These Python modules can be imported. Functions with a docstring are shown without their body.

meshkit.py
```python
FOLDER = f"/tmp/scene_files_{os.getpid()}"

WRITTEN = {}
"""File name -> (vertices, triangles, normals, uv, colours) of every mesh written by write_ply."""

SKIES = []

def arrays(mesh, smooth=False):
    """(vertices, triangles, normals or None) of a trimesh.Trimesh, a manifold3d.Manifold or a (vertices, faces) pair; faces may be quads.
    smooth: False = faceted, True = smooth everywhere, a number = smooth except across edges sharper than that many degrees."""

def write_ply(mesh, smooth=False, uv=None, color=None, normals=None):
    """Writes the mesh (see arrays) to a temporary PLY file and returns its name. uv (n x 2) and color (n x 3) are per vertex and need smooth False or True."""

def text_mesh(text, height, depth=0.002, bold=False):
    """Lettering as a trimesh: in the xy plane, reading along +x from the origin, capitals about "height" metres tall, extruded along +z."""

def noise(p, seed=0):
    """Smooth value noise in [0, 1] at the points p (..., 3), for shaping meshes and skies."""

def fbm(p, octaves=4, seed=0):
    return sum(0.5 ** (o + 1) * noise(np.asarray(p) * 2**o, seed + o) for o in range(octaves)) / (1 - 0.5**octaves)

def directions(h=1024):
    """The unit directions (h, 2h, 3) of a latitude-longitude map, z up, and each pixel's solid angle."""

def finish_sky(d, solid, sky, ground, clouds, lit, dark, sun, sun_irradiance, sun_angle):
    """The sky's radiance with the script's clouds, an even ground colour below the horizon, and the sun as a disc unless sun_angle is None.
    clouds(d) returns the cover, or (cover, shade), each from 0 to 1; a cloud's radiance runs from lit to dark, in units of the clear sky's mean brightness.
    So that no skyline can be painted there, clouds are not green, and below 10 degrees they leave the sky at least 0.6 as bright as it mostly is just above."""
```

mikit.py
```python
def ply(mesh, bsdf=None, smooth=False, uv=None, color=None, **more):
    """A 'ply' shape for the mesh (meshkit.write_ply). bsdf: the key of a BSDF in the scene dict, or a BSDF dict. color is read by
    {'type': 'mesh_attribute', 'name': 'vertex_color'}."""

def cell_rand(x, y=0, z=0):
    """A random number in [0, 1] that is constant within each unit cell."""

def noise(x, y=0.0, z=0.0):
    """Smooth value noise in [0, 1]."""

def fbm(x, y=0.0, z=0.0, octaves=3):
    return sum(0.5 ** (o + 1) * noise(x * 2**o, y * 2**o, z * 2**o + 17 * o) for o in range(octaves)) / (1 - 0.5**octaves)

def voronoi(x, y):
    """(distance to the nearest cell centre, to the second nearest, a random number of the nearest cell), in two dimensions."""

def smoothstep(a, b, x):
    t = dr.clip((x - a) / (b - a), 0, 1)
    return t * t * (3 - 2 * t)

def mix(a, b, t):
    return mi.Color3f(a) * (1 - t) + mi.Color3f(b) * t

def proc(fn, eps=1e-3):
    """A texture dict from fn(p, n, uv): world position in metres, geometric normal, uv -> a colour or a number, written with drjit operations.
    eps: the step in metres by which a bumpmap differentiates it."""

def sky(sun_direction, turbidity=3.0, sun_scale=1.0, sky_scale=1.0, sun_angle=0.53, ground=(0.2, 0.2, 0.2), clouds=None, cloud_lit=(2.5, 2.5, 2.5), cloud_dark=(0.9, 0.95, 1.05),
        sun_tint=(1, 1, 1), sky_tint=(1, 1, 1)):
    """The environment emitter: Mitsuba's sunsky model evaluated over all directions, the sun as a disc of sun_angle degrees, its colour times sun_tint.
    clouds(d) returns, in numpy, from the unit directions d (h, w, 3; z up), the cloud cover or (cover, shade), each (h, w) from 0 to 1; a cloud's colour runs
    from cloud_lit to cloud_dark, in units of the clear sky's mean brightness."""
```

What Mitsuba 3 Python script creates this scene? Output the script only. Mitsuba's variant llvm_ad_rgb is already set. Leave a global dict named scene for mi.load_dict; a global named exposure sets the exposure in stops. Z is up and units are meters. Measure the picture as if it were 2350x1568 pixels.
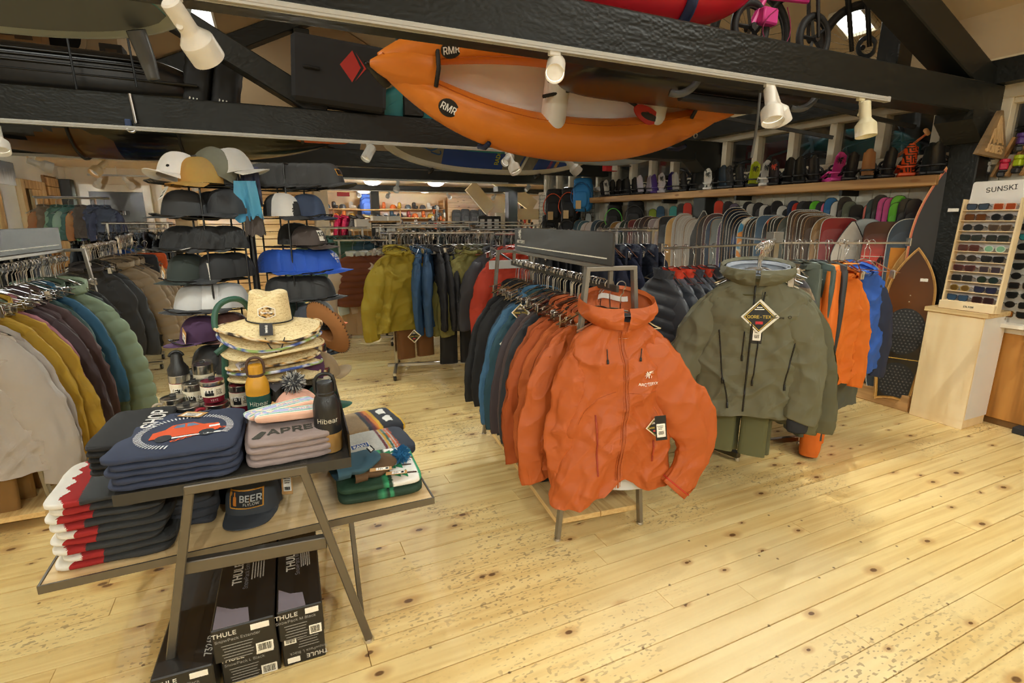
import math, random, numpy as np, trimesh, mitsuba as mi, drjit as dr, mikit, meshkit
from mikit import noise, fbm, voronoi, smoothstep, mix, cell_rand, proc
from shapely.geometry import Polygon, Point, box as sbox
from shapely import affinity
T = mi.ScalarTransform4f
scene, labels = {}, {}
PI = math.pi
# ---------------------------------------------------------------- camera, light, exposure
F, PITCH, YAW, EYE = 1194.7, 0.2301, 0.4329, 1.55          # focal length in pixels of the 2350x1568 frame
FW = np.array([math.sin(YAW)*math.cos(PITCH), math.cos(YAW)*math.cos(PITCH), -math.sin(PITCH)])
RT = np.array([math.cos(YAW), -math.sin(YAW), 0.0]); DN = np.cross(FW, RT); CAM = np.array([0, 0, EYE])
scene['camera'] = {'type': 'perspective', 'fov': 2*math.degrees(math.atan(1175/F)), 'fov_axis': 'x', 'near_clip': .05, 'far_clip': 100.,
    'to_world': T().look_at(origin=CAM.tolist(), target=(CAM+FW).tolist(), up=[0, 0, 1])}
exposure = -0.45
SPOT = 1.0                                                   # strength of the track heads
# the ceiling lamps and track heads are built below with their fixtures; no sky: lit by its lamps, some added or out of view (night)

def ray(x, y): return (x-1175)/F*RT+(y-784)/F*DN+FW
def atZ(x, y, z): v = ray(x, y); return CAM+v*((z-EYE)/v[2])
def atY(x, y, Y): v = ray(x, y); return CAM+v*(Y/v[1])
def atX(x, y, X): v = ray(x, y); return CAM+v*(X/v[0])
# ---------------------------------------------------------------- naming
used = {}
def numbered(k):
    n = used.get(k); used[k] = 0 if n is None else n+1
    return k if n is None else f'{k}_{n+1:03d}'
def thing(name, label, cat, group=None, kind=None):
    k = numbered(name); labels[k] = {'label': label}
    if cat: labels[k]['category'] = cat
    if group: labels[k]['group'] = group
    if kind: labels[k]['kind'] = kind
    return k
def put(key, mesh, mat, smooth=False, M=None, **kw):
    """one shape entry; mesh may be a ready ply dict"""
    d = dict(mesh) if isinstance(mesh, dict) else mikit.ply(mesh, mat, smooth, **kw)
    if isinstance(mesh, dict) and mat: d['bsdf'] = {'type': 'ref', 'id': mat}
    if M is not None: d['to_world'] = T(np.asarray(M, float))
    scene[key] = d
    return key
def part(parent, name, mesh, mat, smooth=False, M=None, label=None, kind=None, **kw):
    k = put(numbered(parent+'__'+name), mesh, mat, smooth, M, **kw)
    if label or kind: labels[k] = {a: b for a, b in (('label', label), ('kind', kind)) if b}
    return k
def solo(name, mesh, mat, label, cat, group=None, smooth=False, M=None, kind=None, **kw):
    return put(thing(name, label, cat, group, kind), mesh, mat, smooth, M, **kw)
def struct(name, mesh, mat, label, smooth=False, M=None): return solo(name, mesh, mat, label, None, None, smooth, M, 'structure')
# ---------------------------------------------------------------- transforms
def Mt(x=0, y=0, z=0): m = np.eye(4); m[:3, 3] = (x, y, z); return m
def Ms(a, b=None, c=None): return np.diag([a, a if b is None else b, a if c is None else c, 1.0])
def Mr(axis, deg):
    return trimesh.transformations.rotation_matrix(math.radians(deg), {'x': [1, 0, 0], 'y': [0, 1, 0], 'z': [0, 0, 1]}[axis])
def Mframe(o, x, y, z): m = np.eye(4); m[:3, 0], m[:3, 1], m[:3, 2], m[:3, 3] = x, y, z, o; return m
def unit(v): v = np.asarray(v, float); return v/np.linalg.norm(v)
def frame_dir(o, d, up=(0, 0, 1)):
    """matrix whose +z runs along d"""
    z = unit(d); x = np.cross(up, z)
    x = unit(x) if np.linalg.norm(x) > 1e-4 else np.array([1., 0, 0])
    return Mframe(o, x, np.cross(z, x), z)
# ---------------------------------------------------------------- meshes: (verts, tris)
def mk(v, f): return trimesh.Trimesh(np.asarray(v, float), np.asarray(f, int), process=False)
def xf(m, M): m = m.copy(); m.apply_transform(np.asarray(M, float)); return m
def cat(ms): return trimesh.util.concatenate(list(ms))
def box(sx, sy, sz, c=(0, 0, 0)): m = trimesh.creation.box((sx, sy, sz)); m.apply_translation(c); return m
def bx(x0, x1, y0, y1, z0, z1): return box(x1-x0, y1-y0, z1-z0, ((x0+x1)/2, (y0+y1)/2, (z0+z1)/2))
def rbox(sx, sy, sz, b=.004, c=(0, 0, 0)):
    h = np.array([sx, sy, sz])/2; pts = []
    for s in np.ndindex(2, 2, 2):
        g = np.array(s)*2-1
        for k in range(3):
            q = g*(h-b); q[k] = g[k]*h[k]; pts.append(q)
    m = trimesh.Trimesh(np.array(pts)+c).convex_hull
    return mk(m.vertices, m.faces)
def rbx(x0, x1, y0, y1, z0, z1, b=.004): return rbox(x1-x0, y1-y0, z1-z0, b, ((x0+x1)/2, (y0+y1)/2, (z0+z1)/2))
def bar(p0, p1, w=.02, h=None, up=(0, 0, 1), b=0):
    p0, p1 = np.asarray(p0, float), np.asarray(p1, float); L = np.linalg.norm(p1-p0); h = h or w
    m = rbox(w, h, L, b, (0, 0, L/2)) if b else box(w, h, L, (0, 0, L/2))
    return xf(m, frame_dir(p0, p1-p0, up))
def tube(pts, r, n=6, cap=True):
    p = np.asarray(pts, float); r = np.broadcast_to(np.asarray(r, float), (len(p),))
    t = np.gradient(p, axis=0); t /= np.linalg.norm(t, axis=1, keepdims=True)+1e-12
    a = np.zeros_like(p); ref = np.array([0, 0, 1.]) if abs(t[0, 2]) < .9 else np.array([1., 0, 0])
    for i in range(len(p)):
        a_ = ref-t[i]*np.dot(ref, t[i]); a[i] = a_/(np.linalg.norm(a_)+1e-12); ref = a[i]
    b = np.cross(t, a); ang = np.arange(n)*2*PI/n
    v = (p[:, None]+r[:, None, None]*(np.cos(ang)[None, :, None]*a[:, None]+np.sin(ang)[None, :, None]*b[:, None])).reshape(-1, 3)
    f = gridf(len(p), n, True)
    if cap:
        v = np.vstack([v, p[:1], p[-1:]]); k = len(p)*n; j = np.arange(n)
        f = np.vstack([f, np.stack([j*0+k, (j+1) % n, j], 1), np.stack([j*0+k+1, (len(p)-1)*n+j, (len(p)-1)*n+(j+1) % n], 1)])
    return mk(v, f)
def gridf(a, b, wrap=False):
    """triangles of an a x b vertex grid (b runs fastest)"""
    i, j = np.meshgrid(np.arange(a-1), np.arange(b if wrap else b-1), indexing='ij')
    q = np.stack([i*b+j, i*b+(j+1) % b, (i+1)*b+(j+1) % b, (i+1)*b+j], -1).reshape(-1, 4)
    return np.vstack([q[:, [0, 1, 2]], q[:, [0, 2, 3]]])
def lathe(prof, n=24, M=None):
    """profile [(r, z)...] turned about z"""
    p = np.asarray(prof, float); a = np.arange(n)*2*PI/n
    v = np.stack([p[:, :1]*np.cos(a), p[:, :1]*np.sin(a), np.repeat(p[:, 1:], n, 1)], -1).reshape(-1, 3)
    m = mk(v, gridf(len(p), n, True)); m = mk(m.vertices, m.faces)
    return m if M is None else xf(m, M)
def prism(poly, d, M=None):
    """shapely polygon or points, in xy, extruded to z = 0..d"""
    poly = poly if hasattr(poly, 'geom_type') else Polygon(poly)
    gs = [g for g in getattr(poly, 'geoms', [poly]) if g.area > 1e-9]
    m = cat([trimesh.creation.extrude_polygon(g, d, engine='earcut') for g in gs])
    return m if M is None else xf(m, M)
def sheet(v2, a, b, thick=0):  # grid verts (a*b,3)
    return mk(v2, gridf(a, b))
def arc(c, r, a0, a1, n=12, plane='xz'):
    t = np.radians(np.linspace(a0, a1, n)); o = np.zeros((n, 3)); i, j = {'xz': (0, 2), 'xy': (0, 1), 'yz': (1, 2)}[plane]
    o[:, i] = c[0]+r*np.cos(t); o[:, j] = c[1]+r*np.sin(t); return o
def spline(pts, n=24):
    from scipy.interpolate import CubicSpline
    p = np.asarray(pts, float); s = np.r_[0, np.cumsum(np.linalg.norm(np.diff(p, axis=0), axis=1))]
    return CubicSpline(s, p)(np.linspace(0, s[-1], n))
def ico(r, s=2): return trimesh.creation.icosphere(s, r)
_txt = {}
def text(t, h, depth=.0006, bold=False, M=None, center=True, wscale=1.0):
    k = (t, bold)
    if k not in _txt: _txt[k] = meshkit.text_mesh(t, 1.0, 1.0, bold)
    m = _txt[k].copy(); m.apply_scale([h*wscale, h, depth])
    if center: m.apply_translation([-m.bounds[:, 0].mean(), -m.bounds[:, 1].mean(), 0])
    return m if M is None else xf(m, M)
# ---------------------------------------------------------------- materials
def lin(c):
    if isinstance(c, str):
        c = c.lstrip('#'); c = [int(c[i:i+2], 16)/255 for i in (0, 2, 4)]
    return [x/12.92 if x <= .04045 else ((x+.055)/1.055)**2.4 for x in c]
def rgb(c): return {'type': 'rgb', 'value': lin(c)}
def bsdf(key, d):
    scene[key] = {'type': 'twosided', 'b': d} if d.get('type') not in ('thindielectric', 'dielectric', 'twosided') else d
    return key
def principled(c, rough=.5, **kw):
    return {'type': 'principled', 'base_color': c if isinstance(c, dict) else rgb(c), 'roughness': rough, **kw}
def C(c, rough=.85, metal=0, **kw):
    """plain material of that colour, made once"""
    k = 'mat_'+c.lstrip('#')+f'_{int(rough*100)}' + ('_m' if metal else '')+''.join(f'_{a}{b}' for a, b in kw.items()).replace('.', '')
    if k not in scene: bsdf(k, principled(c, rough, **({'metallic': 1.0} if metal else {}), **kw))
    return k
VC = bsdf('mat_vertex', {'type': 'principled', 'base_color': {'type': 'mesh_attribute', 'name': 'vertex_color'}, 'roughness': .8})
VCG = bsdf('mat_vertex_gloss', {'type': 'principled', 'base_color': {'type': 'mesh_attribute', 'name': 'vertex_color'}, 'roughness': .3})
CHROME = bsdf('mat_chrome', principled('#d8d8d8', .16, metallic=1.0))
STEEL = bsdf('mat_raw_steel', principled('#8d8880', .42, metallic=.85))
WIRE = C('#0c0c0d', .35)
WHITE = C('#ece8de', .35)
GLASS = bsdf('mat_glass', {'type': 'thindielectric', 'int_ior': 1.5})
def f_floor(p, n, uv):
    row = dr.floor(p.y/.115); off = cell_rand(row, 3)*2.6
    pl = dr.floor((p.x+off)/2.6); r = cell_rand(row, pl, 1); r2 = cell_rand(row, pl, 2)
    g = fbm(p.x*1.6+r*40, p.y*38+3*noise(p.x*1.1, p.y*7, r*9), r*7, 3)
    c = mix(lin('#e2c98e'), lin('#c9a561'), smoothstep(.25, .8, g)*.62+.2*r2)
    c = mix(c, lin('#e9dab0'), .45*smoothstep(.5, .8, fbm(p.x*.7, p.y*.9, 5)))
    c = mix(c, lin('#b98e58'), .35*smoothstep(.5, .75, fbm(p.x*.5+7, p.y*.7, 2))*smoothstep(3.0, 6.0, p.y))
    d, e, k = voronoi(p.x*3.6+off, p.y*6.0+r*.3)
    ks = .035+.06*cell_rand(k*997)
    on = dr.select(k > .62, 1., 0.)
    c = mix(c, lin('#a87840'), smoothstep(ks*3.2, ks, d)*.55*on)
    c = mix(c, lin('#4f2e17'), smoothstep(ks, ks*.55, d)*.88*on)
    d2, e2, k2 = voronoi(p.x*9, p.y*9)
    c = mix(c, lin('#5a3a1e'), smoothstep(.07, .03, d2)*(k2 > .86)*.8)
    c = mix(c, lin('#8b7047'), .15*smoothstep(.6, .85, fbm(p.x*14, p.y*34, 8, 4))*smoothstep(.5, .72, fbm(p.x*1.2, p.y*1.5, 3)))
    c = mix(c, lin('#6a4a2a'), .5*smoothstep(.73, .8, noise(p.x*70, p.y*150, 3))*smoothstep(.45, .7, fbm(p.x*2.2, p.y*2.6, 9)))
    return c
PINE = bsdf('mat_pine_floor', {'type': 'principled', 'base_color': proc(f_floor), 'roughness': .42, 'specular': .4})
def wood(key, a, b, axis='x', sc=30, rough=.55, knots=False):
    i = 'xyz'.index(axis)
    def f(p, n, uv):
        q = [p.x, p.y, p.z]; L = q.pop(i)
        g = fbm(L*1.4, q[0]*sc, q[1]*sc, 3)
        c = mix(lin(a), lin(b), smoothstep(.3, .75, g))
        if knots:
            d, e, k = voronoi(L*2.2, q[0]*7+q[1]*7)
            c = mix(c, lin('#7a4a22'), smoothstep(.12, .05, d)*.8*(k > .45))
        return c
    return bsdf(key, {'type': 'principled', 'base_color': proc(f), 'roughness': rough})
SHELFW = wood('mat_shelf_wood', '#b98f5c', '#8a6237', 'y', 22, .7, True)
PLYB = wood('mat_birch', '#ecd7ae', '#dcc090', 'z', 9, .45)
PLYT = wood('mat_ply_top', '#d8bd8b', '#c6a671', 'y', 60, .5)
SLAT = wood('mat_pine_slat', '#e6c08c', '#cf9f66', 'x', 14, .5, True)
SLATY = wood('mat_pine_trim', '#dcb27c', '#c1905a', 'z', 18, .5, True)
OAKC = wood('mat_oak_case', '#b98240', '#94622c', 'z', 20, .45)
def f_beam(p, n, uv): return .004*fbm(p.x*9, p.y*30, p.z*30, 4)+.002*noise(p.x*60, p.y*90, p.z*90)
BEAM = bsdf('mat_black_timber', {'type': 'bumpmap', 'bsdf': principled('#161918', .42, specular=.4), 'a': proc(f_beam, 2e-3)})
WALLW = C('#e9e2d4', .9); DRY = C('#cdb997', .9)
# ---------------------------------------------------------------- the setting
XR, XL, YB, YBK, YF = 5.02, -3.06, 11.5, 18.5, -4.0
fl = struct('floor', bx(XL-.1, 9.5, YF-.1, YBK+.1, -.12, -.022), C('#2a1a0e', .9), 'light pine plank floor with dark knots')
rng = random.Random(4)
cands = []
for row in range(int(YF/.115)-1, int(YB/.115)+8):
    off = 0
    # same hash as the material: plank joints every 2.6 m, shifted row by row
    def cr(x, y=0, z=0):
        h = ((x+1000000)*374761393+(y+1000000)*668265263+(z+1000000)*2147483647) & 0xFFFFFFFF
        h = ((h ^ (h >> 13))*1274126177) & 0xFFFFFFFF
        return ((h ^ (h >> 16)) & 0xFFFFFF)/16777215.
    off = cr(row, 3)*2.6
    k0, k1 = math.floor((XL+off)/2.6), math.floor((9.4+off)/2.6)
    for k in range(k0, k1+1):
        x0, x1 = max(k*2.6-off, XL), min((k+1)*2.6-off, 9.4)
        y0, y1 = row*.115, (row+1)*.115
        if x1-x0 < .05 or (x0 > XR and y0 < 9): continue
        cands.append((x0+.0009, x1-.0009, y0+.0016, y1-.0016, rng.uniform(-.0012, .0012)))
def vis(c):
    best = 1e9
    for x in np.linspace(c[0], c[1], 7):
        p = np.array([x, (c[2]+c[3])/2, 0])-CAM; z = p@FW
        if z > .3 and abs(p@RT/z*F) < 1250 and -300 < p@DN/z*F < 860: best = min(best, z)
    return best
cands.sort(key=vis)
def plank(c): return rbx(c[0], c[1], c[2], c[3], -.022, c[4], .0012)
for c in cands[:300]: part(fl, 'plank', plank(c), PINE)
part(fl, 'plank_field', cat(bx(c[0], c[1], c[2], c[3], -.022, c[4]) for c in cands[300:]), PINE, kind='stuff')
# right wall: white tongue-and-groove boards, black header, clerestory windows
Z0, Z1 = 2.02, 2.47
wr = struct('wall_right', cat([bx(XR+.02, XR+.2, 2.02, 9.6, 0, Z0)]), C('#b9b6a6', .8), 'pale tongue-and-groove board wall behind the snowboards')
bd = mikit.ply(rbox(.018, .146, Z0-.01, .004, (0, 0, Z0/2)), C('#d9d5c4', .6))
for i in range(50): part(wr, 'board', bd, None, M=Mt(XR+.012, 2.1+i*.15))
struct('wall_alcove', cat([bx(5.95, 6.1, YF, 2.1, 0, Z0), bx(XR+.2, 6.1, 2.02, 2.1, 0, Z0), bx(XR+.2, 6.1, YF, 2.1, Z0-.06, Z0)]), C('#c9c2b0', .85), 'pale alcove wall behind the oak cabinet')
struct('wall_right_upper', bx(XR, XR+.2, YF, 9.6, 2.66, 5.2), DRY, 'tan upper wall above the black header')
FRAME = C('#d8cdb4', .6)
NW = thing('window_1', 'long cream framed clerestory window band above the snowboard wall', None, None, 'structure')
ys = [2.62]
while ys[-1] < 9.2: ys.append(ys[-1]+.44)
part(NW, 'frame', cat([rbx(XR-.05, XR+.06, 2.42, 9.5, Z1-.035, Z1+.06), rbx(XR-.05, XR+.06, 2.42, 9.5, Z0-.02, Z0+.05)]), FRAME)
for y in ys: part(NW, 'mullion', rbx(XR-.05, XR+.06, y-.035, y+.035, Z0+.05, Z1-.035), FRAME)
for a, b in zip(ys, ys[1:]): part(NW, 'pane', bx(XR+.02, XR+.024, a+.035, b-.035, Z0+.05, Z1-.035), GLASS)
NW2 = thing('window_2', 'tall cream framed window at the right end beyond the black post', None, None, 'structure')
part(NW2, 'frame', cat([rbx(XR-.05, XR+.06, .9, 2.26, Z1-.06, Z1+.05), rbx(XR-.05, XR+.06, 2.16, 2.26, 1.95, Z1-.06), rbx(XR-.03, XR+.06, 1.25, 2.16, Z1-.1, Z1-.06)]), FRAME)
part(NW2, 'pane', bx(XR+.02, XR+.024, .9, 2.16, 1.95, Z1-.1), GLASS)
struct('wall_right_cap', bx(XR, XR+.2, YF, .9, Z0, 2.66), DRY, 'tan wall strip beside the right window')
# bike store room behind the clerestory
struct('wall_store', cat([bx(XR+2.2, XR+2.3, 0, 9.6, 1.6, 3.2), bx(XR+.2, XR+2.3, 0, 9.6, 1.55, 1.6), bx(XR+.2, XR+2.3, 0, 9.6, 3.0, 3.1)]), C('#7a756a', .9), 'dim bicycle store room seen through the clerestory')
# header beam and posts on the right wall
hd = thing('header_beam', 'black timber header running above the clerestory window', 'beam')
put(hd, bx(XR-.16, XR+.03, -1, 9.7, 2.5, 2.66), BEAM)
lr = solo('ledge_strip', bx(XR-.16, XR+.0, -1, 9.7, 2.662, 2.675), C('#e0d3b6', .7), 'pale wooden strip lying on top of the black header', 'trim')
# left and back walls
struct('wall_left', bx(XL-.15, XL, YF, YB, 0, 5), WALLW, 'cream wall at the far left')
struct('wall_front', bx(XL-.15, XR+.2, YF-.15, YF, 0, 5), WALLW, 'cream wall behind the viewer')
wb = struct('wall_back', cat([bx(XL, 1.2, YB, YB+.15, 0, 2.6), bx(XL, -2.98, YB-.06, YB, 0, 2.4)]), C('#e6d9c2', .9), 'cream back wall around the dark restroom door')
struct('wall_far', bx(.8, 9.5, YBK, YBK+.15, 0, 2.6), C('#d9b98c', .8), 'wood lined far wall of the back room')
struct('wall_far_left', bx(1.05, 1.2, YB+.15, YBK, 0, 2.6), WALLW, 'side wall of the back room')
struct('wall_far_right', bx(9.4, 9.5, 9.6, YBK, 0, 2.6), WALLW, 'pale end wall of the back room')
struct('wall_return', bx(XR+.2, 9.5, 9.6, 9.75, 0, 2.6), C('#d9d5c4', .8), 'pale return wall at the end of the snowboard wall')
struct('ceiling_back', bx(XL, 9.5, 10.2, YBK, 2.42, 2.52), C('#dcc09a', .85), 'low tan ceiling over the back of the shop')
# roof: two slopes and the gable
ZR = 5.0
def slope(x0, z0, x1, z1): return prism([(x0, z0), (x1, z1), (x1, z1+.1), (x0, z0+.1)], 14.4, Mframe((0, 10.3, 0), (1, 0, 0), (0, 0, 1), (0, -1, 0)))
struct('ceiling_slope_left', slope(XL-.2, 3.05, 1.0, ZR), DRY, 'tan sloping roof lining on the left')
struct('ceiling_slope_right', slope(1.0, ZR, XR+.2, 2.95), DRY, 'tan sloping roof lining on the right')
struct('wall_gable', prism([(XL, 2.5), (XR, 2.5), (XR, 2.95), (1, ZR), (XL, 3.05)], .1, Mframe((0, 10.3, 0), (1, 0, 0), (0, 0, 1), (0, -1, 0))), C('#b89c77', .9), 'tan gable wall at the end of the loft')
lc = struct('wall_loft_box', bx(XL, -1.32, 7.75, 10.2, 2.46, 5), C('#b39a78', .9), 'tan boxed-out wall with a round vent up in the loft')
# skylights in the roof slopes (bright panels)
def on_slope(px, py, left):
    v = ray(px, py)
    n, o = (np.array([-(ZR-3.05)/(1-XL+.2), 0, 1]), np.array([1, 0, ZR])) if left else (np.array([(ZR-2.95)/(XR+.2-1), 0, 1]), np.array([1, 0, ZR]))
    return CAM+v*(((o-CAM)@n)/(v@n))
ROOF = [7, 7.2, 6.7]
def skylight(quad, left, lab, rect=None):
    c = np.array([on_slope(*q, left) for q in quad]) if rect is None else np.array([(rect[0], rect[2], 0), (rect[1], rect[3], 0)])
    x0, x1, y0, y1 = c[:, 0].min(), c[:, 0].max(), c[:, 1].min(), c[:, 1].max()
    z = lambda x: ZR-(1-x)*(ZR-3.05)/(1-XL+.2) if left else ZR-(x-1)*(ZR-2.95)/(XR+.2-1)
    s = thing('roof_light', lab, 'light')
    d = .02
    v = np.array([[x0, y0, z(x0)-d], [x1, y0, z(x1)-d], [x1, y1, z(x1)-d], [x0, y1, z(x0)-d]])
    part(s, 'diffuser', mk(v, [[0, 2, 1], [0, 3, 2]]), C('#f4f4f0', .6)); scene[s+'__diffuser']['emitter'] = {'type': 'area', 'radiance': {'type': 'rgb', 'value': ROOF}}
    e = [bar(v[i]-[0, 0, .005], v[(i+1) % 4]-[0, 0, .005], .03) for i in range(4)]
    part(s, 'frame', cat(e), FRAME)
    return c
skylight([(375, 0), (470, -40), (495, 68), (420, 60)], True, 'bright rectangular roof light in the slope behind the front left track head')
skylight([(900, 72), (960, 60), (985, 96), (910, 90)], True, 'small bright roof light above the orange kayak bow')
skylight([(1905, 30), (1990, 20), (1975, 70), (1930, 60)], False, 'bright roof light behind the hanging bicycle fork')
for i, (x0, x1, y0, y1, l) in enumerate(((-1.9, -.5, .4, 1.6, True), (2.5, 3.9, .4, 1.6, False), (-1.9, -.5, -2.8, -1.4, True), (2.5, 3.9, -2.8, -1.4, False), (2.2, 3.6, 4.6, 5.8, False), (-2.2, -.9, 3.2, 4.4, True))):
    skylight(None, l, ('first', 'second', 'third', 'fourth', 'fifth', 'sixth')[i]+' unseen roof light in the slopes above the view, evening out the light', (x0, x1, y0, y1))  # unseen panels out of view, placed to give soft even room light
# beams: three trusses with rails
def beam(y, z0, z1, x0, x1, lab, d=.2):
    k = thing('tie_beam', lab, 'beam'); put(k, rbx(x0, x1, y, y+d, z0, z1, .008), BEAM); return k
Y1, Y2, Y3 = 2.22, 4.88, 7.2
beam(Y1, 2.295, 2.5, XL, XR, 'nearest black rough sawn tie beam crossing the top of the view')
beam(Y2, 2.215, 2.44, XL, XR, 'second black tie beam behind the orange kayak')
beam(Y3, 2.215, 2.42, XL, XR, 'third black tie beam above the hat racks')
beam(10.0, 2.275, 2.46, .4, 9.4, 'wide black beam at the start of the low back ceiling', .3)
beam(14.2, 2.3, 2.42, 1.2, 9.4, 'thin black beam across the low back room ceiling')
beam(-.9, 2.295, 2.5, XL, XR, 'unseen black tie beam above the viewer carrying the foreground lamps')  # out of view, there to carry the lamps that light the foreground
def strut(p0, p1, lab, w=.16, d=.18): k = thing('timber_brace', lab, 'beam'); put(k, bar(p0, p1, d, w, (0, 1, 0), .008), BEAM)
def b3(a, y): return (a[0], y, a[1])
strut((3.0, Y1+.12, 3.23), (4.95, Y1+.12, 2.47), 'heavy black diagonal brace dropping to the right post in front of the bicycle', .2, .2)
strut((4.45, Y1+.5, 2.5), (4.45, Y1+.5, 3.3), 'black upright timber behind the bicycle wheel at upper right')
strut((-1.25, Y2+.12, 3.45), (.56, Y2+.12, 2.44), 'black diagonal brace dropping to the second beam beside the diamond bag', .17)
strut((1.3, Y2+.12, 2.45), (1.3, Y2+.12, 4.75), 'black king post behind the diamond bag', .2)
strut((-2.3, Y3+.12, 2.44), (.9, Y3+.12, 4.02), 'black rafter brace rising to the right behind the roof box', .2)
strut((.6, Y3+.12, 2.43), (.6, Y3+.12, 3.75), 'black upright timber on the third beam', .2)
strut((-.1, Y3+.12, 2.75), (1.2, Y3+.12, 2.44), 'short black brace dropping to the right above the orange bag', .14)
strut((1.0, Y1+.1, 2.5), (1.0, Y1+.1, 4.9), 'black king post on the nearest beam above the view', .2)
strut((-.9, Y1+.1, 2.5), (-.9, Y1+.1, 4.), 'black upright on the nearest beam at upper left, above the view', .1)
# posts
PX = 4.90
def post(y, lab, w=.2):
    k = thing('timber_post', lab, 'post'); part(k, 'shaft', rbx(PX-w/2, PX+w/2, y, y+w, 0, 2.3, .008), BEAM)
    q = [(-.32, 0), (.2, 0), (.2, -.2), (-.14, -.2), (-.32, -.06)]
    part(k, 'bolster', prism([(a[0], a[1]) for a in q], w+.04, Mframe((PX, y+w+.02, 2.3), (1, 0, 0), (0, 0, 1), (0, -1, 0))), BEAM)
post(Y1, 'black post at the right carrying the wooden peak sign'); post(Y2, 'black post in the middle of the snowboard wall')
k = thing('timber_post', 'black post at the left end of the snowboard wall by the backpacks', 'post'); part(k, 'shaft', rbx(4.55, 4.75, 10.0, 10.2, 0, 2.2, .008), BEAM); part(k, 'bolster', bx(4.3, 4.9, 9.98, 10.22, 2.1, 2.2), BEAM)
put(thing('timber_post', 'black corner post beside the slatted wood panel at far left', 'post'), rbx(XL, XL+.2, YB-.3, YB-.1, 0, 2.2, .008), BEAM)
put(thing('timber_post', 'slim black post in the middle of the back room', 'post'), rbx(2.55, 2.75, 14.2, 14.4, 0, 2.3, .008), BEAM)
# ceiling deck of the loft over the far left (its shade is put into the dark colour)
struct('ceiling_left', bx(XL, 1.0, 7.4, 10.0, 2.44, 2.5), C('#4b4339', .8), 'boarded loft deck above the left racks, its shade painted dark')
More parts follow.
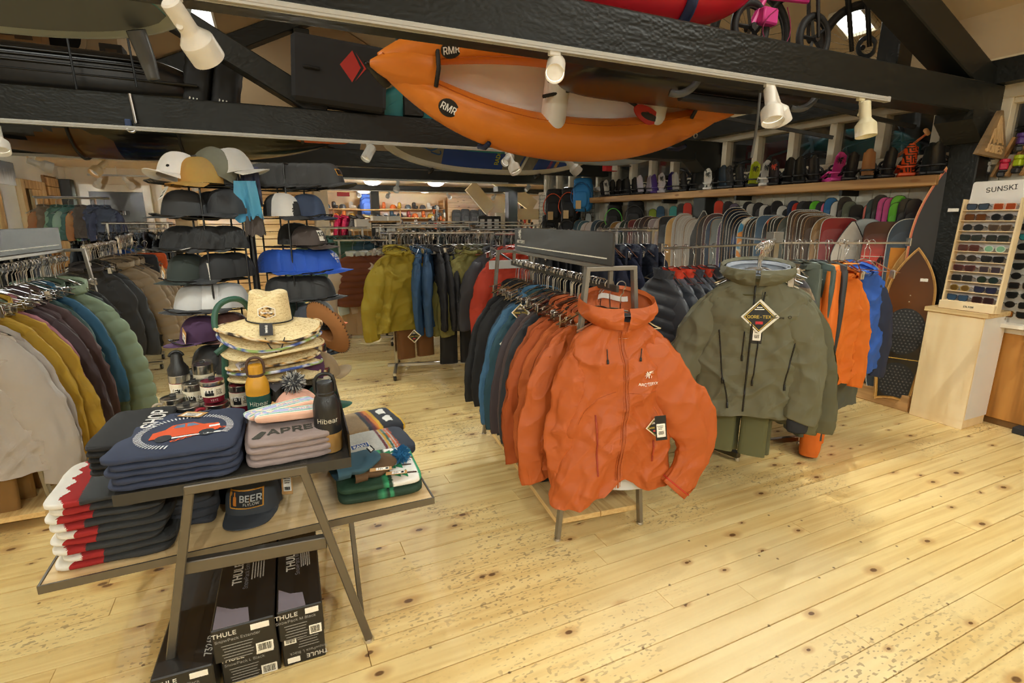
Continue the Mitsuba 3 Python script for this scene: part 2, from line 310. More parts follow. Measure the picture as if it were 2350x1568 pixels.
# low back wall: door, casing, slats
dr_ = struct('door_1', rbx(-2.70, -1.92, YB-.05, YB-.005, 0, 2.02), C('#2b2926', .45), 'dark restroom door with a small sign')
part(dr_, 'sign_plate', bx(-2.42, -2.16, YB-.062, YB-.052, 1.62, 1.7), C('#151413', .4)); part(dr_, 'sign_text', text('Restrooms', .022, .002, M=Mframe((-2.36, YB-.063, 1.645), (1, 0, 0), (0, 0, 1), (0, -1, 0))), C('#dddddd'))
part(dr_, 'sign_figure', cat([bx(-2.26, -2.245, YB-.064, YB-.062, 1.63, 1.68), bx(-2.23, -2.215, YB-.064, YB-.062, 1.63, 1.68), box(.014, .002, .014, (-2.2525, YB-.063, 1.69)), box(.014, .002, .014, (-2.2225, YB-.063, 1.69))]), C('#dddddd'))
struct('trim_1', cat([rbx(-2.82, -2.70, YB-.07, YB, 0, 2.14), rbx(-1.92, -1.80, YB-.07, YB, 0, 2.14), rbx(-2.70, -1.92, YB-.07, YB, 2.02, 2.14)]), C('#ece3d2', .6), 'white casing around the dark restroom door')
def slats(k, x0, x1, y, z0, z1, h=.14, mat=None, nrm=(0, -1)):
    n = int((z1-z0)/h)
    for i in range(n): part(k, 'slat', rbx(x0, x1, y-.03, y, z0+i*h+.004, z0+(i+1)*h-.006, .005), mat or SLAT)
sp = struct('wall_slat_panel', bx(-1.62, .9, YB-.035, YB, .2, 2.2), C('#6d4c2a', .9), 'pine slat wall panel right of the dark door'); slats(sp, -1.62, .9, YB-.035, .2, 2.2)
sp = struct('wall_slat_panel_left', bx(XL, XL+.035, 10.62, 11.15, .2, 2.22), C('#6d4c2a', .9), 'pine slat panel on the left wall beside the door frame')
for i in range(14): part(sp, 'slat', rbx(XL+.035, XL+.06, 10.62, 11.15, .24+i*.14, .37+i*.14, .004), SLATY)
# pine door and casing on the left wall
pd = struct('door_2', rbx(XL+.01, XL+.05, 10.0, 10.38, 0, 1.98), SLATY, 'open pine door on the left wall'); part(pd, 'handle', box(.03, .03, .14, (XL+.07, 10.06, 1.0)), CHROME)
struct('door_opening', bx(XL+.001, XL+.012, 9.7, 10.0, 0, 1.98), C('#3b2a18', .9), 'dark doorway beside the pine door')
struct('trim_2', cat([rbx(XL, XL+.07, 9.58, 9.7, 0, 2.1), rbx(XL, XL+.07, 10.38, 10.5, 0, 2.1), rbx(XL, XL+.07, 9.58, 10.5, 1.98, 2.1), rbx(XL, XL+.06, 8.7, 8.92, 0, 1.98)]), SLATY, 'knotty pine casing around the left doorway')
# ---------------------------------------------------------------- track rails and lamp heads
GREYR = C('#b9b8b2', .4)
def rail(x0, x1, y, z, lab, mat=None):
    k = thing('track_rail', lab, 'light track'); part(k, 'channel', cat([rbx(x0, x1, y-.018, y+.018, z, z+.02, .003), bx(x0, x1, y-.018, y-.01, z-.008, z), bx(x0, x1, y+.01, y+.018, z-.008, z)]), mat or GREYR)
    part(k, 'end_cap', rbx(x1-.004, x1+.02, y-.02, y+.02, z-.01, z+.022, .003), mat or GREYR)
    return z
RY = {1: (Y1-.02, 2.272), 2: (Y2-.02, 2.195), 3: (Y3-.02, 2.19), 4: (9.97, 2.255), 5: (11.15, 2.27), 6: (14.17, 2.27), 0: (-.92, 2.272)}
rail(-2.9, 3.58, *RY[1], 'nearest white track rail along the front tie beam')
rail(-2.9, 3.42, *RY[2], 'grey white track rail under the second tie beam', GREYR)
rail(-2.9, .75, *RY[3], 'track rail under the third tie beam', GREYR)
rail(.6, 4.5, *RY[4], 'track rail along the beam of the low back ceiling', GREYR)
rail(-2.6, -.6, *RY[5], 'short white track rail above the dark restroom door')
for x in (-2.2, -.8): part('track_rail_004', 'drop_rod', tube([(x, RY[5][0], 2.28), (x, RY[5][0], 2.42)], .006, 6), WHITE)
rail(1.4, 8.6, *RY[6], 'track rail deep in the back room', GREYR)
rail(-2.9, 4.4, *RY[0], 'unseen white track rail above the viewer holding the foreground lamps')  # out of view, holds the unseen foreground lamps
P_CAN = mikit.ply(lathe([(.0, 0), (.034, 0), (.043, .008), (.043, .135), (.05, .15), (.078, .185), (.08, .19), (.08, .285), (.077, .287), (.074, .28), (.072, .2), (.03, .17), (0, .17)], 28), None, 35)
P_LAMP = mikit.ply(lathe([(0, .262), (.045, .258), (.07, .245), (.07, .24)], 24), None, True)
P_TUBE = mikit.ply(lathe([(0, 0), (.05, 0), (.058, .01), (.058, .2), (.054, .2), (.052, .06), (0, .06)], 28), None, 35)
P_TLAMP = mikit.ply(lathe([(0, .18), (.03, .178), (.052, .165)], 24), None, True)
P_ADAPT = mikit.ply(cat([rbox(.075, .034, .03, .004, (0, 0, -.018)), rbox(.03, .026, .04, .004, (.012, 0, -.045))]), None)
P_STEM = mikit.ply(cat([box(.018, .012, .085, (.012, 0, -.095)), lathe([(0, -.01), (.014, -.01), (.014, .01), (0, .01)], 12, Mt(.012, 0, -.14) @ Mr('x', 90))]), None)
nlamp = 0
def head(pos, aim, lab, watts=6.0, mat=None, glow=6., kind='can', wide=58, on=True, s=1.0, group=None):
    """a lamp head hanging at pos from its rail, pointing at the point aim"""
    global nlamp
    k = thing('track_light', lab, 'spotlight', group); mat = mat or WHITE; pos = np.asarray(pos, float)
    s *= .72; M = Mt(*pos) @ Ms(s)
    part(k, 'adapter', P_ADAPT, mat, M=M); part(k, 'stem', P_STEM, mat, M=M)
    piv = pos+np.array([.012, 0, -.15])*s; d = unit(np.asarray(aim, float)-piv)
    B = frame_dir(piv, d) @ Ms(s) @ Mt(0, .05, -.1)
    part(k, 'shade', P_CAN if kind == 'can' else P_TUBE, mat, M=B)
    if on:
        lk = part(k, 'bulb', P_LAMP if kind == 'can' else P_TLAMP, C('#ffffff', .5), M=B)
        scene[lk]['emitter'] = {'type': 'area', 'radiance': {'type': 'rgb', 'value': [glow, glow*.98, glow*.92]}}
        o = (B @ [0, 0, .31, 1])[:3]; nlamp += 1
        scene[f'spot_{nlamp:03d}'] = {'type': 'spot', 'to_world': T().look_at(origin=o.tolist(), target=(o+d).tolist(), up=[.1, .2, .95]), 'cutoff_angle': float(wide), 'beam_width': wide*.45,
            'intensity': {'type': 'rgb', 'value': [watts*SPOT*c for c in (.96, 1.0, .9)]}}
    return k
def hp(px, py, r): a = atY(px, py, RY[r][0]); return (a[0], RY[r][0], RY[r][1])
# nearest rail
head(hp(397, -6, 1), (.25, 2.9, 1.5), 'big white track head at upper left on the nearest rail', 3.5)
head(hp(1272, 118, 1), (.95, 1.75, 1.85), 'white track head with glowing mouth in front of the kayak', 5, kind='tube', glow=14)
head(hp(1768, 195, 1), (3.5, 2.2, .9), 'white track head right of the kayak stern on the nearest rail', 6)
head(hp(1975, 228, 1), (3.35, 1.95, .8), 'cream track head at the right end of the nearest rail', 6, C('#e6ddba', .4))
# second rail
head(hp(846, 312, 2), (.1, 4.2, .9), 'glowing grey track head left of the paddleboard', 6, GREYR, kind='tube', glow=14)
head(hp(1166, 330, 2), (1.4, 4.3, 1.5), 'glowing grey track head in front of the striped paddleboard', 6, GREYR, kind='tube', glow=14)
head(hp(1302, 340, 2), (3.8, 4.7, 1.2), 'grey track head at the stern of the striped paddleboard', 6, GREYR)
# third rail and beyond
head(hp(74, 362, 3), (-1.6, 7.4, 1.9), 'white track head at far left on the third rail', 12)
head(hp(233, 364, 3), (-2.2, 6.4, 1.2), 'cream track head between the roof box and the dark door', 12, C('#d8b988', .4))
head(hp(742, 378, 3), (.3, 6.2, 1.0), 'glowing white track head right of the hat racks', 14, glow=22)
head(hp(911, 384, 4), (1.6, 9.2, .4), 'grey unlit looking track head over the middle racks', 18, GREYR)
head(hp(1212, 400, 4), (3.2, 9.3, .8), 'grey track head with glowing mouth near the backpacks', 16, GREYR, kind='tube', glow=14)
head((-2.45, *RY[5]), (-2.75, 11.5, 1.7), 'left lit track head over the dark restroom door', 16, glow=25)
head((-2.1, *RY[5]), (-1.8, 11.5, 1.7), 'right lit track head over the dark restroom door', 16, glow=25)
for i, x in enumerate((-1.15, -.75)): head((x, *RY[5]), (x+.35, 11.4, 1.2), ('left', 'right')[i]+' unseen track head placed to light the slat wall panel', 16, glow=25)  # unseen pair behind the hats, placed to light the slat wall
for i, x in enumerate((2.2, 3.0, 4.6, 6.0)):
    head((x, *RY[6]), (x+(.4, -.3, .5, -.2)[i], (11.8, 16.5, 12.2, 16.5)[i], 1.0), ('first', 'second', 'third', 'fourth')[i]+' bright track head from the left deep in the back room', 110, glow=40)
head((-2.55, *RY[3]), (-2.7, 9.8, 1.3), 'white fill track head added to brighten the back left corner', 16)  # fill lamp added to brighten the back left
# unseen heads above the viewer, out of view, placed to light the foreground
for i, (x, ax, ay) in enumerate(((-1.9, -1.6, 1.4), (-.6, -.4, 1.0), (.7, .9, .9), (1.9, 2.2, 1.2), (3.1, 3.6, .9), (4.2, 4.4, 1.4))):
    head((x, *RY[0]), (ax, ay, .3), ('first', 'second', 'third', 'fourth', 'fifth', 'sixth')[i]+' unseen white track head from the left, above the viewer, lighting the foreground', (6, 9, 10, 6, 3, 3)[i])
# more heads, added on the middle rails to brighten the racks below
for i, (x, r, ax, ay) in enumerate(((-1.6, 2, -1.3, 4.0), (2.2, 2, 2.6, 3.9), (2.55, 1, 2.2, 1.5), (-1.2, 1, -1.0, 2.6))):
    head((x, *RY[r]), (ax, ay, .5), ('added white track head over the left jacket rack', 'added grey track head under the second beam below the kayak', 'added white track head between the kayak stern lamps', 'added white track head left of the big one, outside the frame')[i], 7)
# round dome lights of the back room
P_DOME = mikit.ply(lathe([(0, -.09), (.09, -.08), (.17, -.045), (.2, 0), (0, 0)], 24), None, True)
for i, p in enumerate([(835, 438), (855, 417), (975, 436), (1000, 420), (800, 428), (1060, 432)]):
    q = atZ(*p, 2.41); 
    if q[1] > 18: q = q*[1, 1, 0]*17.5/q[1]+[0, 0, 2.41]
    k = thing('dome_light', ('first', 'second', 'third', 'fourth', 'fifth', 'sixth')[i]+' glowing dome light of the low back ceiling', 'light', 'dome lights of the back room')
    part(k, 'base', lathe([(0, .012), (.21, .012), (.21, 0), (0, 0)], 24, Mt(*q)), WHITE); g = part(k, 'globe', P_DOME, C('#ffffff', .5), M=Mt(*q))
    scene[g]['emitter'] = {'type': 'area', 'radiance': {'type': 'rgb', 'value': [70, 68, 60]}}
# ---------------------------------------------------------------- garments
def pchip(x, y, q):
    from scipy.interpolate import PchipInterpolator
    return PchipInterpolator(x, y)(q)
def nz(*c, seed=0): return meshkit.noise(np.stack(np.broadcast_arrays(*c), -1), seed)
def ridge(*c, seed=0): return 1-np.abs(2*nz(*c, seed=seed)-1)
def torso(L=.74, w=.235, hem=.26, tk=.07, hemtk=.06, seed=0, fold=.014, puff=0, na=72, nr=46, front_drop=0, zs=-.235, zn=-.135, q=.055):
    """the body of a jacket hung at the origin: x across the shoulders, front towards -y; open at hem and neck"""
    rs = np.random.RandomState(seed)
    zh = zn-L
    t = np.r_[np.linspace(0, .84, nr-10), np.linspace(.86, 1, 10)]
    kz = pchip([0, .84, .92, 1], [zh, zs, (zs+zn)/2+.006, zn], t)
    W = pchip([0, .3, .6, .8, .84, .92, 1], [hem, hem*.985, w*1.03, w*1.02, w*.985, (w+.075)/2+.012, .075], t)
    D = pchip([0, .4, .7, .84, .93, 1], [hemtk, tk*.95, tk, tk*.62, tk*.62, .062], t)
    a = np.arange(na)*2*PI/na
    ca, sa = np.cos(a), np.sin(a)
    X = W[:, None]*np.sign(ca)*np.abs(ca)**.72
    Y = D[:, None]*np.sign(sa)*np.abs(sa)**.8
    Z = np.repeat(kz[:, None], na, 1)
    nx, ny = ca/np.maximum(W[:, None], .03), sa/np.maximum(D[:, None], .03)
    nl = np.hypot(nx, ny); nx, ny = nx/nl, ny/nl
    down = np.clip((zs-kz)/(L*.8), 0, 1)[:, None]
    s = np.sign(sa)*.5
    f1 = ridge(X*7+s*9+seed, Z*(1.6)+X*rs.uniform(-2, 2)+seed*1.7, s*5+seed*.31, seed=seed)-.55
    f2 = ridge(X*15+Z*7*np.sign(X+1e-6)+seed, Z*5.0, s*3+seed*.7, seed=seed+7)**2-.4
    f4 = ridge(X*9-Z*11*np.sign(X+1e-6)+seed*2, Z*4, s*2, seed=seed+9)**3-.3
    f3 = nz(X*34, Z*30, s*2+seed, seed=seed+3)-.5
    d = fold*(f1*(.4+1.6*down)+f2*.6+f4*.55+f3*.32)
    if puff: d = fold*f2*.5+puff*(np.abs(np.sin(PI*(Z-zh)/.074+.5*f1))**.6-.5)*np.clip((zn-kz)/.06, 0, 1)[:, None]
    X, Y = X+nx*d*.7, Y+ny*d
    X = X+.012*down*(nz(Z*3, seed*1., 0)-.5)*2
    if front_drop: Z = Z-front_drop*np.where(sa < 0, 1, -.3)[None]*(1-t[:, None])**2*.5
    Z = Z+(1-t[:, None])**3*.02*(nz(X*8, s*4., seed*.9)-.5)*2
    return mk(np.stack([X, Y, Z], -1).reshape(-1, 3), gridf(nr, na, True)[:, ::-1])
def sleeve(side=1, w=.235, L=.62, spread=.13, fwd=-.02, r0=.098, r1=.075, r2=.06, flat=.62, seed=0, fold=.009, puff=0, na=26, nr=44, zs=-.235, bend=.02, inset=.03, elbow=.66):
    p = np.array([[w-inset-.042, 0, zs-.015], [w-inset+spread*.36+bend*.3-.012, fwd*.2, zs-.045-L*.25], [w-inset+spread*elbow+bend, fwd*.5, zs-.045-L*.54], [w-inset+spread, fwd, zs-.045-L]])
    c = spline(p, nr); t = np.linspace(0, 1, nr)
    r = pchip([0, .1, .22, .5, .85, 1], [r0*.62, r0*.86, r0*.98, r1, r2*1.06, r2], t)
    tg = np.gradient(c, axis=0); tg /= np.linalg.norm(tg, axis=1, keepdims=True)
    ux = np.cross(np.array([0, 1., 0]), tg); ux /= np.linalg.norm(ux, axis=1, keepdims=True); uy = np.cross(tg, ux)
    a = np.arange(na)*2*PI/na; ca, sa = np.cos(a), np.sin(a)
    at = t[:, None]*L
    d = fold*((ridge(at*11+.35*np.sin(a+seed)[None], ca*1.3+seed, sa*1.3, seed=seed+11)-.55)*(.35+1.3*np.exp(-((t-.5)/.22)**2)+.7*np.exp(-((t-.95)/.12)**2))[:, None]+.8*(ridge(ca[None]*2.4, sa[None]*2.4, at*3+seed, seed=seed+5)-.55)+.3*(nz(ca*4, sa*4, at*36, seed=seed)-.5))
    if puff: d = d*.5+puff*(np.abs(np.sin(PI*at/.072))**.6-.45)
    rr = r[:, None]+d
    v = c[:, None]+rr[..., None]*(ca[None, :, None]*ux[:, None]+flat*sa[None, :, None]*uy[:, None])
    # rounded shoulder cap and a turned-in cuff
    top = c[0]+(v[0]-c[0])*.6-tg[0]*.022; cuff = c[-1]+(v[-1]-c[-1])*.82-tg[-1]*.004; cuff2 = c[-1]+(v[-1]-c[-1])*.78-tg[-1]*.08
    v = np.concatenate([top[None], v, cuff[None], cuff2[None]]); v[..., 0] *= side
    f = gridf(nr+3, na, True); v = v.reshape(-1, 3)
    k = len(v); v = np.vstack([v, [c[0][0]*side-side*tg[0][0]*.028, c[0][1], c[0][2]-tg[0][2]*.028]]); j = np.arange(na)
    f = np.vstack([f, np.stack([j*0+k, (j+1) % na, j], 1)])
    return mk(v, f if side > 0 else f[:, ::-1])
def collar(h0=.05, h1=.09, r=.08, d=.066, flare=.012, zn=-.14, seed=0, gap=.16, na=40, nr=8, fold=.006):
    """a stand-up collar open at the front"""
    a = np.linspace(-PI/2+gap, 1.5*PI-gap, na); t = np.linspace(0, 1, nr)[:, None]
    back = (np.sin(a)+1)/2
    h = (h0+(h1-h0)*back)
    fl = flare*t**1.5+fold*(nz(np.cos(a)*3+seed, np.sin(a)*3, t*2, seed=seed)-.5)*2*t
    v = np.stack([np.cos(a)*(r+fl), np.sin(a)*(d+fl), zn+h*t+0*a], -1)
    return mk(v.reshape(-1, 3), gridf(nr, na)[:, ::-1])
def hood(r=.088, d=.07, hf=.05, hb=.125, flare=.05, zn=-.145, seed=0, fold=.014, na=64, nr=16, gap=.12, droop=.03, lean=.02):
    """a hood slumped round the neck: rises at the back, opens in front, its rim rolled inwards"""
    a = np.linspace(-PI/2+gap, 1.5*PI-gap, na); t = np.linspace(0, 1.25, nr)[:, None]
    b = (np.sin(a)+1)/2
    side = np.abs(np.cos(a))
    h = hf+(hb-hf)*b**1.3
    tt = np.minimum(t, 1); over = np.maximum(t-1, 0)
    w = flare*(np.sin(tt*PI*.62)**.9)*(.55+.6*side+.35*b)-over*.06
    z = zn-.02+(h+.02)*tt-over*.07-droop*side*tt*np.sin(tt*PI)
    f = fold*(ridge(np.cos(a)*4+seed, np.sin(a)*4+t*2.4, t*2.2+seed, seed=seed)-.5)*np.sin(np.minimum(t, 1)*PI*.9+.1)
    x = np.cos(a)*(r+w+f); y = np.sin(a)*(d+w*.9+f)+lean*tt
    return mk(np.stack([x, y, z+f*.6], -1).reshape(-1, 3), gridf(nr, na)[:, ::-1])
def pants(L=1.0, w=.19, tk=.035, seed=0, fold=.01, na=30, nr=40, flare=.0, zt=-.1):
    """trousers hung flat by the waist"""
    out = []
    for s in (-1, 1):
        t = np.linspace(0, 1, nr); z = zt-L*t
        cx = s*pchip([0, .3, 1], [w*.5, w*.52, w*.56+flare], t); W = pchip([0, .28, .6, 1], [w*.52, w*.56, w*.46, w*.47+flare*.6], t); D = pchip([0, .3, 1], [tk*.7, tk, tk*.9], t)
        a = np.arange(na)*2*PI/na; ca, sa = np.cos(a), np.sin(a)
        X = cx[:, None]+W[:, None]*np.sign(ca)*np.abs(ca)**.75; Y = D[:, None]*np.sign(sa)*np.abs(sa)**.8; Z = np.repeat(z[:, None], na, 1)
        d = fold*((ridge(X*9+s*3+seed, Z*2.2, sa*1.0, seed=seed)-.5)*(.3+t[:, None])+.5*(ridge(X*14, Z*12, sa, seed=seed+2)-.5))
        Y = Y+np.sign(sa)*d; X = X+.4*d*np.sign(ca)
        out.append(mk(np.stack([X, Y, Z], -1).reshape(-1, 3), gridf(nr, na, True)))
    out.append(xf(torso(.06, w*.98, w, tk*.9, tk*.9, seed, .004, 0, 36, 12, zs=-.012, zn=0), Mt(0, 0, zt+.03) @ Ms(1, 1, .7)))
    return cat(out)
def front_of(mesh):
    """y of the front surface as a function of (x, z)"""
    from scipy.interpolate import LinearNDInterpolator, NearestNDInterpolator
    v = mesh.vertices; v = v[v[:, 1] < 0]
    a, b = LinearNDInterpolator(v[:, [0, 2]], v[:, 1]), NearestNDInterpolator(v[:, [0, 2]], v[:, 1])
    def g(x, z):
        y = a(x, z); return np.where(np.isfinite(y), y, b(x, z))
    return g
def on_front(m, g, off=.0015):
    """lay a flat mesh drawn in xz (its thickness along -y) onto a front surface"""
    m = m.copy(); v = m.vertices.copy(); v[:, 1] = g(v[:, 0], v[:, 2])+v[:, 1]-off; m.vertices = v; return m
def decal(poly, g, off=.0012, n=None):
    """polygon in (x, z) laid on a front surface"""
    p = poly if hasattr(poly, 'geom_type') else Polygon(poly)
    m = prism(p, .001, Mframe((0, 0, 0), (1, 0, 0), (0, 0, 1), (0, -1, 0)))
    m = m.subdivide_to_size(.012) if n is None else m
    return on_front(m, g, off)
def strip(pts, wid, g, off=.002):
    """a ribbon along (x, z) points on the front surface (zippers, seams)"""
    p = np.array(pts, float); L = np.linalg.norm(np.diff(p, axis=0), axis=1).sum(); n = max(3, int(L/.012))
    s = np.r_[0, np.cumsum(np.linalg.norm(np.diff(p, axis=0), axis=1))]
    c = np.stack([np.interp(np.linspace(0, s[-1], n), s, p[:, i]) for i in (0, 1)], 1)
    y = g(c[:, 0], c[:, 1])-off
    return tube(np.stack([c[:, 0], y, c[:, 1]], 1), wid/2, 6)
def hang_mesh(kind=0):
    r = .0026
    hk = np.vstack([arc((0, 0), .021, 200, -60, 12), [(.012, 0, -.03), (0, 0, -.045), (0, 0, -.11)]])
    ms = [tube(hk, r, 5)]
    if kind == 0:
        ms.append(tube(spline([(-.2, 0, -.2), (-.1, 0, -.145), (0, 0, -.11), (.1, 0, -.145), (.2, 0, -.2)], 13), r*1.5, 5))
        ms.append(tube([(-.2, 0, -.2), (.2, 0, -.2)], r, 5))
    else:
        ms.append(tube(spline([(-.17, 0, -.165), (-.09, 0, -.14), (0, 0, -.11), (.09, 0, -.14), (.17, 0, -.165)], 11), r*1.4, 5)); ms.append(tube([(-.19, 0, -.17), (.19, 0, -.17)], r, 5))
        for s in (-1, 1): ms.append(rbox(.03, .012, .05, .003, (s*.15, 0, -.185))); ms.append(tube(arc((s*.15, -.17), .012, 0, 360, 9), r, 4))
    return cat(ms)
P_HANG = [mikit.ply(hang_mesh(0), None, 40), mikit.ply(hang_mesh(1), None, 40)]
HV = {}
FAR = ('dark racks', 'far middle', 'children rack', 'fleece rack', 'green down', 'red jacket', 'navy rack')
far_m = []
def add_hanger(M, lab, group, kind=0):
    if group and any(f in group for f in FAR): far_m.append((M, kind)); return
    put(thing('hanger', lab, 'hanger', group), P_HANG[kind], CHROME, M=M)
_G = {}
def gmesh(style, v):
    """cached garment parts {part: ply dict} of a style and variant"""
    k = (style, v)
    if k in _G: return _G[k]
    s = v*13+len(style)
    o = {}
    if style == 'shell':
        o['body'] = torso(.70+.02*(v % 3), .235, .255, .05, .045, s, .026); lr = dict(seed=s, spread=.07+.015*(v % 3), flat=.5, fwd=-.03*(v % 2), fold=.02)
        o['hood'] = hood(seed=s, hb=.075, hf=.02, flare=.025, fold=.02)
    elif style == 'fleece':
        o['body'] = torso(.68, .235, .24, .04, .036, s, .008); lr = dict(seed=s, spread=.09, flat=.45, fold=.007); o['collar'] = collar(.05, .06, seed=s)
    elif style == 'puffer':
        o['body'] = torso(.64+.02*(v % 2), .24, .24, 0.06, .05, s, .012, .014, nr=90); lr = dict(seed=s, spread=.12, flat=.6, fold=.008, puff=.013, r0=.095, r1=.08, r2=.062, nr=80)
        o['hood'] = hood(seed=s, hb=.09, hf=.04, flare=.035)
    elif style == 'long':
        o['body'] = torso(.92, .235, .28, .05, .05, s, .028); lr = dict(seed=s, spread=.07, flat=.5, L=.6, fold=.018); o['collar'] = collar(.04, .06, seed=s)
    elif style == 'bulky':   # the wide outdoor shells with sleeves that stand off
        o['body'] = torso(.74, .25, .29, .05, .05, s, .03); lr = dict(seed=s, spread=.10, flat=.5, L=.66, r0=.105, r1=.09, r2=.062, fold=.024, bend=.025)
        o['hood'] = hood(seed=s, hb=.08, hf=.02, flare=.03, fold=.022)
    elif style == 'vestpuff':
        o['body'] = torso(.6, .22, .24, .06, .055, s, .012, .018, nr=90); lr = dict(seed=s, spread=.08, flat=.55, fold=.006, L=.56); o['collar'] = collar(.05, .06, seed=s)
    if style == 'pants':
        o['body'] = pants(.98+.02*(v % 3), .19, .03, s); lr = None
    elif style == 'shorts':
        o['body'] = pants(.42, .2, .03, s, nr=20); lr = None
    if lr:
        o['sleeve'] = sleeve(1, **{'w': .235, **lr}); o['sleeve_b'] = sleeve(-1, **{'w': .235, **{**lr, 'seed': s+4}})
    _G[k] = {a: mikit.ply(m, None, True) for a, m in o.items()}
    return _G[k]
_fab = {}
def f_crease(p, n, uv):
    a = 1-dr.abs(2*noise(p.x*7+2*p.z, p.y*7, p.z*3.2)-1); b = 1-dr.abs(2*noise(p.x*15-6*p.z, p.y*15, p.z*9+3)-1)
    return .011*a*a*a+.005*b*b*b+.0008*noise(p.x*90, p.y*90, p.z*70)
CREASE = set('#a9501d #a44c1b #ad5522 #9f4819 #a64e1e #944518 #5c5a45 #57553c #53513c #9a9189 #958c85 #9c7a1e #96741a #39607f #2b4a63 #8f7d1f #897820 #cf6a1c #6f6a38 #2a4a6b #332428 #3a282b #244551 #292c31 #2b55a8 #2d5594'.split())
def fabric(c, rough=.75, sheen=.0):
    if c not in CREASE: return C(c, rough)
    k = 'mat_creased_'+c[1:]
    if k not in scene: bsdf(k, {'type': 'bumpmap', 'bsdf': principled(c, rough), 'a': proc(f_crease, 3e-3)})
    return k
def garment(pos, yaw, style, v, color, label, cat_='jacket', group=None, s=1.0, thick=1.0, colors=None, hanger=True, hlab=None, hgroup=None, tilt=0, rough=.75, name=None, hk=None, drop=.04):
    """hang a garment (and its hanger) from a rail point"""
    M = Mt(*pos) @ Mr('z', yaw) @ Mr('y', tilt); D = Mt(0, 0, -drop)
    k = thing(name or {'pants': 'pants', 'shorts': 'shorts'}.get(style, 'jacket'), label, cat_, group)
    for a, d in gmesh(style, v).items():
        nm = 'sleeve' if a.startswith('sleeve') else a
        col = (colors or {}).get(nm, color)
        part(k, nm, d, fabric(col, rough), M=M @ D @ Ms(s, s*thick, s))
    if hanger: add_hanger(M, hlab or 'chrome hanger holding a garment', hgroup or 'garment hangers', (1 if style in ('pants', 'shorts') else 0) if hk is None else hk)
    return k
# ---------------------------------------------------------------- hero jacket 1: rust orange shell at the end of the middle rack
def tag_text(M, lines, col): return
TAGW = C('#f1efe8', .5); TAGB = C('#141415', .4); KRAFT = C('#b98d57', .7); GOLD = C('#c9a845', .4)
def barcode(w, h, n=16, seed=1):
    r = random.Random(seed); x = -w/2; ms = []
    while x < w/2-.001:
        b = r.uniform(.0006, .0018)*w/.03; ms.append(box(b, h, .0004, (x+b/2, 0, .0007))); x += b+r.uniform(.0006, .0016)*w/.03
    return cat(ms)
def hang_tag(parent, M, w=.05, h=.085, kraft=False, diamond=False, name='hang_tag', seed=1):
    """a paper tag in the xy plane of M, hanging from its top"""
    if diamond:
        q = w*.9
        pt = part(parent, name, prism([(0, q), (q, 0), (0, -q), (-q, 0)], .002), C('#e8e4d8', .4), M=M, label='diamond paper tag')
        part(pt, 'print', prism([(-.004, q*.86), (q*.8, 0), (-.004, -q*.86), (-q*.86, 0)], .0006, Mt(0, 0, .002)), TAGB, M=M)
        r = q*.86
        ring = Polygon([(0, r*.95), (r*.92, 0), (0, -r*.95), (-r*.93, 0)]).difference(Polygon([(0, r*.88), (r*.85, 0), (0, -r*.88), (-r*.86, 0)]))
        part(pt, 'border', prism(ring, .0005, Mt(-.003, 0, .0027)), GOLD, M=M)
        part(pt, 'lettering', text('GORE-TEX', q*.17, .0006, True, Mt(-.004, 0, .0028)), GOLD, M=M)
        part(pt, 'badge', cat([box(q*.38, q*.16, .0006, (-.003, -q*.34, .0029))]), C('#b9363a'), M=M)
        part(pt, 'fine_print', cat([box(q*.5, q*.05, .0006, (-.004, q*.42, .0029)), box(q*.3, q*.05, .0006, (-.004, q*.53, .0029))]), TAGW, M=M)
        return pt
    pt = part(parent, name, rbox(w, h, .0016, .0006, (0, -h/2, 0)), KRAFT if kraft else TAGB, M=M, label='paper price tag')
    part(pt, 'sticker', rbox(w*.78, h*.55, .0008, .0003, (0, -h*.6, .0011)), TAGW, M=M)
    part(pt, 'barcode', xf(barcode(w*.5, h*.14, seed=seed), Mt(0, -h*.7, .001)), TAGB, M=M)
    part(pt, 'fine_print', cat([box(w*(.55-.1*i), h*.02, .0005, (-.003, -h*(.42+.06*i), .0017)) for i in range(3)]), TAGB, M=M)
    return pt
def bird_logo(h=.03):
    """a small skeletal bird-like emblem"""
    P = [[(-.5, .3), (-.1, .15), (-.15, .05), (-.45, .15)], [(-.3, .55), (0, .2), (-.05, .1), (-.35, .4)], [(0, .45), (.5, .6), (.2, .35), (.6, .3), (.15, .2), (0, .25)], [(-.25, 0), (.2, .15), (.3, -.05), (.1, -.1)], [(.0, -.1), (.15, -.05), (.2, -.45), (.1, -.5)], [(.25, -.1), (.5, -.2), (.4, -.5), (.45, -.2), (.22, -.02)], [(-.6, -.05), (-.2, -.02), (-.25, -.12)], [(-.15, -.1), (-.35, -.4), (-.22, -.35), (-.05, -.12)]]
    return affinity.scale(__import__('shapely').union_all([Polygon(p).buffer(.015) for p in P]), h, h, origin=(0, 0))
OX, OY, OZ = 1.415, 1.90, 1.262
RUST = '#a9501d'
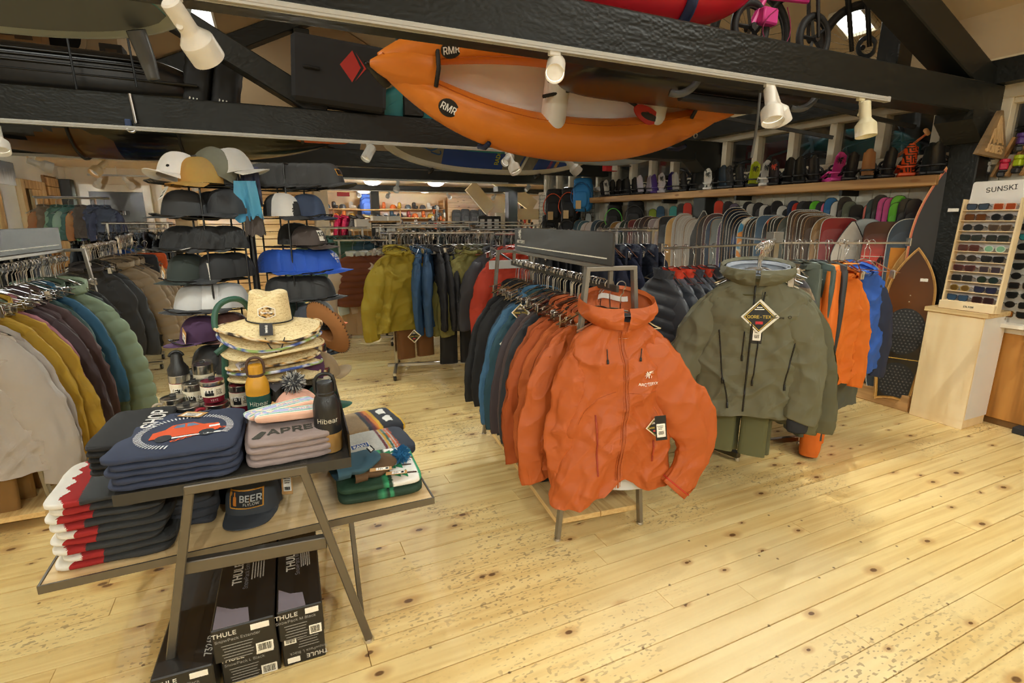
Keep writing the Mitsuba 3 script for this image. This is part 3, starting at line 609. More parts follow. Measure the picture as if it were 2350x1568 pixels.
def hero_rust():
    k = thing('jacket', 'rust orange hooded rain shell at the front end of the middle rack, facing the viewer', 'jacket')
    M = Mt(OX, OY, OZ) @ Mr('z', -16)
    A = Ms(1)
    body = torso(.79, .222, .25, .075, .065, 21, .032, na=150, nr=110, front_drop=.06, zs=-.25, zn=-.15)
    v = body.vertices.copy()
    dn = np.clip((-.5-v[:, 2])/.45, 0, 1)
    v[:, 0] += -.05*dn*(v[:, 0] < 0)+.03*dn*(v[:, 0] > .05)                 # the hem flares, the left half more
    v[:, 2] -= .06*dn*np.clip(-v[:, 0]/.2, 0, 1)
    v[:, 2] += .05*dn*np.exp(-((v[:, 0]-.03)/.07)**2)                        # lifted where the zip opens
    v[:, 1] += -.035*dn*np.clip(-v[:, 0]/.15, -.3, 1)
    body.vertices = v
    part(k, 'body', body, fabric(RUST, .62), True, M)
    g = front_of(body)
    sl = sleeve(1, .222, .70, .10, -.05, .12, .115, .07, .55, 5, .03, na=40, nr=90, zs=-.25, bend=.10, elbow=.8)
    part(k, 'sleeve', sl, fabric(RUST, .62), True, M)
    sr = sleeve(-1, .222, .72, .015, .0, .10, .09, .065, .5, 9, .03, na=40, nr=90, zs=-.25, bend=.03)
    part(k, 'sleeve', sr, fabric(RUST, .62), True, M)
    hd_ = hood(.1, .08, .075, .15, .06, -.165, 3, .02, 110, 30, .1, .03, .035)
    part(k, 'hood', hd_, fabric(RUST, .62), True, M)
    # white storm tape and grey lining inside the hood
    a = np.linspace(.25*PI, .78*PI, 30)
    tp = np.stack([np.stack([np.cos(a)*(.098+.004*j), np.sin(a)*.085+.034, -.055-.024*j+.01*np.cos(3*a)], -1) for j in (0, 1)])
    part(k, 'hood_tape', mk(tp.reshape(-1, 3), gridf(2, 30)), C('#e9e6e2', .6), True, M)
    part(k, 'lining', xf(torso(.12, .07, .11, .05, .05, 2, .004, na=40, nr=14, zs=-.16, zn=-.145), Mt(0, .025, -.005) @ Ms(.9)), C('#4d4f52', .8), True, M)
    part(k, 'hem_lining', xf(torso(.76, .19, .205, .045, .035, 22, .008, na=80, nr=40, zs=-.25, zn=-.15), Mt(.03, .012, -.08)), C('#c9ccd0', .7), True, M)
    zx = lambda z: .012*np.sin(z*9)+.006
    zz = np.linspace(-.2, -.94, 60)
    part(k, 'zipper', strip([(zx(z), z) for z in zz], .009, g, .003), C('#9a4a22', .5), True, M)
    part(k, 'seam', cat([strip([(zx(z)-.012, z) for z in zz], .003, g, .001), strip([(zx(z)+.012, z) for z in zz], .003, g, .001), strip([(.02, -.48), (.21, -.475)], .002, g, .001), strip([(-.03, -.47), (-.1, -.5), (-.17, -.56), (-.2, -.62)], .002, g, .001)]), C('#9f4a1a', .7), True, M)
    for x0, z0, x1, z1 in ((-.118, -.58, -.112, -.86), (.165, -.72, .17, -.83)):
        pz = part(k, 'pocket_zip', strip([(x0, z0), (x1, z1)], .008, g, .003), C('#8f2f1c', .5), True, M)
        part(pz, 'puller', strip([(x0, z0-.03), (x0+.001, z0-.075)], .009, g, .006), C('#a03c1e', .5), True, M)
    for x, z in ((-.075, -.275), (.085, -.275)):
        part(k, 'drawcord', cat([strip([(x, z), (x-.006, z-.045)], .004, g, .004), strip([(x-.006, z-.04), (x-.007, z-.056)], .010, g, .006)]), C('#151517', .5), True, M)
    lg = affinity.translate(bird_logo(.036), .118, -.395)
    part(k, 'emblem', decal(lg, g, .004), C('#f3f0ea', .6), False, M)
    tx = xf(text("ARC'TERYX", .0125, .001, True), Mframe((.118, 0, -.436), (1, 0, 0), (0, 0, 1), (0, -1, 0)))
    part(k, 'lettering', on_front(tx.subdivide_to_size(.01), g, .004), C('#f3f0ea', .6), False, M)
    # cuffs
    for s, m in ((1, sl), (-1, sr)):
        c = m.vertices.reshape(-1, 3)[-41-40*4:-41]; cen = c.mean(0)
        part(k, 'cuff', tube(np.vstack([c[:40], c[:1]])*1.0, .004, 5), C('#b3331d', .6), True, M)
    y = float(g(.15, -.56))
    tg = Mt(*(M @ [.175, y-.03, -.585, 1])[:3]) @ Mr('z', -22) @ Mframe((0, 0, 0), (1, 0, 0), (0, .12, .993), (0, -.993, .12))
    hang_tag(k, tg @ Mt(-.02, -.055, -.004) @ Mr('z', 6), .05, diamond=True)
    hang_tag(k, tg @ Mr('z', 5), .052, .115)
    part(k, 'tag_loop', tube([(.155, y-.005, -.55), (.165, y-.02, -.57), (.172, y-.028, -.587)], .0012, 5), C('#c4602a', .6), True, M)
    add_hanger(M, 'chrome hanger of the front rust orange jacket', None)
hero_rust()
# ---------------------------------------------------------------- hero jacket 2: olive shell on the four-way rack
GX, GY, GZ = 2.315, 1.945, 1.405
OLIVE = '#5c5a45'
def hero_olive():
    k = thing('jacket', 'olive green hooded shell with black zips and a white diamond tag, facing the viewer', 'jacket')
    M = Mt(GX, GY, GZ) @ Mr('z', -47)
    fb = fabric(OLIVE, .7)
    body = torso(.735, .24, .258, .065, .06, 33, .026, na=150, nr=110, front_drop=.05, zs=-.25, zn=-.15)
    part(k, 'body', body, fb, True, M); g = front_of(body)
    sl = sleeve(1, .24, .60, .055, -.05, .11, .092, .07, .48, 15, .028, na=40, nr=90, zs=-.25, bend=.03); part(k, 'sleeve', sl, fb, True, M)
    sr = sleeve(-1, .24, .62, .13, -.07, .105, .09, .07, .48, 19, .028, na=40, nr=90, zs=-.25, bend=.03); part(k, 'sleeve', sr, fb, True, M)
    part(k, 'hood', hood(.105, .08, .06, .115, .06, -.165, 8, .016, 110, 28, .08, .02, .03), fb, True, M)
    part(k, 'lining', hood(.098, .072, .055, .09, .045, -.16, 9, .016, 80, 16, .12, .015, .03), C('#8f97a3', .6), True, M)
    BZ = C('#141514', .35)
    part(k, 'zipper', strip([(-.004, z) for z in np.linspace(-.19, -.87, 60)], .009, g, .003), BZ, True, M)
    part(k, 'hem_lining', xf(torso(.66, .215, .235, .045, .04, 22, .008, na=80, nr=30, zs=-.25, zn=-.15), Mt(0, .01, -.085)), C('#5d5c40', .8), True, M)
    for pts in ([(-.035, -.43), (-.036, -.56)], [(.035, -.48), (.03, -.66), (.026, -.69)], [(-.16, -.43), (-.145, -.53), (-.128, -.66), (-.122, -.69)], [(-.115, -.70), (-.095, -.78), (-.085, -.83)], [(.215, -.43), (.20, -.54), (.185, -.66), (.182, -.70)], [(.045, -.22), (.035, -.3)]):
        z = part(k, 'pocket_zip', strip(pts, .007, g, .003), BZ, True, M)
        part(z, 'puller', strip([pts[-1], (pts[-1][0]+.002, pts[-1][1]-.03)], .011, g, .005), BZ, True, M)
    part(k, 'lettering', on_front(xf(text('norrona', .011, .001, True), Mframe((.115, 0, -.345), (1, 0, 0), (0, 0, 1), (0, -1, 0))).subdivide_to_size(.01), g, .004), BZ, False, M)
    part(k, 'emblem', tube(np.stack([.168+.007*np.cos(np.linspace(0, 6.3, 14)), g(.168+.007*np.cos(np.linspace(0, 6.3, 14)), -.34+.007*np.sin(np.linspace(0, 6.3, 14)))-.003, -.34+.007*np.sin(np.linspace(0, 6.3, 14))], 1), .0012, 5), BZ, True, M)
    for s, m in ((1, sl), (-1, sr)):
        c = m.vertices[-41-40*3:-41-40*2]; cen = c.mean(0)
        part(k, 'cuff', xf(lathe([(.055, 0), (.05, -.06), (.043, -.07), (.03, -.06)], 24), Mt(*cen) @ Ms(1, .6, 1)), C('#23252a', .9), True, M)
    y = float(g(0, -.3))
    tg = M @ Mt(.03, y-.02, -.345) @ Mframe((0, 0, 0), (1, 0, 0), (0, 0, 1), (0, -1, 0)) @ Mr('x', -4)
    hang_tag(k, tg @ Mr('z', 3), .102, diamond=True)
    hang_tag(k, M @ Mt(.025, y-.012, -.36) @ Mframe((0, 0, 0), (1, 0, 0), (0, 0, 1), (0, -1, 0)), .05, .13)
    part(k, 'tag_loop', tube([(.03, y-.004, -.22), (.03, y-.018, -.25)], .0012, 5), BZ, True, M)
    add_hanger(M, 'chrome hanger of the front olive green jacket', None)
hero_olive()
# ---------------------------------------------------------------- racks of clothes
def rail_bar(parent, p0, p1, w=.03, h=.014, mat=None, name='hang_rail'):
    return part(parent, name, bar(p0, p1, h, w, (0, 0, 1), .002), mat or C('#2c2926', .45))
FOOT = mikit.ply(lathe([(0, .012), (.014, .012), (.018, .006), (.018, 0), (0, 0)], 16), None, 40)
BASEW = wood('mat_rack_base', '#dab97f', '#c9a366', 'y', 70, .6)
def a_rack(front, back, wb, wt, H, lab, sign=None, base=True, zr=1.262):
    """a steel rack: two splayed end frames joined by a rail, a wooden base, a dark sign board on top"""
    k = thing('clothes_rack', lab, 'clothes rack')
    f, b = np.array(front, float), np.array(back, float); d = unit(b-f); r = np.array([d[1], -d[0]]); P = lambda o, s, z: np.array([*(o+r*s), z])
    for o in (f, b):
        for s in (-1, 1):
            part(k, 'leg', bar(P(o, s*wb/2, .012), P(o, s*wt/2, H), .02, .034, (*d, 0), .002), STEEL)
            part(k, 'foot', FOOT, CHROME, M=Mt(*P(o, s*wb/2, 0)))
        part(k, 'top_bar', bar(P(o, -wt/2-.01, H), P(o, wt/2+.01, H), .034, .02, (0, 0, 1), .002), STEEL)
        part(k, 'drop_bracket', bar(P(o, 0, H), P(o, 0, zr-.015), .02, .012), STEEL)
    part(k, 'long_bar', bar(P(f, 0, H), P(b, 0, H), .03, .02, (0, 0, 1), .002), STEEL)
    rail_bar(k, P(f-d*.07, 0, zr-.012), P(b+d*.05, 0, zr-.012))
    if sign:
        L0, L1, h = sign
        Mx = Mframe(P(f+d*L0, .0, H+.012), [*d, 0], [0, 0, 1], [*r, 0])
        s = part(k, 'sign_board', rbox(L1-L0, h, .012, .002, ((L1-L0)/2, h/2, 0)), C('#26231f', .5), M=Mx)
        return k, P, d, r, Mx, s
    return k, P, d, r
def base_boards(k, x0, x1, y0, y1, z, split, lab=None, M=None):
    for i in range(len(split)-1):
        a, b = split[i], split[i+1]
        part(k, 'base_board', rbx(x0+(x1-x0)*a+.002, x0+(x1-x0)*b-.002, y0, y1, z-.03, z, .002), BASEW, M=M)
    part(k, 'base_rail', cat([bx(x0+.05, x1-.05, y0+.1, y0+.13, z-.06, z-.03), bx(x0+.05, x1-.05, y1-.13, y1-.1, z-.06, z-.03)]), STEEL, M=M)
rr = random.Random(12)
def run(P0, d, yaw, items, lab_h, grp_h, zr, extra=0, L=1.3, jit=7, thick=.6, hk=None, base={}):
    """items: (offset, style, variant, colour, label, options)"""
    d = np.array(d, float)
    for off, style, v, col, lab, *o in items:
        o = {**base, **(o[0] if o else {})}
        dx = o.pop('dx', 0); y = o.pop('yaw', rr.uniform(-jit, jit)); dz = o.pop('dz', 0)
        p = np.array([P0[0]+d[0]*off+dx*d[1], P0[1]+d[1]*off-dx*d[0], zr+dz])
        garment(p, yaw+y, style, v, col, lab, thick=o.pop('thick', thick), hlab=lab_h, hgroup=grp_h, hanger=dz > -.1, tilt=o.pop('tilt', rr.uniform(-2.5, 2.5)), **o)
    for i in range(extra):
        off = L*(i+.5)/extra+rr.uniform(-.015, .015)
        add_hanger(Mt(P0[0]+d[0]*off, P0[1]+d[1]*off, zr) @ Mr('z', yaw+rr.uniform(-28, 28)) @ Mr('y', rr.uniform(-6, 6)), lab_h, grp_h, rr.choice((0, 1, 1)) if hk is None else hk)
# --- middle rack with the rust orange jackets
k, P, d, r, Mx, s = a_rack((1.398, 1.96), (1.56, 3.34), .467, .235, 1.335, 'steel rack of rust orange and blue shells with a dark sign board on top', (-.02, 1.36, .15))
base_boards(k, -.232, .232, .02, 1.38, .1, (0, .53, 1), M=Mframe((1.398, 1.96, 0), [r[0], r[1], 0], [d[0], d[1], 0], (0, 0, 1)))
MS = Mx @ Mframe((0, 0, -.0065), (-1, 0, 0), (0, 1, 0), (0, 0, -1))
part(s, 'line', box(1.28, .006, .001, (-.69, .03, .0003)), C('#e8e4da', .6), M=MS)
part(s, 'emblem', prism(affinity.translate(bird_logo(.06), -1.27, .105), .001), C('#e8e4da', .6), M=MS)
part(s, 'lettering', text("ARC'TERYX", .02, .001, True, Mt(-1.25, .06, 0)), C('#e8e4da', .6), M=MS)
G = 'hangers of the middle rack'; HL = 'chrome wire hanger on the rail of the middle rack under the dark sign'
nav, blk = '#1d2026', '#17171a'
ru = ['#a9501d', '#a44c1b', '#ad5522', '#9f4819', '#a64e1e', '#944518']
items = [(.10, 'bulky', 0, ru[0], 'rust orange shell directly behind the front one on the middle rack'), (.17, 'bulky', 1, ru[1], 'third rust orange shell from the front of the middle rack'), (.24, 'shell', 2, ru[2], 'fourth rust orange shell from the front of the middle rack'),
    (.32, 'bulky', 2, ru[3], 'fifth rust orange shell from the front of the middle rack'), (.40, 'bulky', 3, ru[5], 'hindmost rust orange shell of the middle rack, next to the dark fleece'),
    (.52, 'fleece', 0, '#292c31', 'dark charcoal fleece beside the rust orange shells'), (.57, 'fleece', 1, '#4a3d3c', 'brown mottled fleece behind the charcoal fleece'), (.62, 'fleece', 2, '#3c3236', 'plum brown fleece behind the mottled one'),
    (.74, 'shell', 0, '#244551', 'dark teal shell with diamond tags on the middle rack', {'s': 1.03}), (.84, 'bulky', 4, '#39607f', 'steel blue shell on the middle rack', {'s': .98}), (.93, 'shell', 1, '#2b4a63', 'slate blue shell behind the steel blue one'),
    (1.02, 'long', 0, nav, 'long black coat near the back of the middle rack'), (1.10, 'shell', 3, blk, 'black shell near the back of the middle rack'), (1.18, 'shell', 4, nav, 'dark navy shell near the back of the middle rack'), (1.27, 'shell', 5, blk, 'black shell at the back end of the middle rack')]
run((1.398, 1.96), d, -7, items, HL, G, 1.262, 34, 1.34, jit=6)
low = [(.42, 'pants', 0, '#23282b', 'dark grey trousers hanging low behind the rust orange shells'), (.5, 'pants', 1, '#1b1f22', 'black trousers hanging low on the middle rack'), (.66, 'pants', 2, '#202326', 'charcoal trousers under the fleeces of the middle rack'), (.95, 'pants', 3, '#6b675f', 'grey trousers under the blue shells'), (1.06, 'pants', 4, blk, 'black trousers under the blue shells'), (1.2, 'pants', 0, blk, 'black trousers at the back of the middle rack')]
run((1.398, 1.96), d, -7, low, HL, G, 1.262, jit=5, thick=.8, base={'s': .78, 'drop': .34})
# --- left rack with grey, mustard, plum and green jackets
k, P, d, r, Mx, s = a_rack((-1.39, 3.28), (-1.34, 4.8), .47, .24, 1.335, 'steel rack at far left holding grey, mustard and green jackets', (-.3, 1.5, .15), zr=1.285)
base_boards(k, -.232, .232, -.1, 1.52, .1, (0, .5, 1), M=Mframe((-1.39, 3.28, 0), [r[0], r[1], 0], [d[0], d[1], 0], (0, 0, 1)))
part(s, 'line', box(1.7, .006, .001, (-.9, .03, .0003)), C('#bdb9b0', .6), M=Mx @ Mframe((0, 0, .0065), (-1, 0, 0), (0, 1, 0), (0, 0, 1)))
G = 'hangers of the left rack'; HL = 'chrome wire hanger on the rail of the left rack'
mu = ['#9c7a1e', '#96741a', '#a07e24']
items = [(-.12, 'bulky', 0, '#9a9189', 'light grey shell at the front of the left rack', {'s': 1.06, 'yaw': 2}), (-.02, 'bulky', 1, '#958c85', 'second light grey shell of the left rack', {'s': 1.06}),
    (.12, 'bulky', 2, mu[0], 'front mustard yellow shell of the left rack', {'s': 1.05}), (.24, 'bulky', 3, mu[1], 'mustard yellow shell with wide sleeve, hindmost of its pair', {'s': 1.08}), (.33, 'shell', 1, '#8d5a63', 'dusty pink shell showing as a thin edge behind the mustard ones', {'s': 1.08}),
    (.42, 'shell', 2, '#332428', 'front dark plum shell of the left rack', {'s': 1.08}), (.52, 'bulky', 4, '#3a282b', 'second dark plum shell of the left rack'), (.62, 'shell', 4, '#412c2c', 'third plum brown shell of the left rack', {'s': 1.05}),
    (.74, 'shell', 0, '#2c4443', 'dark teal shell of the left rack'), (.86, 'shell', 5, '#1d4a66', 'petrol blue shell between the teal one and the green puffers'), (.98, 'puffer', 0, '#3b4a3b', 'dark green down jacket of the left rack', {'s': 1.08}), (1.10, 'puffer', 1, '#71806a', 'sage green quilted down jacket of the left rack', {'s': 1.2, 'dx': .07}),
    (1.22, 'long', 1, '#2c3430', 'long dark green grey coat behind the sage down jacket', {'s': 1.1}), (1.32, 'long', 2, '#18181a', 'black coat at the back of the left rack')]
run((-1.39, 3.28), d, -2, items, HL, G, 1.285, 36, 1.5, jit=6, thick=.8)
low = [(-.02, 'pants', 0, '#7b5a2e', 'tan trousers hanging low at the front of the left rack'), (.1, 'pants', 1, '#8a6533', 'brown trousers hanging low on the left rack'), (.22, 'pants', 2, '#7f5c30', 'khaki brown trousers under the mustard shells'), (.34, 'pants', 3, '#b5766a', 'dusty pink trousers hanging low on the left rack'), (.46, 'pants', 4, '#54242d', 'maroon trousers hanging low on the left rack'), (.56, 'pants', 0, '#b06f63', 'second pair of dusty pink trousers on the left rack'), (.7, 'pants', 1, '#1a1a1c', 'front black trousers under the plum shells'), (.82, 'pants', 2, '#161618', 'second black trousers under the plum shells'), (.94, 'pants', 3, '#1c1b1d', 'hindmost black trousers of the left rack')]
run((-1.39, 3.28), d, -2, low, HL, G, 1.285, jit=5, thick=.8, base={'s': .8, 'drop': .33})
# --- second left rack: black shell, tan down jackets
def t_rack(x, y, x1, y1, H, lab, base=.5, mat=None):
    k = thing('clothes_rack', lab, 'clothes rack'); a, b = np.array([x, y]), np.array([x1, y1]); d = unit(b-a); r = np.array([d[1], -d[0]])
    for o in (a, b):
        q = o+(b-a)*.08*(1 if o is a else -1)
        part(k, 'upright', bar((*q, .08), (*q, H), .026, None, (0, 0, 1), .002), mat or CHROME)
        part(k, 'foot_bar', bar((*(q-r*base/2), .07), (*(q+r*base/2), .07), .03, .03, (0, 0, 1), .002), mat or CHROME)
        for s in (-1, 1): part(k, 'caster', xf(lathe([(0, -.012), (.024, -.012), (.028, -.006), (.028, .006), (.024, .012), (0, .012)], 16), Mt(*(q+r*s*base*.46), .028) @ Mr('y', 90)), C('#2b2b2b', .4))
    part(k, 'base_bar', bar((*a, .07), (*b, .07), .03, .03, (0, 0, 1), .002), mat or CHROME)
    part(k, 'hang_rail', tube([(*a, H), (*b, H)], .013, 10), mat or CHROME)
    return k, d
k, d = t_rack(-1.33, 5.25, -1.38, 6.5, 1.33, 'chrome rack of black and tan jackets behind the left rack')
G = 'hangers of the tan jacket rack'; HL = 'chrome hanger on the rack of tan down jackets'
tn = ['#84735d', '#8a7962', '#7f6e59', '#8d7c66', '#86755f']
items = [(.0, 'shell', 3, '#232325', 'black shell with an orange collar edge at the front of the tan jacket rack', {'s': .95, 'colors': {'hood': '#2c2624'}}), (.1, 'shell', 1, '#2b2d30', 'charcoal shell behind the black one on the tan jacket rack')]
items += [(.26+.14*i, 'puffer', i % 2, tn[i], ('first', 'second', 'third', 'fourth', 'fifth')[i]+' tan quilted down jacket from the front of its rack', {'s': .98, 'dx': .14+.02*i}) for i in range(5)]
items += [(.95, 'shell', 2, '#2a4e86', 'blue shell at the back of the tan jacket rack'), (1.1, 'shell', 4, '#2b5290', 'bright blue shell behind the tan down jackets')]
run((-1.33, 5.25), d, 4, items, HL, G, 1.33, 22, 1.2, jit=6, thick=.9)
garment((-1.08, 6.15, 1.33), 10, 'pants', 1, '#c2511c', 'bright orange trousers below the tan down jackets', 'pants', hlab=HL, hgroup=G, s=.82)
garment((-1.12, 5.9, 1.33), 8, 'pants', 2, '#1b1e27', 'black trousers below the tan down jackets', 'pants', hlab=HL, hgroup=G, s=.84)
# --- third left rack: blue and green shells
k, d = t_rack(-1.42, 6.75, -1.56, 8.2, 1.36, 'chrome rack of blue and green shells in front of the dark door')
G = 'hangers of the blue shell rack'; HL = 'chrome hanger on the rack of blue shells'
bl = ['#2d5594', '#30599b', '#3a7a4c', '#2a4f8a', '#315c9c', '#1f2f52']
nm = ['blue shell at the front of the blue shell rack', 'second blue shell of the blue shell rack', 'green shell between the blue ones', 'blue shell behind the green one', 'fifth shell, bright blue, of the blue shell rack', 'navy shell at the back of the blue shell rack']
run((-1.42, 6.75), d, 6, [(.05+.17*i, 'bulky' if i % 2 else 'shell', i, bl[i], nm[i], {'s': 1.04}) for i in range(6)], HL, G, 1.36, 26, 1.4, thick=.9)
# --- dark racks with dense hangers before the back wall
for j, (x0, x1, y, H, n) in enumerate(((-2.5, -1.0, 9.3, 1.42, 30), (-2.9, -2.0, 6.6, 1.38, 16), (-1.95, -1.15, 8.6, 1.5, 18))):
    k, d = t_rack(x0, y, x1, y, H, ('long chrome rack of dark trousers before the restroom door', 'chrome rack of dark jackets at far left', 'chrome rack of black shells before the restroom door')[j])
    cols = ['#1b1c20', '#22242a', '#2a2b2e', '#1d2733', '#31343a', '#26222a']
    G = f'hangers of the dark racks at the back left'; HL = 'chrome hanger on a rail of dark clothes at the back left'
    its = [((x1-x0)*(i+.5)/9, ('shell', 'fleece', 'pants')[i % 3], i % 5, cols[i % 6], ['dark shell', 'dark fleece', 'dark trousers'][i % 3]+' hanging on the '+('long rack before the restroom door', 'rack at far left', 'rack of black shells')[j], {'group': 'dark clothes on the back left racks', 'cat_': ['jacket', 'jacket', 'pants'][i % 3]}) for i in range(9)]
    run((x0, y), (1, 0), 90, its, HL, G, H, n, x1-x0, thick=.8)
# --- children's rack
k = thing('clothes_rack', 'wall-side chrome rack of small patterned children clothes', 'clothes rack')
for x in (-2.62, -1.95): part(k, 'arm', tube([(x-.25, 9.6, 1.86), (x, 9.0, 1.83)], .011, 8), CHROME)
part(k, 'hang_rail', tube([(-2.7, 9.0, 1.83), (-1.9, 9.0, 1.83)], .012, 8), CHROME); part(k, 'upright', tube([(-2.87, 9.6, .05), (-2.87, 9.6, 1.86)], .014, 8), CHROME); part(k, 'upright', tube([(-2.2, 9.6, .05), (-2.2, 9.6, 1.86)], .014, 8), CHROME); part(k, 'foot_bar', bx(-2.9, -2.1, 9.4, 9.8, .02, .05), CHROME); part(k, 'back_bar', bar((-2.9, 9.6, 1.86), (-2.17, 9.6, 1.86), .02), CHROME)
pat = [('#5d4a38', '#8a4f2b'), ('#31483c', '#5d7e62'), ('#2e4d45', '#6f9270'), ('#41352c', '#a35d33'), ('#2a2f3f', '#454b66'), ('#1e2230', '#2c2f45')]
for i, (a, b) in enumerate(pat):
    garment((-2.62+.13*i, 9.0, 1.83), 15+rr.uniform(-15, 15), 'shell', i % 6, a, ('small brown', 'small dark green', 'small mint and green', 'small brown and rust', 'small navy', 'small dark navy')[i]+' patterned child jacket on the wall-side rack', s=.58, colors={'sleeve': b}, hlab='small chrome hanger on the rack of children clothes', hgroup='hangers of the children rack')
# --- four-way rack with the olive jackets
FWc = (2.93, 2.36)
k = thing('clothes_rack', 'chrome four-way rack with the olive jackets, grey puffers and orange suits', 'clothes rack')
part(k, 'post', bx(FWc[0]-.022, FWc[0]+.022, FWc[1]-.022, FWc[1]+.022, .04, 1.46), CHROME)
def arm(name, a, b, z0, z1): part(k, name, bar((*a, z0), (*b, z1), .024, .012, (0, 0, 1), .002), CHROME)
arm('arm', FWc, (2.1, 2.45), 1.40, 1.385); arm('arm', (FWc[0], FWc[1]), (3.72, 2.01), 1.405, 1.405); arm('arm', FWc, (2.36, 1.98), 1.43, 1.4); arm('arm', FWc, (3.2, 2.9), 1.42, 1.42)
for q, w in (((2.095, 2.45, 1.39), 0), ((3.725, 2.01, 1.41), 0)): part(k, 'end_stop', rbox(.05 if w else .012, .012 if w else .03, .05, .002, q), CHROME)
part(k, 'bracket', rbox(.09, .06, .07, .003, (*FWc, 1.44)), STEEL)
DST = C('#55534e', .35, 1)
part(k, 'foot_bar', bar((2.675, 2.24, .045), (2.6, 2.62, .045), .045, .04, (0, 0, 1), .003), DST)
part(k, 'foot_bar', bar((2.65, 2.38, .05), (3.3, 2.25, .05), .035, .035, (0, 0, 1), .003), CHROME)
part(k, 'post_base', rbox(.07, .07, .1, .004, (FWc[0], FWc[1]-.02, .06)), DST)
for x, y in ((2.68, 2.255), (2.605, 2.6), (3.28, 2.255)): part(k, 'foot', FOOT, CHROME, M=Mt(x, y, 0) @ Ms(1, 1, 2))
dA = unit(np.array([FWc[0]-GX, FWc[1]-GY]))
G, HL = 'hangers of the four-way rack', 'chrome hanger on an arm of the four-way rack'
o2 = ['#57553c', '#53513c', '#5b5940', '#4f4e3a']
run((GX, GY), dA, -47, [(.07, 'shell', 0, o2[0], 'olive shell directly behind the front olive jacket', {'s': 1.08}), (.14, 'shell', 2, o2[1], 'third olive shell on the front arm of the four-way rack', {'s': 1.08}), (.24, 'shell', 4, o2[3], 'hindmost olive shell on the front arm of the four-way rack', {'s': 1.06}), (.32, 'shell', 3, '#3d4637', 'dark camouflage green jacket behind the olive shells')], HL, G, 1.41, 14, .5, thick=.8)
run((GX, GY), dA, -47, [(.05, 'pants', 0, '#595a3b', 'front olive trousers showing below the olive jackets'), (.13, 'pants', 1, '#52533a', 'second olive trousers showing below the olive jackets'), (.25, 'pants', 2, '#3d4a42', 'grey green trousers below the olive jackets')], HL, G, 1.38, thick=1.2, jit=5, base={'s': .80, 'drop': .27})
dL = np.array([-1., .02])
gp = ['#3a3d43', '#43474f', '#3d4046', '#4a4f59', '#34363a', '#3f4349']
run((2.13, 2.46), -dL, 82, [(.01+.075*i, 'vestpuff', i, gp[i], ('outermost', 'second', 'third', 'fourth', 'fifth', 'innermost')[i]+' dark grey insulated jacket on the left arm of the four-way rack', {'s': 1.0, 'colors': {'collar': '#c9402a'} if i in (1, 2, 4) else {}, 'rough': .45}) for i in range(6)], HL, G, 1.385, 0, jit=6, thick=.65)
dR = unit(np.array([3.6-FWc[0], 2.05-FWc[1]]))
k2 = [(.1, 'fleece', 2, 'PLAID', 'brown plaid flannel shirt on the right arm of the four-way rack', {'s': 1.02}), (.19, 'pants', 0, '#474b40', 'grey green trousers beside the plaid shirt', {'s': 1.1}), (.27, 'pants', 3, '#3f4a45', 'dark green trousers beside the plaid shirt', {'s': 1.1}), (.36, 'pants', 2, '#2f3133', 'charcoal trousers on the right arm of the four-way rack', {'s': 1.1})]
def f_plaid(p, n, uv):
    a = smoothstep(.35, .5, dr.abs(2*(p.x*9-dr.floor(p.x*9))-1)); b = smoothstep(.35, .5, dr.abs(2*(p.z*9-dr.floor(p.z*9))-1))
    return mix(lin('#2a2527'), lin('#8d7350'), (a+b)*.45)
bsdf('mat_plaid', {'type': 'principled', 'base_color': proc(f_plaid), 'roughness': .9})
_C = C
def C(c, *a, **kw): return 'mat_plaid' if c == 'PLAID' else _C(c, *a, **kw)
run(FWc, dR, 68, k2, HL, G, 1.405, 7, .68, thick=.7)
ORG = '#cf6a1c'
def side_hung(pos, yaw, style, v, col, lab, **kw): return garment(pos, yaw, style, v, col, lab, hlab=HL, hgroup=G, **kw)
pR = lambda t: (FWc[0]+dR[0]*t, FWc[1]+dR[1]*t, 1.405)
side_hung(pR(.46), 4, 'bulky', 1, ORG, 'bright orange hooded shell on the right arm of the four-way rack', s=1.0, thick=1.2, drop=.06)
side_hung(pR(.42), 30, 'pants', 1, '#cb6418', 'bright orange bib trousers behind the orange shell', cat_='pants', s=1.22, thick=1.6)
side_hung((3.70, 2.26, 1.40), -4, 'bulky', 4, '#2b55a8', 'blue shell with dark navy sleeves, hanging right of the orange shell', s=.98, colors={'sleeve': '#1e2740'}, drop=.06)
side_hung((3.66, 2.36, 1.36), -2, 'long', 2, '#55594f', 'grey green coat showing below the blue shell', s=1.02, drop=.1)
# --- navy trousers rack
k, d = t_rack(2.32, 3.45, 2.86, 3.4, 1.47, 'chrome rack of navy shells behind the dark sign board')
G, HL = 'hangers of the navy rack', 'chrome hanger on the rail of navy shells'
nv = ['#23293c', '#262c44', '#1f2536', '#272e48', '#222840', '#1d2333', '#252b40', '#202638']
run((2.32, 3.45), d, 84, [(.03+.068*i, 'shell' if i % 2 else 'pants', i, nv[i], ('first', 'second', 'third', 'fourth', 'fifth', 'sixth', 'seventh', 'eighth')[i]+' navy garment from the left on the navy rack', {'cat_': 'jacket' if i % 2 else 'pants'}) for i in range(8)], HL, G, 1.47, 8, .5, thick=.75)
run((1.95, 3.75), (1, 0), 85, [(.05+.06*i, 'pants', i, '#1b1d24', 'black trousers hanging left of the navy shells', {'group': 'black trousers beside the navy rack', 'cat_': 'pants'}) for i in range(5)], HL, G, 1.45, 10, .35)
k, d = t_rack(1.9, 3.75, 2.35, 3.75, 1.45, 'chrome rack of black trousers beside the navy rack')
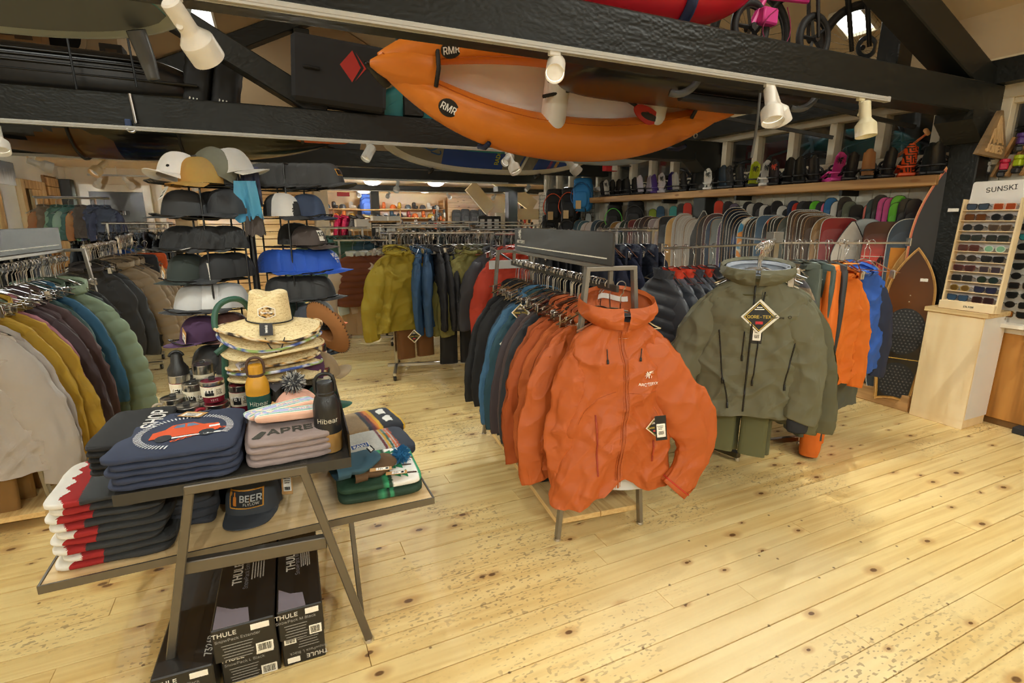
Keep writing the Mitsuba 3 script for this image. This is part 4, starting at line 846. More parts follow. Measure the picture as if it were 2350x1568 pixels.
# --- middle floor: round base rack with mustard, blue, khaki
k, d = t_rack(1.02, 5.3, 2.1, 5.0, 1.42, 'chrome rack of mustard, blue and khaki shells in the middle of the shop', .75, CHROME)
G, HL = 'hangers of the mustard and khaki rack', 'chrome hanger on the rack of mustard and khaki shells'
run((1.05, 5.25), d, -14, [], HL, G, 1.42, 26, 1.05)
g2 = dict(hlab=HL, hgroup=G)
garment((1.13, 5.05, 1.42), 12, 'bulky', 0, '#8f7d1f', 'front mustard green shell of the middle floor rack', s=1.02, thick=1.3, **g2)
garment((1.2, 5.2, 1.42), 14, 'shell', 2, '#897820', 'second mustard green shell, tucked behind the front one', s=1.04, thick=1.2, **g2)
garment((1.4, 5.2, 1.42), 60, 'shell', 3, '#2a4a6b', 'front blue shell between the mustard and khaki ones', s=1.04, **g2)
garment((1.47, 5.2, 1.42), 68, 'bulky', 2, '#274463', 'second blue shell between the mustard and khaki ones', s=1.0, **g2)
for i in range(4): garment((1.56+.07*i, 5.17, 1.42), 82, 'shell', i, '#1b1b1f', 'black shell between the blue and khaki ones', group='black shells of the middle floor rack', **g2)
garment((1.88, 4.9, 1.42), -12, 'bulky', 3, '#6f6a38', 'front khaki shell with a dark zip on the middle floor rack', s=1.04, thick=1.3, **g2)
garment((1.83, 5.0, 1.42), -8, 'bulky', 1, '#67632f', 'second khaki shell behind the front one', s=1.04, thick=1.2, **g2)
garment((1.28, 5.12, 1.3), 10, 'pants', 0, '#6b4420', 'brown trousers below the blue shells of the middle floor rack', 'pants', s=1.0, thick=1.5, **g2)
garment((1.7, 5.0, 1.26), -8, 'pants', 2, '#1a1a1b', 'black trousers below the khaki shells', 'pants', s=1.0, thick=1.5, **g2)
dg = thing('paper_tag', 'diamond shaped paper tag hanging by the brown trousers', 'tag')
hang_tag(dg, Mt(*atY(951, 772, 4.85)) @ Mframe((0, 0, 0), (1, 0, 0), (0, 0, 1), (0, -1, 0)), .075, diamond=True)
# --- fleece rack and green down jackets further back
k, d = t_rack(.75, 6.9, 1.45, 6.6, 1.3, 'low chrome rack of two-tone fleeces behind the mustard shells')
G, HL = 'hangers of the fleece rack', 'chrome hanger on the fleece rack'
for i in range(4): garment((.92+.14*i, 6.55+.05*i, 1.3), 6, 'vestpuff', i, '#6b3a26', ('first', 'second', 'third', 'fourth')[i]+' brown quilted vest with pale fleece sleeves from the left', s=1.0, colors={'sleeve': ('#cbb9a4', '#b9c2bb')[i % 2], 'collar': '#cdd3cc'}, hlab=HL, hgroup=G)
for i in range(3): garment((.95+.16*i, 6.62, .72), 6, 'shorts', i, '#b89a76', 'tan fleece shorts hanging below the brown vests', 'shorts', group='tan fleece shorts', hlab=HL, hgroup=G)
k, d = t_rack(.45, 7.6, 1.25, 7.4, 1.44, 'chrome rack of green down jackets right of the hat racks')
G, HL = 'hangers of the green down rack', 'chrome hanger on the rack of green down jackets'
gc = ['#4d5a3a', '#45706a', '#3b5a4d', '#33503e', '#2b4a5a']
for i in range(5): garment((.55+.15*i, 7.3, 1.44), 4+rr.uniform(-8, 8), 'puffer', i % 2, gc[i], ('olive', 'teal', 'sea green', 'dark green', 'petrol')[i]+' quilted down jacket right of the hat racks', s=1.0, thick=1.2, hlab=HL, hgroup=G)
run((.5, 7.45), (1, -.2), 0, [], HL, G, 1.44, 14, .75)
# --- red jackets behind the rust rack
k, d = t_rack(1.95, 4.6, 3.0, 4.5, 1.42, 'chrome rack of red and blue jackets behind the dark sign board')
G, HL = 'hangers of the red jacket rack', 'chrome hanger on the rack of red jackets'
for i, (x, y, col, lab) in enumerate(((2.05, 4.45, '#a93421', 'front orange red shell left of the dark sign board'), (2.2, 4.62, '#b43c22', 'second orange red shell behind the dark sign board'), (2.0, 4.7, '#34343a', 'dark grey shell with orange hood behind the khaki ones'), (2.42, 4.5, '#2286b8', 'bright cyan blue shell under the dark sign board'), (2.62, 4.45, '#6c6d6b', 'grey shell under the dark sign board'), (2.8, 4.5, '#5d5e5e', 'second grey shell under the dark sign board'))):
    garment((x, y, 1.42), -14, 'bulky' if i < 2 else 'shell', i, col, lab, s=1.0, thick=1.2, hlab=HL, hgroup=G)
run((1.95, 4.6), d, 0, [], HL, G, 1.42, 16, 1.0)
pc = thing('price_rail', 'pale grey price strip beside the red jackets', 'sign'); part(pc, 'strip', rbox(.5, .012, .07, .002, (1.87, 3.95, 1.19)), C('#b9bab8', .4)); part(pc, 'bracket', bar((1.87, 3.96, 1.19), (1.87, 4.5, 1.3), .012), CHROME); part(pc, 'upright', bar((1.87, 4.5, 0), (1.87, 4.5, 1.42), .02), CHROME)
# --- far racks between the middle floor and the back room: rows of hangers
for j, (x0, y0, x1, y1, H) in enumerate(((1.3, 7.3, 2.6, 7.1, 1.45), (1.5, 8.4, 3.0, 8.2, 1.47), (2.3, 6.2, 3.4, 6.0, 1.43), (2.9, 7.6, 3.9, 7.4, 1.46))):
    k, d = t_rack(x0, y0, x1, y1, H, ('first', 'second', 'third', 'fourth')[j]+' chrome rack of dark clothes deep in the middle of the shop')
    G, HL = 'hangers of the far middle racks', 'chrome hanger on a far rack in the middle of the shop'
    L = math.hypot(x1-x0, y1-y0); cols = ['#1d1e22', '#2a2a2d', '#3b3a33', '#23262e', '#463a30', '#1f2a2c']
    run((x0, y0), d, 80, [(L*(i+.5)/8, ('shell', 'fleece', 'pants')[(i+j) % 3], i % 5, cols[(i+j) % 6], ['dark shell', 'dark fleece', 'dark trousers'][(i+j) % 3]+' on a far rack in the middle of the shop', {'group': 'dark clothes on the far middle racks', 'cat_': ['jacket', 'jacket', 'pants'][(i+j) % 3]}) for i in range(8)], HL, G, H, 14, L)
FXZ0 = Mframe((0, 0, 0), (1, 0, 0), (0, 0, 1), (0, -1, 0))
_h = [hang_mesh(0), hang_mesh(1)]
solo('hanger_mass', cat([xf(_h[k], m) for m, k in far_m]), CHROME, 'countless chrome hangers on the far racks', 'hangers', smooth=40, kind='stuff')
for i, (px, py) in enumerate(((1195, 718), (1168, 790))):
    tg = thing('paper_tag', ('white', 'lower')[i]+' diamond paper tag on the blue shells of the middle rack', 'tag'); hang_tag(tg, Mt(*atY(px, py, 2.62)) @ Mr('z', -30) @ FXZ0, .06, diamond=True)
# ---------------------------------------------------------------- hats
def superq(a, b, c, e1=.5, e2=.35, nu=40, nv=22, seed=0, amp=0, fr=12):
    """a soft rounded block of half sizes a, b, c (folded cloth)"""
    f = lambda t, e: np.sign(t)*np.abs(t)**e
    def even(e, t, p, q, n):   # parameters evenly spaced along the outline
        o = np.stack([p*f(np.cos(t), e), q*f(np.sin(t), e)], 1); L = np.r_[0, np.cumsum(np.linalg.norm(np.diff(o, axis=0), axis=1))]
        return np.interp(np.linspace(0, L[-1], n), L, t)
    u = even(e1, np.linspace(-PI/2, PI/2, 3001), min(a, b), c, nv)[:, None]; w = even(e2, np.linspace(0, 2*PI, 6001), a, b, nu+1)[None, :-1]
    x, y, z = a*f(np.cos(u), e1)*f(np.cos(w), e2), b*f(np.cos(u), e1)*f(np.sin(w), e2), c*f(np.sin(u), e1)+0*w
    if amp:
        n = amp*((ridge(x*fr+seed, y*fr*.5, z*fr*3+seed, seed=seed)-.5)+.6*(nz(x*fr*2.3, y*fr*2.1, z*30+seed, seed=seed+1)-.5))
        z = z+n*np.sign(z+1e-9)*.8; x = x+n*np.cos(w); y = y+n*np.sin(w)
    return mk(np.stack([x, y, z], -1).reshape(-1, 3), gridf(nv, nu, True))
def stack_surf(m, axis=2, sign=1):
    from scipy.interpolate import LinearNDInterpolator
    i, j = [k for k in range(3) if k != axis]; v = m.vertices; n = m.vertex_normals[:, axis]*sign
    v = v[n > .15]
    return LinearNDInterpolator(v[:, [i, j]], v[:, axis], fill_value=float(np.median(v[:, axis])))
def lay(m, surf, off=.001, sub=.012):
    """lay a flat mesh (xy, z = thickness) on top of a surface z(x, y)"""
    m = m.subdivide_to_size(sub); v = m.vertices.copy(); v[:, 2] = surf(v[:, 0], v[:, 1])+v[:, 2]+off; m.vertices = v; return m
def crown_mesh(h=.115, w=.083, d=.095, front=1.0, seed=0, n=40, nr=16, fold=.002):
    t = np.linspace(0, 1, nr)[:, None]; a = np.arange(n)[None]*2*PI/n
    s = np.cos(t*PI/2)**.62
    fr = np.clip(-np.sin(a), 0, 1)
    x = w*s*np.cos(a); y = d*s*np.sin(a)+.012*t*fr; z = h*np.sin(t*PI/2)**.95*(1+.10*front*fr*(1-t))
    g = fold*(nz(np.cos(a)*6, np.sin(a)*6, t*4+seed, seed=seed)-.5)*2-.0025*np.exp(-((np.mod(a/(PI/3)+.5, 1)-.5)/.05)**2)*(t < .97)
    return mk(np.stack([x*(1+g/.09), y*(1+g/.09), z+0*a], -1).reshape(-1, 3), gridf(nr, n, True))
def brim_mesh(w=.082, d=.095, L=.07, curve=.018, n=22, nr=7, th=.003):
    a = np.linspace(-PI*.93, -PI*.07, n)[None]; t = np.linspace(0, 1, nr)[:, None]
    k = np.abs(np.sin(a))**.55
    x = w*np.cos(a)*(1-.04*t); y = d*np.sin(a)-L*t*k; z = .004-curve*(np.cos(a)**2)*(.35+.65*t)-.012*t*k+0*a
    top = np.stack([x, y, z], -1); bot = top-[0, 0, th]
    v = np.vstack([top.reshape(-1, 3), bot.reshape(-1, 3)]); k0 = n*nr
    f = np.vstack([gridf(nr, n)[:, ::-1], gridf(nr, n)+k0])
    e = (nr-1)*n+np.arange(n-1); f = np.vstack([f, np.stack([e, e+1, e+1+k0], 1), np.stack([e, e+1+k0, e+k0], 1)])
    return mk(v, f)
P_CROWN = [mikit.ply(crown_mesh(.115, .083, .097, 1., i), None, True) for i in range(2)]+[mikit.ply(crown_mesh(.10, .082, .095, .3, 5, fold=.004), None, True)]
P_SHERPA = mikit.ply(crown_mesh(.105, .086, .097, .5, 9, 70, 26, .011), None, True)
P_BRIM = mikit.ply(brim_mesh(), None, 40); P_FLAT = mikit.ply(brim_mesh(curve=.004, L=.075), None, 40)
P_BUTTON = mikit.ply(lathe([(0, .118), (.005, .117), (.007, .113)], 10), None, True)
def f_mesh(c):
    def f(p, n, uv): return mix(lin(c), [x*.25 for x in lin(c)], smoothstep(.55, .75, noise(p.x*420, p.y*420, p.z*420)))
    return f
def MESH(c):
    k = 'mat_net_'+c.lstrip('#')
    if k not in scene: bsdf(k, {'type': 'principled', 'base_color': proc(f_mesh(c)), 'roughness': .8})
    return k
def half_front(m, sgn=-1):
    c = m.triangles_center; keep = c[:, 1]*sgn > -.018
    return mk(m.vertices, m.faces[keep])
_CR = crown_mesh(); P_CF, P_CB = mikit.ply(half_front(_CR), None, True), mikit.ply(mk(_CR.vertices, _CR.faces[_CR.triangles_center[:, 1] >= .018]), None, True)
def cap(M, col, lab, brim=None, back=None, group=None, kind=0, flat=False, patch=None, sherpa=False, cat_='cap'):
    """brim towards -y of M"""
    k = thing('cap', lab, cat_, group)
    if back: part(k, 'crown', P_CF, fabric(col), M=M); part(k, 'mesh_back', P_CB, MESH(back), M=M)
    else: part(k, 'crown', P_SHERPA if sherpa else P_CROWN[kind], fabric(col, .9), M=M)
    part(k, 'brim', P_FLAT if flat else P_BRIM, fabric(brim or col), M=M)
    if not sherpa: part(k, 'button', P_BUTTON, fabric(brim or col), M=M @ (Ms(1) if kind < 2 else Ms(1, 1, .87)))
    if patch: patch(k, M)
    return k
_cs = None
def cap_front(m, off=.0015):
    """lay a flat mesh (xz drawn, thickness -y) on the crown's front"""
    global _cs
    if _cs is None: _cs = front_of(_CR)
    m = m.subdivide_to_size(.008); return on_front(m, _cs, off)
def card(parent, M, w, h, col=TAGW, name='tag', lines=3, kraft=False):
    p = part(parent, name, rbox(w, h, .001, .0004), KRAFT if kraft else col, M=M)
    if kraft: part(p, 'sticker', rbox(w*.75, h*.6, .0006, .0002, (0, -h*.08, .0007)), TAGW, M=M)
    part(p, 'print', cat([box(w*(.6-.08*i), h*.025, .0004, (0, h*(.1-.08*i), .0012)) for i in range(lines)]+[xf(barcode(w*.5, h*.12), Mt(0, -h*.28, .0006))]), TAGB, M=M)
    return p
# --- the wire spinner: left column faces left, right column faces right
HR = thing('hat_rack', 'black wire hat spinner with two columns of baskets behind the table', 'hat rack')
ROWS = [1.70, 1.555, 1.405, 1.265, 1.12, .97, .82]
wr_ = .0042
def column(cx, cy, ang, w=.15, dep=.16, top=1.83):
    """a column of baskets: poles at the back corners, loops open at the brim side. Local: -y out of the face"""
    M = Mt(cx, cy, 0) @ Mr('z', ang)
    for x in (-w/2, w/2):
        for y in (0, .17): part(HR, 'pole', tube([(x, y, .05), (x, y, top if y == 0 else top-.04)], wr_, 6), WIRE, M=M)
    part(HR, 'top_loop', tube([(-w/2, 0, top), (w/2, 0, top)], wr_, 6), WIRE, M=M)
    for z in ROWS:
        loop = [(-w/2, .17, z), (-w/2, -.02, z), (-w/2, -dep, z+.012), (-w/2+.02, -dep-.02, z+.02), (w/2-.02, -dep-.02, z+.02), (w/2, -dep, z+.012), (w/2, -.02, z), (w/2, .17, z)]
        part(HR, 'basket', cat([tube(loop, .0032, 5), tube([(-w/2, .17, z), (w/2, .17, z)], .0032, 5)]+[tube([(x, .17, z), (x, -dep, z+.01), (x, -dep-.02, z+.02)], .0022, 4) for x in np.linspace(-w/2, w/2, 5)[1:-1]]+[tube([(-w/2, y, z), (w/2, y, z)], .0022, 4) for y in (-.1, 0, .08)]), WIRE, M=M)
    return M
ML = column(-.285, 2.9, -68); MR = column(.16, 3.1, 50)
part(HR, 'base', cat([tube([(-.5, 2.8, .04), (.35, 3.15, .04)], .012, 8), tube([(-.2, 3.35, .04), (.1, 2.7, .04)], .012, 8), tube([(-.07, 3.0, .04), (-.07, 3.0, 1.7)], .016, 10)]), WIRE)
part(HR, 'hub_bar', cat([tube([(-.3, 2.95, z), (.2, 3.1, z)], .006, 6) for z in (.3, 1.0, 1.62)]), WIRE)
def inl(M, x, y, row, rz=0, rx=0, dz=0): return M @ Mt(x, y, ROWS[row]+.012+dz) @ Mr('z', rz) @ Mr('x', rx)
def dot(k, M): part(k, 'badge', cap_front(xf(lathe([(0, .001), (.006, .001), (.006, 0)], 12), Mt(.03, 0, .03) @ Mr('x', 90))), TAGB, M=M)
cap(inl(ML, -.01, -.05, 0, 25, -14, .02), '#e9e9e8', 'white cap on the top row of the left hat column', patch=dot)
cap(inl(ML, .03, .08, 0, -25, -30, .05), '#5d5d50', 'olive grey cap behind the white one on the top row')
cap(inl(ML, .05, .02, 0, 20, 0), '#a67c3f', 'tan cap under the white one on the top row')
cap(inl(ML, -.02, .12, 0, 160, 0, .0), '#3d4044', 'grey mesh cap with its back turned on the top row', back='#303236'); cap(inl(ML, .05, .16, 0, 150, -12, .05), '#bfc0bd', 'pale grey cap at the back of the top row')
k = cap(inl(ML, 0, -.05, 1, 4, 0), '#2b2c2e', 'charcoal flat-brim cap with a white tag on the second row', flat=True); card(k, inl(ML, .02, -.1, 1, 0) @ Mt(0, -.03, .1) @ Mr('x', 55) @ Mr('z', 20), .055, .07)
cap(inl(ML, -.03, .09, 1, 18, 0), '#18181a', 'black cap behind the charcoal one on the second row'); cap(inl(ML, .04, .12, 1, 30, 0, .01), '#202022', 'second black cap at the back of the second row')
for i, (x, y, r) in enumerate(((-.05, -.06, 14), (.02, .02, -6), (.02, .11, 6))): cap(inl(ML, x, y, 2, r, -4), '#1c1c1d', ('foremost', 'middle', 'hindmost')[i]+' black sherpa cap of the third row in the left hat column', sherpa=True)
k = thing('paper_card', 'white cards under the sherpa caps on the third row', 'card'); part(k, 'card', rbox(.05, .09, .001, .0004), TAGW, M=inl(ML, -.04, -.13, 2, 0) @ Mr('x', 12)); part(k, 'card', rbox(.05, .07, .001, .0004), TAGW, M=inl(ML, .05, -.1, 2, 0) @ Mr('x', 12))
k = cap(inl(ML, -.03, -.06, 3, 20), '#232a27', 'dark green cap with a kraft tag on the fourth row'); card(k, inl(ML, -.06, -.1, 3) @ Mt(0, -.06, .02) @ Mr('x', 90) @ Mr('z', -35), .05, .085, kraft=True)
k = cap(inl(ML, .02, .05, 3, 6), '#1f2022', 'black cap with a white hang tag on the fourth row'); card(k, inl(ML, .07, .02, 3) @ Mt(0, -.03, .03) @ Mr('x', 90), .048, .09)
cap(inl(ML, .0, .13, 3, -14), '#19191b', 'black cap at the back of the fourth row')
for i in range(3): cap(inl(ML, -.02+.02*i, -.05+.065*i, 4, 6, -3), ('#b9babb', '#c8c9ca', '#aeb0b2')[i], ('foremost', 'middle', 'hindmost')[i]+' silvery white cap with black brim on the fifth row', brim='#2b2b2d')
k = cap(inl(ML, .0, -.05, 5, 4), '#3c2440', 'dark purple cap with a kraft tag on the sixth row', brim='#452a4b', flat=True); card(k, inl(ML, .03, -.1, 5) @ Mt(.02, -.04, .03) @ Mr('x', 90) @ Mr('z', -28), .05, .085, kraft=True)
cap(inl(ML, .0, .08, 5, 10), '#5b3c36', 'maroon net cap behind the purple one', back='#4d332f')
cap(inl(ML, .0, -.02, 6, 10), '#242425', 'black net cap on the lowest row of the left hat column', back='#202021')
# right column
def ypatch(k, M):
    part(k, 'patch', cap_front(xf(rbox(.052, .034, .0016, .0005), Mt(0, 0, .058) @ Mr('x', 90))), C('#c58a2a'), M=M); part(k, 'patch_face', cap_front(xf(rbox(.046, .028, .0018, .0004), Mt(0, -.0006, .058) @ Mr('x', 90))), TAGB, M=M)
for i in range(7): cap(inl(MR, -.04+.016*i, .15-.052*i, 0, 4, -8, .012), '#2c2c2d', ('first', 'second', 'third', 'fourth', 'fifth', 'sixth', 'last')[i]+' nested black net cap from the left on top of the right hat column', back='#2a2a2b', patch=ypatch if i == 6 else None)
cap(inl(MR, -.09, .02, 1, 10), '#1d1d1e', 'black cap with a white front on the second row of the right column', patch=lambda k, M: part(k, 'front_panel', half_front(xf(_CR, Ms(1.015)), -1.6), fabric('#d9d9d6'), True, M))
cap(inl(MR, .01, -.06, 1, 6), '#2f3a50', 'navy cap on the second row of the right column')
k = cap(inl(MR, .0, -.06, 2, 10), '#3f3633', 'brown cap with a white sticker on the third row of the right column', kind=2); s = part(k, 'sticker', cap_front(xf(rbox(.034, .055, .0012, .0004), Mt(-.025, 0, .05) @ Mr('x', 90))), TAGW, M=inl(MR, .0, -.06, 2, 10))
part(s, 'lettering', cap_front(xf(text('1G', .02, .0012, True), Mframe((-.025, -.001, .058), (1, 0, 0), (0, 0, 1), (0, -1, 0))), .0022), TAGB, M=inl(MR, .0, -.06, 2, 10))
cap(inl(MR, .05, .06, 2, 20), '#1d1c1c', 'black cap behind the brown one on the third row')
def kind(k, M):
    ms = [text('Kind', .022, .0012, True, Mframe((0, -.001, .078), (1, 0, 0), (0, 0, 1), (0, -1, 0))), text('is cool', .011, .0012, True, Mframe((0, -.001, .058), (1, 0, 0), (0, 0, 1), (0, -1, 0)))]
    part(k, 'lettering', cap_front(cat(ms), .0018), C('#e8ecf4'), M=M)
    part(k, 'badge', cap_front(xf(lathe([(.004, .001), (.006, .001), (.006, 0)], 10), Mt(-.012, 0, .042) @ Mr('x', 90))), C('#e8ecf4'), M=M)
for i in range(5): cap(inl(MR, -.06+.03*i, .12-.055*i, 3, 8, -5), '#2450b4', ('hindmost nested', 'second nested', 'third nested', 'second frontmost lettered', 'foremost lettered')[i]+' bright blue cap in the right hat column', back='#2450b4', patch=kind if i > 2 else None)
for i in range(4): cap(inl(MR, -.05+.03*i, .1-.055*i, 4, 8, -4), '#262627', ('first', 'second', 'third', 'last')[i]+' black net cap from the left, fifth row, right hat column', back='#232324', patch=(lambda k, M: part(k, 'lettering', cap_front(xf(text('KPL', .02, .0012, True), Mframe((0, -.001, .06), (0, 0, -1), (1, 0, 0), (0, -1, 0)))), TAGW, M=M)) if i == 2 else None)
k = cap(inl(MR, -.02, -.05, 5, 30), '#3a3d45', 'slate grey cap with a red white tag on the sixth row'); part(k, 'tag', cap_front(xf(box(.012, .018, .001), Mt(.05, 0, .05) @ Mr('x', 90))), C('#c8433a'), M=inl(MR, -.02, -.05, 5, 30))
cap(inl(MR, .07, -.03, 5, 10), '#8b8d8c', 'pale grey cap with an orange underbrim on the sixth row', brim='#c76a35'); cap(inl(MR, .02, .08, 5, 0), '#26342f', 'dark green cap at the back of the sixth row')
cap(inl(MR, .0, -.03, 6, 14), '#252c33', 'dark cap on the lowest row of the right hat column')
# suede hat hung on its side, with a laced brim
k = thing('sun_hat', 'brown suede hat with a stitched brim hanging at the right of the hat racks', 'hat')
Mh = Mt(*atY(778, 735, 2.95)) @ Mr('z', 30) @ Mr('y', 68)
part(k, 'crown', lathe([(.07, .0), (.068, .05), (.06, .1), (.0, .115)], 30), C('#8a5a31', .9), 40, Mh @ Mt(0, 0, -.11))
bm = lathe([(.07, 0), (.13, -.005), (.16, -.03)], 60); part(k, 'brim', bm, C('#8f5e33', .9), True, Mh @ Mr('x', 180) @ Mt(0, 0, .11))
part(k, 'stitching', cat([tube([(.156*math.cos(a), .156*math.sin(a), -.027), (.163*math.cos(a+.03), .163*math.sin(a+.03), -.03)], .003, 4) for a in np.arange(0, 2*PI, .13)]), C('#3d2a1a'), M=Mh @ Mr('x', 180) @ Mt(0, 0, .11))
# sky-blue fleece mask and dark cloths on the middle pegs
def cloth(name, lab, catg, p, w, h, col, seed, yaw=0, jag=0):
    n, m = 24, 20; u, v = np.meshgrid(np.linspace(-.5, .5, n), np.linspace(0, 1, m), indexing='xy')
    x = u*w*(1-.2*(1-v)); z = -v*h-jag*(nz(u*14, v*0, seed*1., seed=seed)-.5)*(v > .95)*h; y = .02*np.sin(u*9+seed)*v+.012*nz(u*8, v*3, seed*1.)
    a = np.stack([x, y, z], -1); b = a+[0, .004, 0]
    me = cat([mk(a.reshape(-1, 3), gridf(m, n)), mk(b.reshape(-1, 3), gridf(m, n)[:, ::-1])])
    return solo(name, me, fabric(col), lab, catg, smooth=True, M=Mt(*p) @ Mr('z', yaw))
cloth('fleece_cloth', 'sky blue fleece cloth hanging between the two hat columns', 'cloth', atY(560, 415, 2.85), .12, .17, '#3f83ad', 3, -20, .3)
cloth('fleece_cloth', 'dark brown cloth with a white mark below the sky blue fleece', 'cloth', atY(578, 478, 2.86), .1, .13, '#3a322f', 5, -20, .2)
cloth('fleece_cloth', 'purple grey cloth behind the sky blue fleece', 'cloth', atY(570, 382, 2.95), .1, .18, '#3a3b52', 7, -10)
# ---------------------------------------------------------------- the display table and what lies on it
TB = thing('display_table', 'steel framed display table with a black tray on top and a long plywood shelf below', 'table')
DSTL = bsdf('mat_dark_steel', principled('#6f6a63', .38, metallic=.8))
ZT, ZS = .755, .44
fr = [(-.29, 1.745, ZT-.012), (.035, 1.735, ZT-.012)]; ft = [(-.45, 1.80, .01), (.205, 1.735, .01)]
for a, b in zip(fr, ft): part(TB, 'leg', bar(b, a, .028, .028, (1, 0, 0), .003), DSTL)
part(TB, 'top_bar', bar((-.305, 1.745, ZT-.014), (.05, 1.735, ZT-.014), .03, .03, (0, 0, 1), .003), DSTL)
part(TB, 'cross_bar', bar((-.355, 1.79, .452), (.09, 1.76, .442), .03, .045, (0, 0, 1), .003), DSTL)
bk = [(-.27, 2.62, ZT-.012), (.08, 2.62, ZT-.012)]; bf = [(-.45, 2.66, .01), (.25, 2.64, .01)]
for a, b in zip(bk, bf): part(TB, 'leg', bar(b, a, .028, .028, (1, 0, 0), .003), DSTL)
part(TB, 'leg', bar((.2, 1.86, .01), (.195, 1.95, .43), .018, .018, (1, 0, 0), .002), DSTL)
for b in ft+bf: part(TB, 'foot', FOOT, CHROME, M=Mt(b[0], b[1], 0) @ Ms(1.1))
part(TB, 'side_bar', bar((-.28, 1.74, ZT-.014), (-.27, 2.62, ZT-.014), .028, None, (0, 0, 1), .003), DSTL); part(TB, 'side_bar', bar((.04, 1.735, ZT-.014), (.08, 2.62, ZT-.014), .028, None, (0, 0, 1), .003), DSTL)
tr = part(TB, 'tray', cat([bx(-.47, .205, 1.735, 2.6, ZT-.004, ZT), bx(-.47, .205, 1.731, 1.735, ZT-.03, ZT+.006)]), C('#2d2b28', .4), M=Mt(-.13, 2.1, 0) @ Mr('z', -2.5) @ Mt(.13, -2.1, 0))
part(tr, 'rim', cat([bx(.201, .206, 1.735, 2.6, ZT, ZT+.09), bx(-.47, .205, 2.596, 2.6, ZT, ZT+.06), bx(-.472, -.468, 1.9, 2.6, ZT, ZT+.05)]), C('#3c3832', .35, 1), M=Mt(-.13, 2.1, 0) @ Mr('z', -2.5) @ Mt(.13, -2.1, 0))
PLYS = wood('mat_shelf_ply', '#cdb083', '#b99866', 'x', 40, .55)
part(TB, 'shelf', rbx(-.745, .515, 1.89, 2.78, ZS-.022, ZS, .003), PLYS)
part(TB, 'shelf_edge', cat([bx(-.745, .515, 1.884, 1.89, ZS-.026, ZS+.002), bx(-.751, -.745, 1.884, 2.78, ZS-.026, ZS+.002), bx(.515, .521, 1.884, 2.78, ZS-.026, ZS+.002)]), DSTL)
# --- cylinders: mugs and bottles
def wrapc(m, R, z0, a0=-PI/2):
    m = m.subdivide_to_size(.006); v = m.vertices; a = a0+v[:, 0]/R; r = R+v[:, 2]
    m.vertices = np.stack([r*np.cos(a), r*np.sin(a), z0+v[:, 1]], 1); return m
INOX = bsdf('mat_inox', principled('#c9c9c6', .22, metallic=1.0)); LID = GLASS; RED = C('#6d1224', .4); BLKM = C('#161617', .45); CREAM = C('#e6ddc6', .6); NAVYP = C('#182338', .5)
def lat(prof, n=28): return lathe(prof, n)
def mug(p, lab, h=.105, r=.044, col=None, lid='clear', handle=None, big='YETI', cream=True, rot=0, dark=False, badge=None):
    k = thing('mug', lab, 'mug'); M = Mt(*p) @ Mr('z', math.degrees(math.atan2(p[1], p[0]))-90+rot); hc = col or INOX
    part(k, 'body', lat([(0, 0), (r*.82, 0), (r*.86, .004), (r*.93, h*.4), (r, h*.92), (r*.95, h*.93), (0, h*.93)]), hc, 40, M)
    R0 = r*.955
    part(k, 'rim', lat([(r*.96, h*.74), (r*.985, h*.76), (r*1.015, h*.93), (r*.98, h*.955), (r*.9, h*.95)]), INOX, 40, M)
    lb = part(k, 'wrap_label', lat([(r*.94+.001, h*.28), (r*.985+.0012, h*.74), (r*.97, h*.74)]), CREAM if cream else TAGB, 40, M)
    blk = cat([wrapc(box(r*.75, h*.3, .0012, (-r*.35, 0, .0004)), r*.97, h*.5)]); part(lb, 'block', blk, TAGB, M=M)
    part(lb, 'lettering', wrapc(text(big, h*.13, .0012, True, Mt(-r*.35, h*.05, .0014)), r*.97, h*.5), TAGW, M=M)
    part(lb, 'fine_print', cat([wrapc(box(r*.5, h*.018, .0008, (r*.45, h*(.1-.05*i), .0008)), r*.97, h*.5) for i in range(5)]+[wrapc(box(r*.6, h*.018, .0008, (-r*.35, h*(-.06-.04*i), .0014)), r*.97, h*.5) for i in range(2)]), TAGW if not cream else TAGB, M=M)
    if badge: part(k, 'badge', cat([wrapc(text(badge, h*.09, .001, True, Mt(0, 0, .0006)), r*.9, h*.14)]), C('#b99a9a', .3), M=M)
    if lid == 'clear':
        part(k, 'lid', lat([(r*.97, h*.95), (r*.99, h*1.0), (r*.9, h*1.015), (r*.8, h*.985), (0, h*.98)]), LID, 40, M); part(k, 'lid_slide', rbox(r*.5, r*.9, .006, .002, (0, r*.3, h*1.0)), BLKM, M=M)
    elif lid == 'chug':
        part(k, 'lid', lat([(r*.98, h*.93), (r*.98, h*1.12), (r*.6, h*1.28), (r*.52, h*1.48), (r*.4, h*1.52), (0, h*1.52)]), BLKM, 40, M)
        part(k, 'loop', tube(arc((0, h*1.42), r*.62, 10, 170, 12)*[1, 1, 1.0], .006, 8), BLKM, True, M)
    if handle: part(k, 'handle', tube(spline([(-r*.95, 0, h*.78), (-r*1.75, 0, h*.74), (-r*1.8, 0, h*.35), (-r*.92, 0, h*.26)], 14), .006, 8), handle, True, M @ Mr('z', 25))
    return k
z = ZT+.003
mug((-.345, 2.26, z), 'steel mug with a grey sleeve and beige handle at the front left of the tray', .095, .046, handle=C('#a79a87', .5), big='RAMB')
mug((-.405, 2.38, z), 'steel mug with beige handle behind the front left one', .1, .045, handle=C('#a79a87', .5), big='MUG')
mug((-.335, 2.43, z), 'steel tumbler printed YOUR GO-TO behind the handled mugs', .14, .042, big='GO-TO')
mug((-.245, 2.27, z), 'dark red mug with a red handle, lower of the stacked pair', .09, .047, RED, handle=C('#8d1c2b', .4), badge='YETI')
